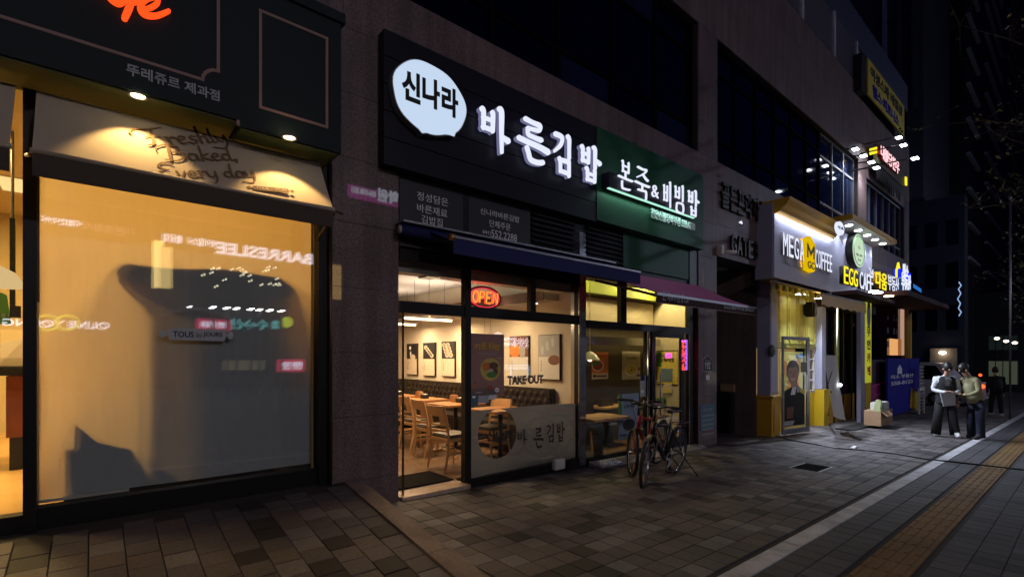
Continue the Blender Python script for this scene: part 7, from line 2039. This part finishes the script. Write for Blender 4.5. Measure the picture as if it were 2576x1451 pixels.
# vest
def vest(o, m_, hgt=1.):
    mb = MB(); n = 20; vs = []
    prof = [(.80, .19, .15), (1.0, .18, .145), (1.2, .20, .155), (1.36, .19, .14), (1.42, .12, .10)]
    for z, ry, rx in prof:
        for k in range(n):
            a_ = 2 * math.pi * k / n; vs.append((rx * math.cos(a_) + .02 + .05 * max(0, z - 1) , ry * math.sin(a_), z))
    skip = lambda k: k in (0, n - 1)      # open front
    mb.add(vs, [(j * n + k, j * n + (k + 1) % n, (j + 1) * n + (k + 1) % n, (j + 1) * n + k) for j in range(4) for k in range(n) if not (skip(k) and j > 1)])
    return mb.build('vest', m_, o, True)
vest(f1, M['cloth_k'])
for s in (-1, 1):
    MB().tube([(0, s * .1, .84), (.0, s * .13, .5), (-.0, s * .18, .06)], [.09, .09, .10], 12).build('trouser_leg', M['cloth_k'], f1, True)
bagm = T('paper_folder', 'pale folder held low by the person in the black vest', 'folder')
fo = A_ + Vector((-.22, .0, .0))
MB().hexa([(A_.x - .36, A_.y - .02, A_.z + .74), (A_.x - .12, A_.y - .2, A_.z + .76), (A_.x - .11, A_.y - .19, A_.z + .76), (A_.x - .35, A_.y - .01, A_.z + .74)], [(A_.x - .40, A_.y + .03, A_.z + 1.04), (A_.x - .16, A_.y - .2, A_.z + 1.06), (A_.x - .15, A_.y - .19, A_.z + 1.06), (A_.x - .39, A_.y + .04, A_.z + 1.04)]).build('sheet', M['pale_print'], bagm)
B_ = PG(2456, 1104)
f2 = figure('person in a khaki jumper and dark jeans bending towards the one in the vest', B_, R(140), [M['shirt_k'], M['denim'], M['skin'], M['hair'], M['black']], lean=.15,
       armR=[(.12, -.23, 1.12), (.20, -.22, .88), (.24, -.2, .80)], armL=[(.14, .22, 1.12), (.28, .12, 1.02), (.36, .04, 1.04)], headp=(.10, 0, 0), legs=((.03, .02), (-.04, .03)), hgt=.99)
MB().tube([(.02, 0, .84), (.05, 0, 1.0), (.11, 0, 1.22), (.15, 0, 1.38)], [.145, .155, .155, .10], 16).build('jumper', M['shirt_k'], f2, True)
for s in (-1, 1): MB().tube([(0, s * .09, .86), (.02, s * .11, .5), (.0, s * .12, .05)], [.10, .085, .075], 12).build('trouser_leg', M['denim'], f2, True)
C_ = PG(2506, 1048)
f3 = figure('person in dark clothes walking away farther down the pavement', C_, R(20), [M['cloth_k'], M['cloth_k'], M['skin'], M['hair'], M['offwhite']], lean=.03, legs=((.16, .0), (-.16, .0)))
MB().tube([(0, 0, .84), (.0, 0, 1.1), (.03, 0, 1.34)], [.17, .18, .16], 16).build('coat', M['cloth_k'], f3, True)
f3['group'] = 'people on the pavement'; f1['group'] = 'people on the pavement'; f2['group'] = 'people on the pavement'

# ------------------------------------------------------------------ background street
def block(nm, lab, cat, x0, x1, y0, y1, z0, z1, m_):
    t_ = T(nm, lab, cat); MB().box(x0, x1, y0, y1, z0, z1).build('wall', m_, t_); return t_
tw = block('tower_block', 'plain slate coloured tower block with pale vertical ribs rising behind the parapet', 'building', 46, 60, 7.9, 30, -2, 75, M['tower'])
for px in (2232, 2268, 2306):
    p = PXX(px, 300, 45.95); MB().box(45.8, 45.99, p.y, p.y + .3, 20, 75).build('rib', M['louv_grey'] if px == 2232 else M['tower'], tw)
for j in range(18):
    z = 24 + j * 2.9; p = PXX(2290, 300, 45.9); MB().box(45.86, 45.99, p.y, p.y + 2.2, z, z + .12).build('wall_slot', M['tower_k'], tw)
bt2 = block('balcony_tower', 'dark apartment tower with rows of pale balcony edges behind the tree', 'building', 56, 120, 6.9, 24, -2, 110, M['tower_k'])
for j in range(26):
    z = 10 + j * 2.95
    for (xa_, xb_) in ((56.6, 62.5), (67.5, 81), (88, 110)):
        MB().box(xa_, xb_, 6.62, 6.89, z, z + .22).build('balcony_edge', M['slab'], bt2)
lowb = block('podium_building', 'low dark navy building between the corner and the towers', 'building', 44.5, 45.9, 5.5, 12, -2, 12.6, mat('navy_render', (.018, .022, .04), .9))
for j in range(3):
    for k in range(4): MB().box(44.46, 44.49, 5.8 + k * 1.1, 6.4 + k * 1.1, 3.5 + j * 2.9, 5.2 + j * 2.9).build('window', M['glass_dark'], lowb)
bk = block('shop_row_building', 'dark far building with a dim greenish lit ground floor window', 'building', 62, 66, .5, 7.0, -3, 7.5, M['tower_k'])
a, b = PXX(2487, 930, 61.9), PXX(2560, 930, 61.9)
a, b = PXX(2487, 950, 61.9), PXX(2562, 950, 61.9)
MB().box(61.93, 61.97, b.y, a.y, PXX(2500, 965, 61.9).z, PXX(2500, 908, 61.9).z).build('lit_window', M['e_dim'], bk)
MB().box(61.93, 61.97, b.y, a.y, PXX(2500, 880, 61.9).z, PXX(2500, 845, 61.9).z).build('upper_window', glow('very_dim_window', (.2, .3, .3), .03), bk)
for k in range(4): MB().box(61.90, 61.925, b.y + (a.y - b.y) * k / 4, b.y + (a.y - b.y) * k / 4 + .06, PXX(2500, 965, 61.9).z, PXX(2500, 845, 61.9).z).build('window_mullion', M['frame'], bk)
for k, (px, py, X_, lb) in enumerate(((2371, 887, 44, 'warm wall lamp glowing beyond the corner above the van'), (2508, 851, 56, 'warm far lamp leftmost of the three at the right frame edge'), (2531, 858, 56, 'warm far lamp middle of the three at the right frame edge'), (2553, 862, 56, 'warm far lamp rightmost of the three at the right frame edge'))):
    p = PXX(px, py, X_)
    l = T('wall_lamp', lb, 'lamp', 'far wall lamps', loc=p)
    MB().sphere((0, 0, 0), .17 if k else .2, 10, 6, .6).build('bulb', glow('far_warm_lamp', (1., .82, .6), 7.) if k == 0 else bpy.data.materials['far_warm_lamp'], l, True)
    MB().box(.1, .6, -.04, .04, .02, .08).build('bracket', M['black'], l)
    if k == 0: MB().box(.25, .35, -.7, .7, -1.1, .3).build('back_panel', mat('pale_back_panel', (.3, .25, .2), .8), l); lamp('far_lamp', 'POINT', (-.1, 0, 0), 14, (1., .8, .55), l, .1)
# hanging blue zigzag light
zg_ = T('zigzag_light', 'thin pale blue zigzag light string hanging in the dark street', 'light string')
pts = [PXX(x, y, 30) for x, y in ((2412, 709), (2418, 718), (2411, 727), (2417, 738), (2409, 752), (2416, 763), (2411, 775), (2418, 785), (2412, 795))]
MB().tube(pts, .022, 5).build('tube', glow('pale_blue_led', (.4, .6, 1.), .8), zg_)
MB().tube([pts[0], pts[0] + Vector((0, 0, 1.4))], .008, 5).build('wire', M['black'], zg_)
bz_ = T('blue_street_sign', 'tiny glowing blue sign beyond the far corner of the building', 'sign')
p = PXX(2307, 727, 33); MB().hexa([(p.x, p.y + .16, p.z + .1), (p.x, p.y - .16, p.z - .2), (p.x + .1, p.y - .16, p.z - .2), (p.x + .1, p.y + .16, p.z + .1)], [(p.x, p.y + .16, p.z + .3), (p.x, p.y - .16, p.z), (p.x + .1, p.y - .16, p.z), (p.x + .1, p.y + .16, p.z + .3)]).build('panel', glow('blue_sign_glow', (.05, .3, 1.), .5), bz_)
# van
vn = T('parked_van', 'white and dark van parked beyond the two people on the pavement', 'van')
vp = PG(2400, 1030); X_ = 30.0
gv = G(30)
def vy(px): return PXX(px, 950, X_).y
y1v, y0v = vy(2300), vy(2480)
mb = MB()
pr_ = [(0, .35), (0, 1.2), (.25, 2.0), (4.4, 2.05), (4.6, 1.2), (4.7, .35)]
yy0 = min(y0v, y1v); yy1 = max(y0v, y1v)
# van stands across the view: length along Y
prof2 = [(yy0, .35), (yy0, 1.05), (yy0 + .9, 1.2), (yy0 + 1.5, 1.95), (yy1 - .15, 2.0), (yy1, .9), (yy1, .35)]
MB().hexa([(X_ + 1.8, y, gv + z) for y, z in prof2], [(X_, y, gv + z) for y, z in prof2]).build('body', M['van'], vn, bevel=.06)
MB().hexa([(X_ - .012, yy0 + 1.3, gv + 1.2), (X_ - .012, yy1 - .3, gv + 1.2), (X_ - .012, yy1 - .35, gv + 1.85), (X_ - .012, yy0 + 1.7, gv + 1.85)], [(X_ - .004, yy0 + 1.3, gv + 1.2), (X_ - .004, yy1 - .3, gv + 1.2), (X_ - .004, yy1 - .35, gv + 1.85), (X_ - .004, yy0 + 1.7, gv + 1.85)]).build('side_window', M['glass_dark'], vn)
for y in (yy0 + .8, yy1 - .8):
    w = MB().cyl((X_ - .02, y, gv + .32), .33, .22, 20, 'x').build('wheel', M['rubber'], vn); MB().cyl((X_ - .03, y, gv + .32), .18, .01, 16, 'x').build('rim', M['steel_dull'], w)
p = PXX(2499, 1000 - 88, X_); MB().sphere((X_ - .05, yy0 + .1, gv + .95), .09, 8, 6).build('tail_light', M['e_tail'], vn, True)
tl = T('tail_lamp', 'red tail lamp of a vehicle behind the window light', 'lamp')
p = PXX(2466, 943, 50); MB().sphere(p, .10, 8, 6).build('lens', M['e_tail'], tl, True); MB().cyl((p.x, p.y, p.z - 1.2), .04, 1.1, 6).build('post', M['black'], tl)
sp2 = T('sign_pole', 'thin grey pole standing near the right frame edge', 'pole')
p = PXX(2541, 1020, 24); MB().cyl((p.x, p.y, G(24)), .03, 7.5, 10).build('shaft', M['steel_dull'], sp2, True); MB().cyl((p.x, p.y, G(24) + 7.5), .045, .1, 10).build('cap', M['steel_dull'], sp2, True)

# ------------------------------------------------------------------ street tree reaching in from the right
def tree(lab, base, hgt, limbs, nleaf, leafs=.07, seed=1, grp='young street trees', lm=None):
    rt_ = random.Random(seed)
    t_ = T('street_tree', lab, 'tree', grp)
    tips = []; mb = MB()
    base = Vector(base); top = base + Vector((rt_.uniform(-.2, .2), rt_.uniform(-.2, .2), hgt))
    mb.tube([base, base.lerp(top, .4) + Vector((.06, .03, 0)), base.lerp(top, .75), top], [.12, .09, .06, .02], 9)
    mb.build('trunk', M['bark'], t_, True)
    for (z0, dx, dy, dz) in limbs:
        p0 = base.lerp(top, z0); L_ = Vector((dx, dy, dz)); mbl = MB()
        pts = [p0 + L_ * s + Vector((rt_.uniform(-.1, .1), rt_.uniform(-.1, .1), rt_.uniform(-.1, .1) + .12 * math.sin(s * 3))) * (s > 0) for s in (0, .25, .5, .75, 1)]
        mbl.tube(pts, [.035, .028, .02, .013, .005], 6)
        for s in range(1, 5):
            for _ in range(4):
                d = Vector((rt_.uniform(-1, 1), rt_.uniform(-1, 1), rt_.uniform(-.5, .9))).normalized() * rt_.uniform(.3, .8)
                q0 = pts[s]; q1 = q0 + d * .5 + Vector((0, 0, .03)); q2 = q0 + d
                mbl.tube([q0, q1, q2], [.009, .006, .002], 4); tips += [q1, q2]
        mbl.build('branch', M['bark'], t_, True)
    ml = MB()
    for _ in range(nleaf):
        c = rt_.choice(tips) + Vector((rt_.gauss(0, .05), rt_.gauss(0, .05), rt_.gauss(0, .05)))
        n_ = Vector((rt_.gauss(0, 1), rt_.gauss(0, 1), rt_.gauss(0, 1))).normalized(); u_ = n_.orthogonal().normalized(); v_ = n_.cross(u_); s_ = leafs * rt_.uniform(.6, 1.3)
        ml.k = rt_.choice((0, 0, 1))
        ml.add([c - u_ * s_, c - v_ * s_ * .45, c + u_ * s_, c + v_ * s_ * .45], [(0, 1, 2, 3)])
    o = ml.build('crown', [M['leaf'], mat('green_leaf', (.07, .10, .035), .7) if 'green_leaf' not in bpy.data.materials else bpy.data.materials['green_leaf']], t_); o['kind'] = 'stuff'
    return t_
tree('bare branched street tree with sparse yellowish leaves reaching in at the top right', (15.2, -.75, G(15)), 9.2,
     [(.5, -3.4, 1.8, 1.2), (.6, -4.6, 1.6, 2.2), (.62, 1.5, 2.2, 1.6), (.7, -2.2, 2.4, 2.0), (.55, 1.0, 2.6, .4), (.8, -1.6, 1.8, 2.4), (.45, 2.2, 1.8, .2), (.66, -1, 2.9, .9), (.75, 2.4, 1.6, 1.6)], 420, .055, 5)
tree('street tree farther down the pavement with thin leaves against the dark towers', (27, .45, G(27)), 11.5,
     [(.35, -2.4, 1.0, 1.0), (.45, 1.4, 1.6, 1.2), (.5, -3.0, 1.6, 2.0), (.6, 2.0, 1.4, 2.0), (.7, -1.8, 1.2, 2.6), (.8, 1, 1.4, 2.2), (.4, 0, 2.4, .8), (.65, -.6, 2.2, 1.6)], 520, .08, 9)
tree('street tree farthest away, just in front of the lit far window', (40, 1.6, G(40)), 10,
     [(.35, -2.4, 1.0, 1.0), (.45, 1.4, 1.6, 1.2), (.5, -2.6, 1.6, 2.0), (.6, 2.0, 1.4, 2.0), (.7, -1.8, 1.2, 2.6)], 300, .10, 12)

# ------------------------------------------------------------------ the other side of the road (what the glass mirrors)
YR2 = -24.
op = T('opposite_building', 'dark commercial building across the road with rows of unlit windows', 'building')
MB().box(-30, 60, YR2 - 8, YR2 - .3, -1, 18).build('wall', M['tower_k'], op)
LFT = Vector((-1, 0, 0))
def osign(nm, lab, s, px0, px1, pyt, pyb, m_, Yr=YR2, plate=None, bold=.02, cat='shop sign'):
    a = REF(px0, pyb, Yr); b = REF(px1, pyb, Yr); zt_ = REF(px0, pyt, Yr).z
    t_ = T(nm, lab, cat, 'lit signs across the road')
    if plate: MB().box(a.x - .2, b.x + .2, Yr - .25, Yr - .06, a.z - .15, zt_ + .15).build('panel', plate, t_)
    else: MB().box(a.x, b.x, Yr - .28, Yr - .2, a.z, zt_).build('panel', M['black'], t_)
    text('lettering', s, (b.x, Yr, a.z), b.x - a.x, zt_ - a.z, M[m_], t_, .08, bold, right=LFT)
    return t_
osign('sign_across_road', 'white hangul and latin sign across the road, mirrored in the bakery window', '바이칼스리 불당점', 412, 545, 585, 606, 'e_refl_w')
osign('sign_across_road', 'large white latin letters across the road, mirrored at the right of the bakery window', 'BARRESLEE', 545, 790, 606, 636, 'e_refl_w', bold=.03)
osign('sign_across_road', 'pinkish hangul letters across the road, mirrored in the upper left of the blind', '가든프라자', 205, 342, 556, 578, 'e_refl_p', bold=0.)
osign('sign_across_road', 'white hangul letters across the road, mirrored next to the bakery mullion', '더골든하우스', 92, 208, 533, 556, 'e_refl_w')
osign('sign_across_road', 'white letters of the cosmetics shop across the road with a lime ring', 'OLIVE YOUNG', 5, 278, 800, 819, 'e_refl_w', bold=.03)
for px in (122, 172):
    p = REF(px, 810, YR2 + .2); r_ = T('ring_across_road', 'lime ring light on the cosmetics shop sign, %s one in the mirror image' % ('left' if px == 122 else 'right'), 'ring light', 'lit signs across the road')
    MB().tube([(p.x + .42 * math.cos(k * math.pi / 16), p.y, p.z + .36 * math.sin(k * math.pi / 16)) for k in range(32)], .05, 6, True).build('ring', M['e_refl_y'], r_, True)
MB().box(*(lambda a, b: (a.x, b.x, YR2 - .25, YR2 - .1, a.z, b.z))(REF(0, 900, YR2), REF(90, 830, YR2))).build('lit_shop_window', M['e_refl_a'], op)
osign('sign_across_road', 'crimson sign strip with pale letters across the road', '신선한 생막걸리', 508, 576, 806, 822, 'e_refl_w', plate=M['e_refl_r'])
osign('sign_across_road', 'teal and white outlined sign across the road', '회수수산', 582, 706, 799, 826, 'e_refl_t')
p = REF(725, 809, YR2); r_ = T('ring_across_road', 'round lime badge light across the road beside the teal sign', 'badge light', 'lit signs across the road')
disc(MB(), (p.x, YR2 - .1, p.z), .35, .35, 20, .1).build('badge', M['e_refl_y'], r_)
for (x0, x1) in ((711, 733), (738, 762)):
    osign('sign_across_road', 'small crimson square sign across the road, %s of the pair' % ('left' if x0 == 711 else 'right'), '안전', x0, x1, 908, 928, 'e_refl_w', plate=M['e_refl_r'])
osign('sign_across_road', 'white hangul sign with a round mark across the road, mirrored over the window poster', '샌드위드미', 1183, 1246, 838, 856, 'e_refl_w')
p = REF(1255, 850, YR2); disc(MB(), (p.x, YR2 - .1, p.z), .55, .55, 24, .1).build('round_mark', M['e_refl_w'], tag(T('badge_across_road', 'round pale badge light across the road, mirrored over the window poster', 'badge light', 'lit signs across the road')))
osign('sign_across_road', 'thin white hangul letters across the road, mirrored over the egg picture', '숯아네', 1295, 1331, 848, 872, 'e_refl_w', bold=0.)
osign('sign_across_road', 'small pale plate sign across the road, mirrored between poster and egg picture', '부산명소', 1268, 1293, 852, 862, 'k_print', plate=M['e_refl_w'])
osign('sign_across_road', 'lilac plate sign across the road, mirrored on the mauve poster', '이비인후과', 1181, 1212, 903, 914, 'k_print', plate=M['e_refl_w'])
mb = MB()
for (x0, y0, x1, y1, n) in ((1256, 918, 1332, 918, 22), (1258, 925, 1330, 925, 20), (1287, 920, 1287, 956, 12), (1332, 920, 1332, 956, 12), (1287, 970, 1322, 970, 9)):
    for k in range(n):
        p = REF(x0 + (x1 - x0) * k / n, y0 + (y1 - y0) * k / n, YR2 + .5); mb.box(p.x - .06, p.x + .06, p.y - .04, p.y + .04, p.z - .05, p.z + .05)
li = T('led_frame_across_road', 'dotted blue white LED outline of a shop window across the road', 'light string'); mb.build('leds', glow('blue_white_led_across', (.5, .7, 1.), 3.5, False), li)
ac_ = osign('sign_across_road', 'pale blue hangul on the academy sign across the road, mirrored on the granite pillar', '학원', 948, 1000, 474, 507, 'e_refl_w', bold=.04)
ac_ = osign('sign_across_road', 'magenta phone number strip across the road, mirrored on the granite pillar', '010-4198-3311', 882, 942, 470, 486, 'e_refl_w', plate=M['e_refl_m'])
a, b = REF(878, 500, YR2), REF(1000, 522, YR2)
MB().box(a.x, b.x, YR2 - .2, YR2 - .1, b.z, b.z + .3).build('magenta_strip', M['e_refl_m'], op)
a, b = REF(836, 752, YR2), REF(858, 668, YR2)
MB().box(a.x, b.x, YR2 - .2, YR2 - .1, a.z, b.z).build('amber_window', glow('amber_upper_window', (1., .6, .2), 4., False), op)
for k in range(9):
    a, b = REF(455 + k * 31, 660, YR2), REF(478 + k * 31, 632, YR2)
    MB().box(a.x, b.x, YR2 - .2, YR2 - .15, a.z - .3, b.z - .1).build('dim_window', M['e_dim'], op)
rl = random.Random(4); mb = MB()
for k in range(24):
    p = REF(500 + rl.random() * 220, 668 + rl.random() * 55, YR2 + .6); mb.sphere(p, .07, 6, 4)
mb.build('fairy_lights', glow('fairy_light', (1., .9, .6), 8., False), tag(T('fairy_light_string', 'scattered tiny warm lights on the building across the road', 'light string')))
mb = MB()
a, b = REF(565, 930, YR2), REF(670, 905, YR2); MB().box(a.x, b.x, YR2 - .2, YR2 - .1, a.z, b.z).build('cafe_window', glow('dim_cafe_window', (.8, .7, .4), .35, False), op)
# street lamps across the road
for k, px in enumerate((476, 538, 574, 598, 634, 656, 682, 711)):
    Yr = -19.5; p = REF(px, 770 + (k * 1.5), Yr - (k % 3) * .2)
    l = T('street_lamp', '%s lamp post from the left in the row mirrored by the bakery window' % ['first', 'second', 'third', 'fourth', 'fifth', 'sixth', 'seventh', 'eighth'][k], 'street lamp', 'lamp posts of the parking lot across the road', loc=(p.x, p.y, p.z))
    MB().box(-.11, .11, -.15, .15, -.04, .02).build('lamp_head', M['e_refl_g'], l); MB().cyl((0, 0, -p.z - .3), .06, p.z + .25, 8).build('post', M['steel_dull'], l)
osign('sign_across_road', 'two tall pale yellow upright sign panels across the road', '커피', 388, 432, 622, 640, 'e_refl_a', plate=None)
for (xa_, xb_, ya_, yb2_) in ((387, 414, 607, 722), (405, 435, 622, 723)):
    a, b = REF(xa_, yb2_, YR2 + .1 * (xa_ > 400)), REF(xb_, ya_, YR2 + .1 * (xa_ > 400))
    MB().box(a.x, b.x, YR2 + .1 + .1 * (xa_ > 400), YR2 + .15 + .1 * (xa_ > 400), a.z, b.z).build('upright_panel', glow('pale_yellow_panel', (1., .72, .25), 5. if xa_ < 400 else 3., False), op)
# street lamps that light this pavement
LAMPS = ((-6., -14., 9., 780, (.95, .86, .95)), (3., -14.5, 9.5, 1150, (.95, .86, .95)), (33., -13., 8.5, 2400, (.66, .74, 1.)))
for k, (x, y, z, e, c) in enumerate(LAMPS):
    l = T('street_lamp', ['street lamp on the road side behind the viewer, left one', 'street lamp on the road side opposite the granite pillar', 'cool street lamp on the road side opposite the coffee shop'][k], 'street lamp', 'street lamps on the road side', loc=(x, y, z))
    MB().cyl((0, 0, -z - .3), .07, z + .3, 10).build('post', M['steel_dull'], l)
    MB().box(-.12, .12, -.1, .9, .0, .08).build('lamp_arm', M['steel_dull'], l)
    MB().box(-.12, .12, .45, .95, -.03, -.002).build('lamp_head', glow('street_lamp_lens_%d' % k, c, 8., False), l)
    lamp('street_lamp_light', 'SPOT', (0, .7, -.1), e * 1.0, c, l, .15, rot=(R(42), 0, 0), spot=R(165), blend=.5)

l = T('street_lamp', 'unseen lamp added beyond the corner to brighten the tower blocks', 'street lamp', 'street lamps on the road side', loc=(43, -7, 8.5))  # lamp added out of view to brighten tower faces and balcony edges
MB().cyl((0, 0, -10), .08, 10, 10).build('post', M['steel_dull'], l)
MB().box(-.2, .2, -.1, .5, 0, .1).build('lamp_head', M['e_cold'], l)
lamp('street_lamp_light', 'POINT', (0, 0, .5), 450, (.75, .82, 1.), l, .2)
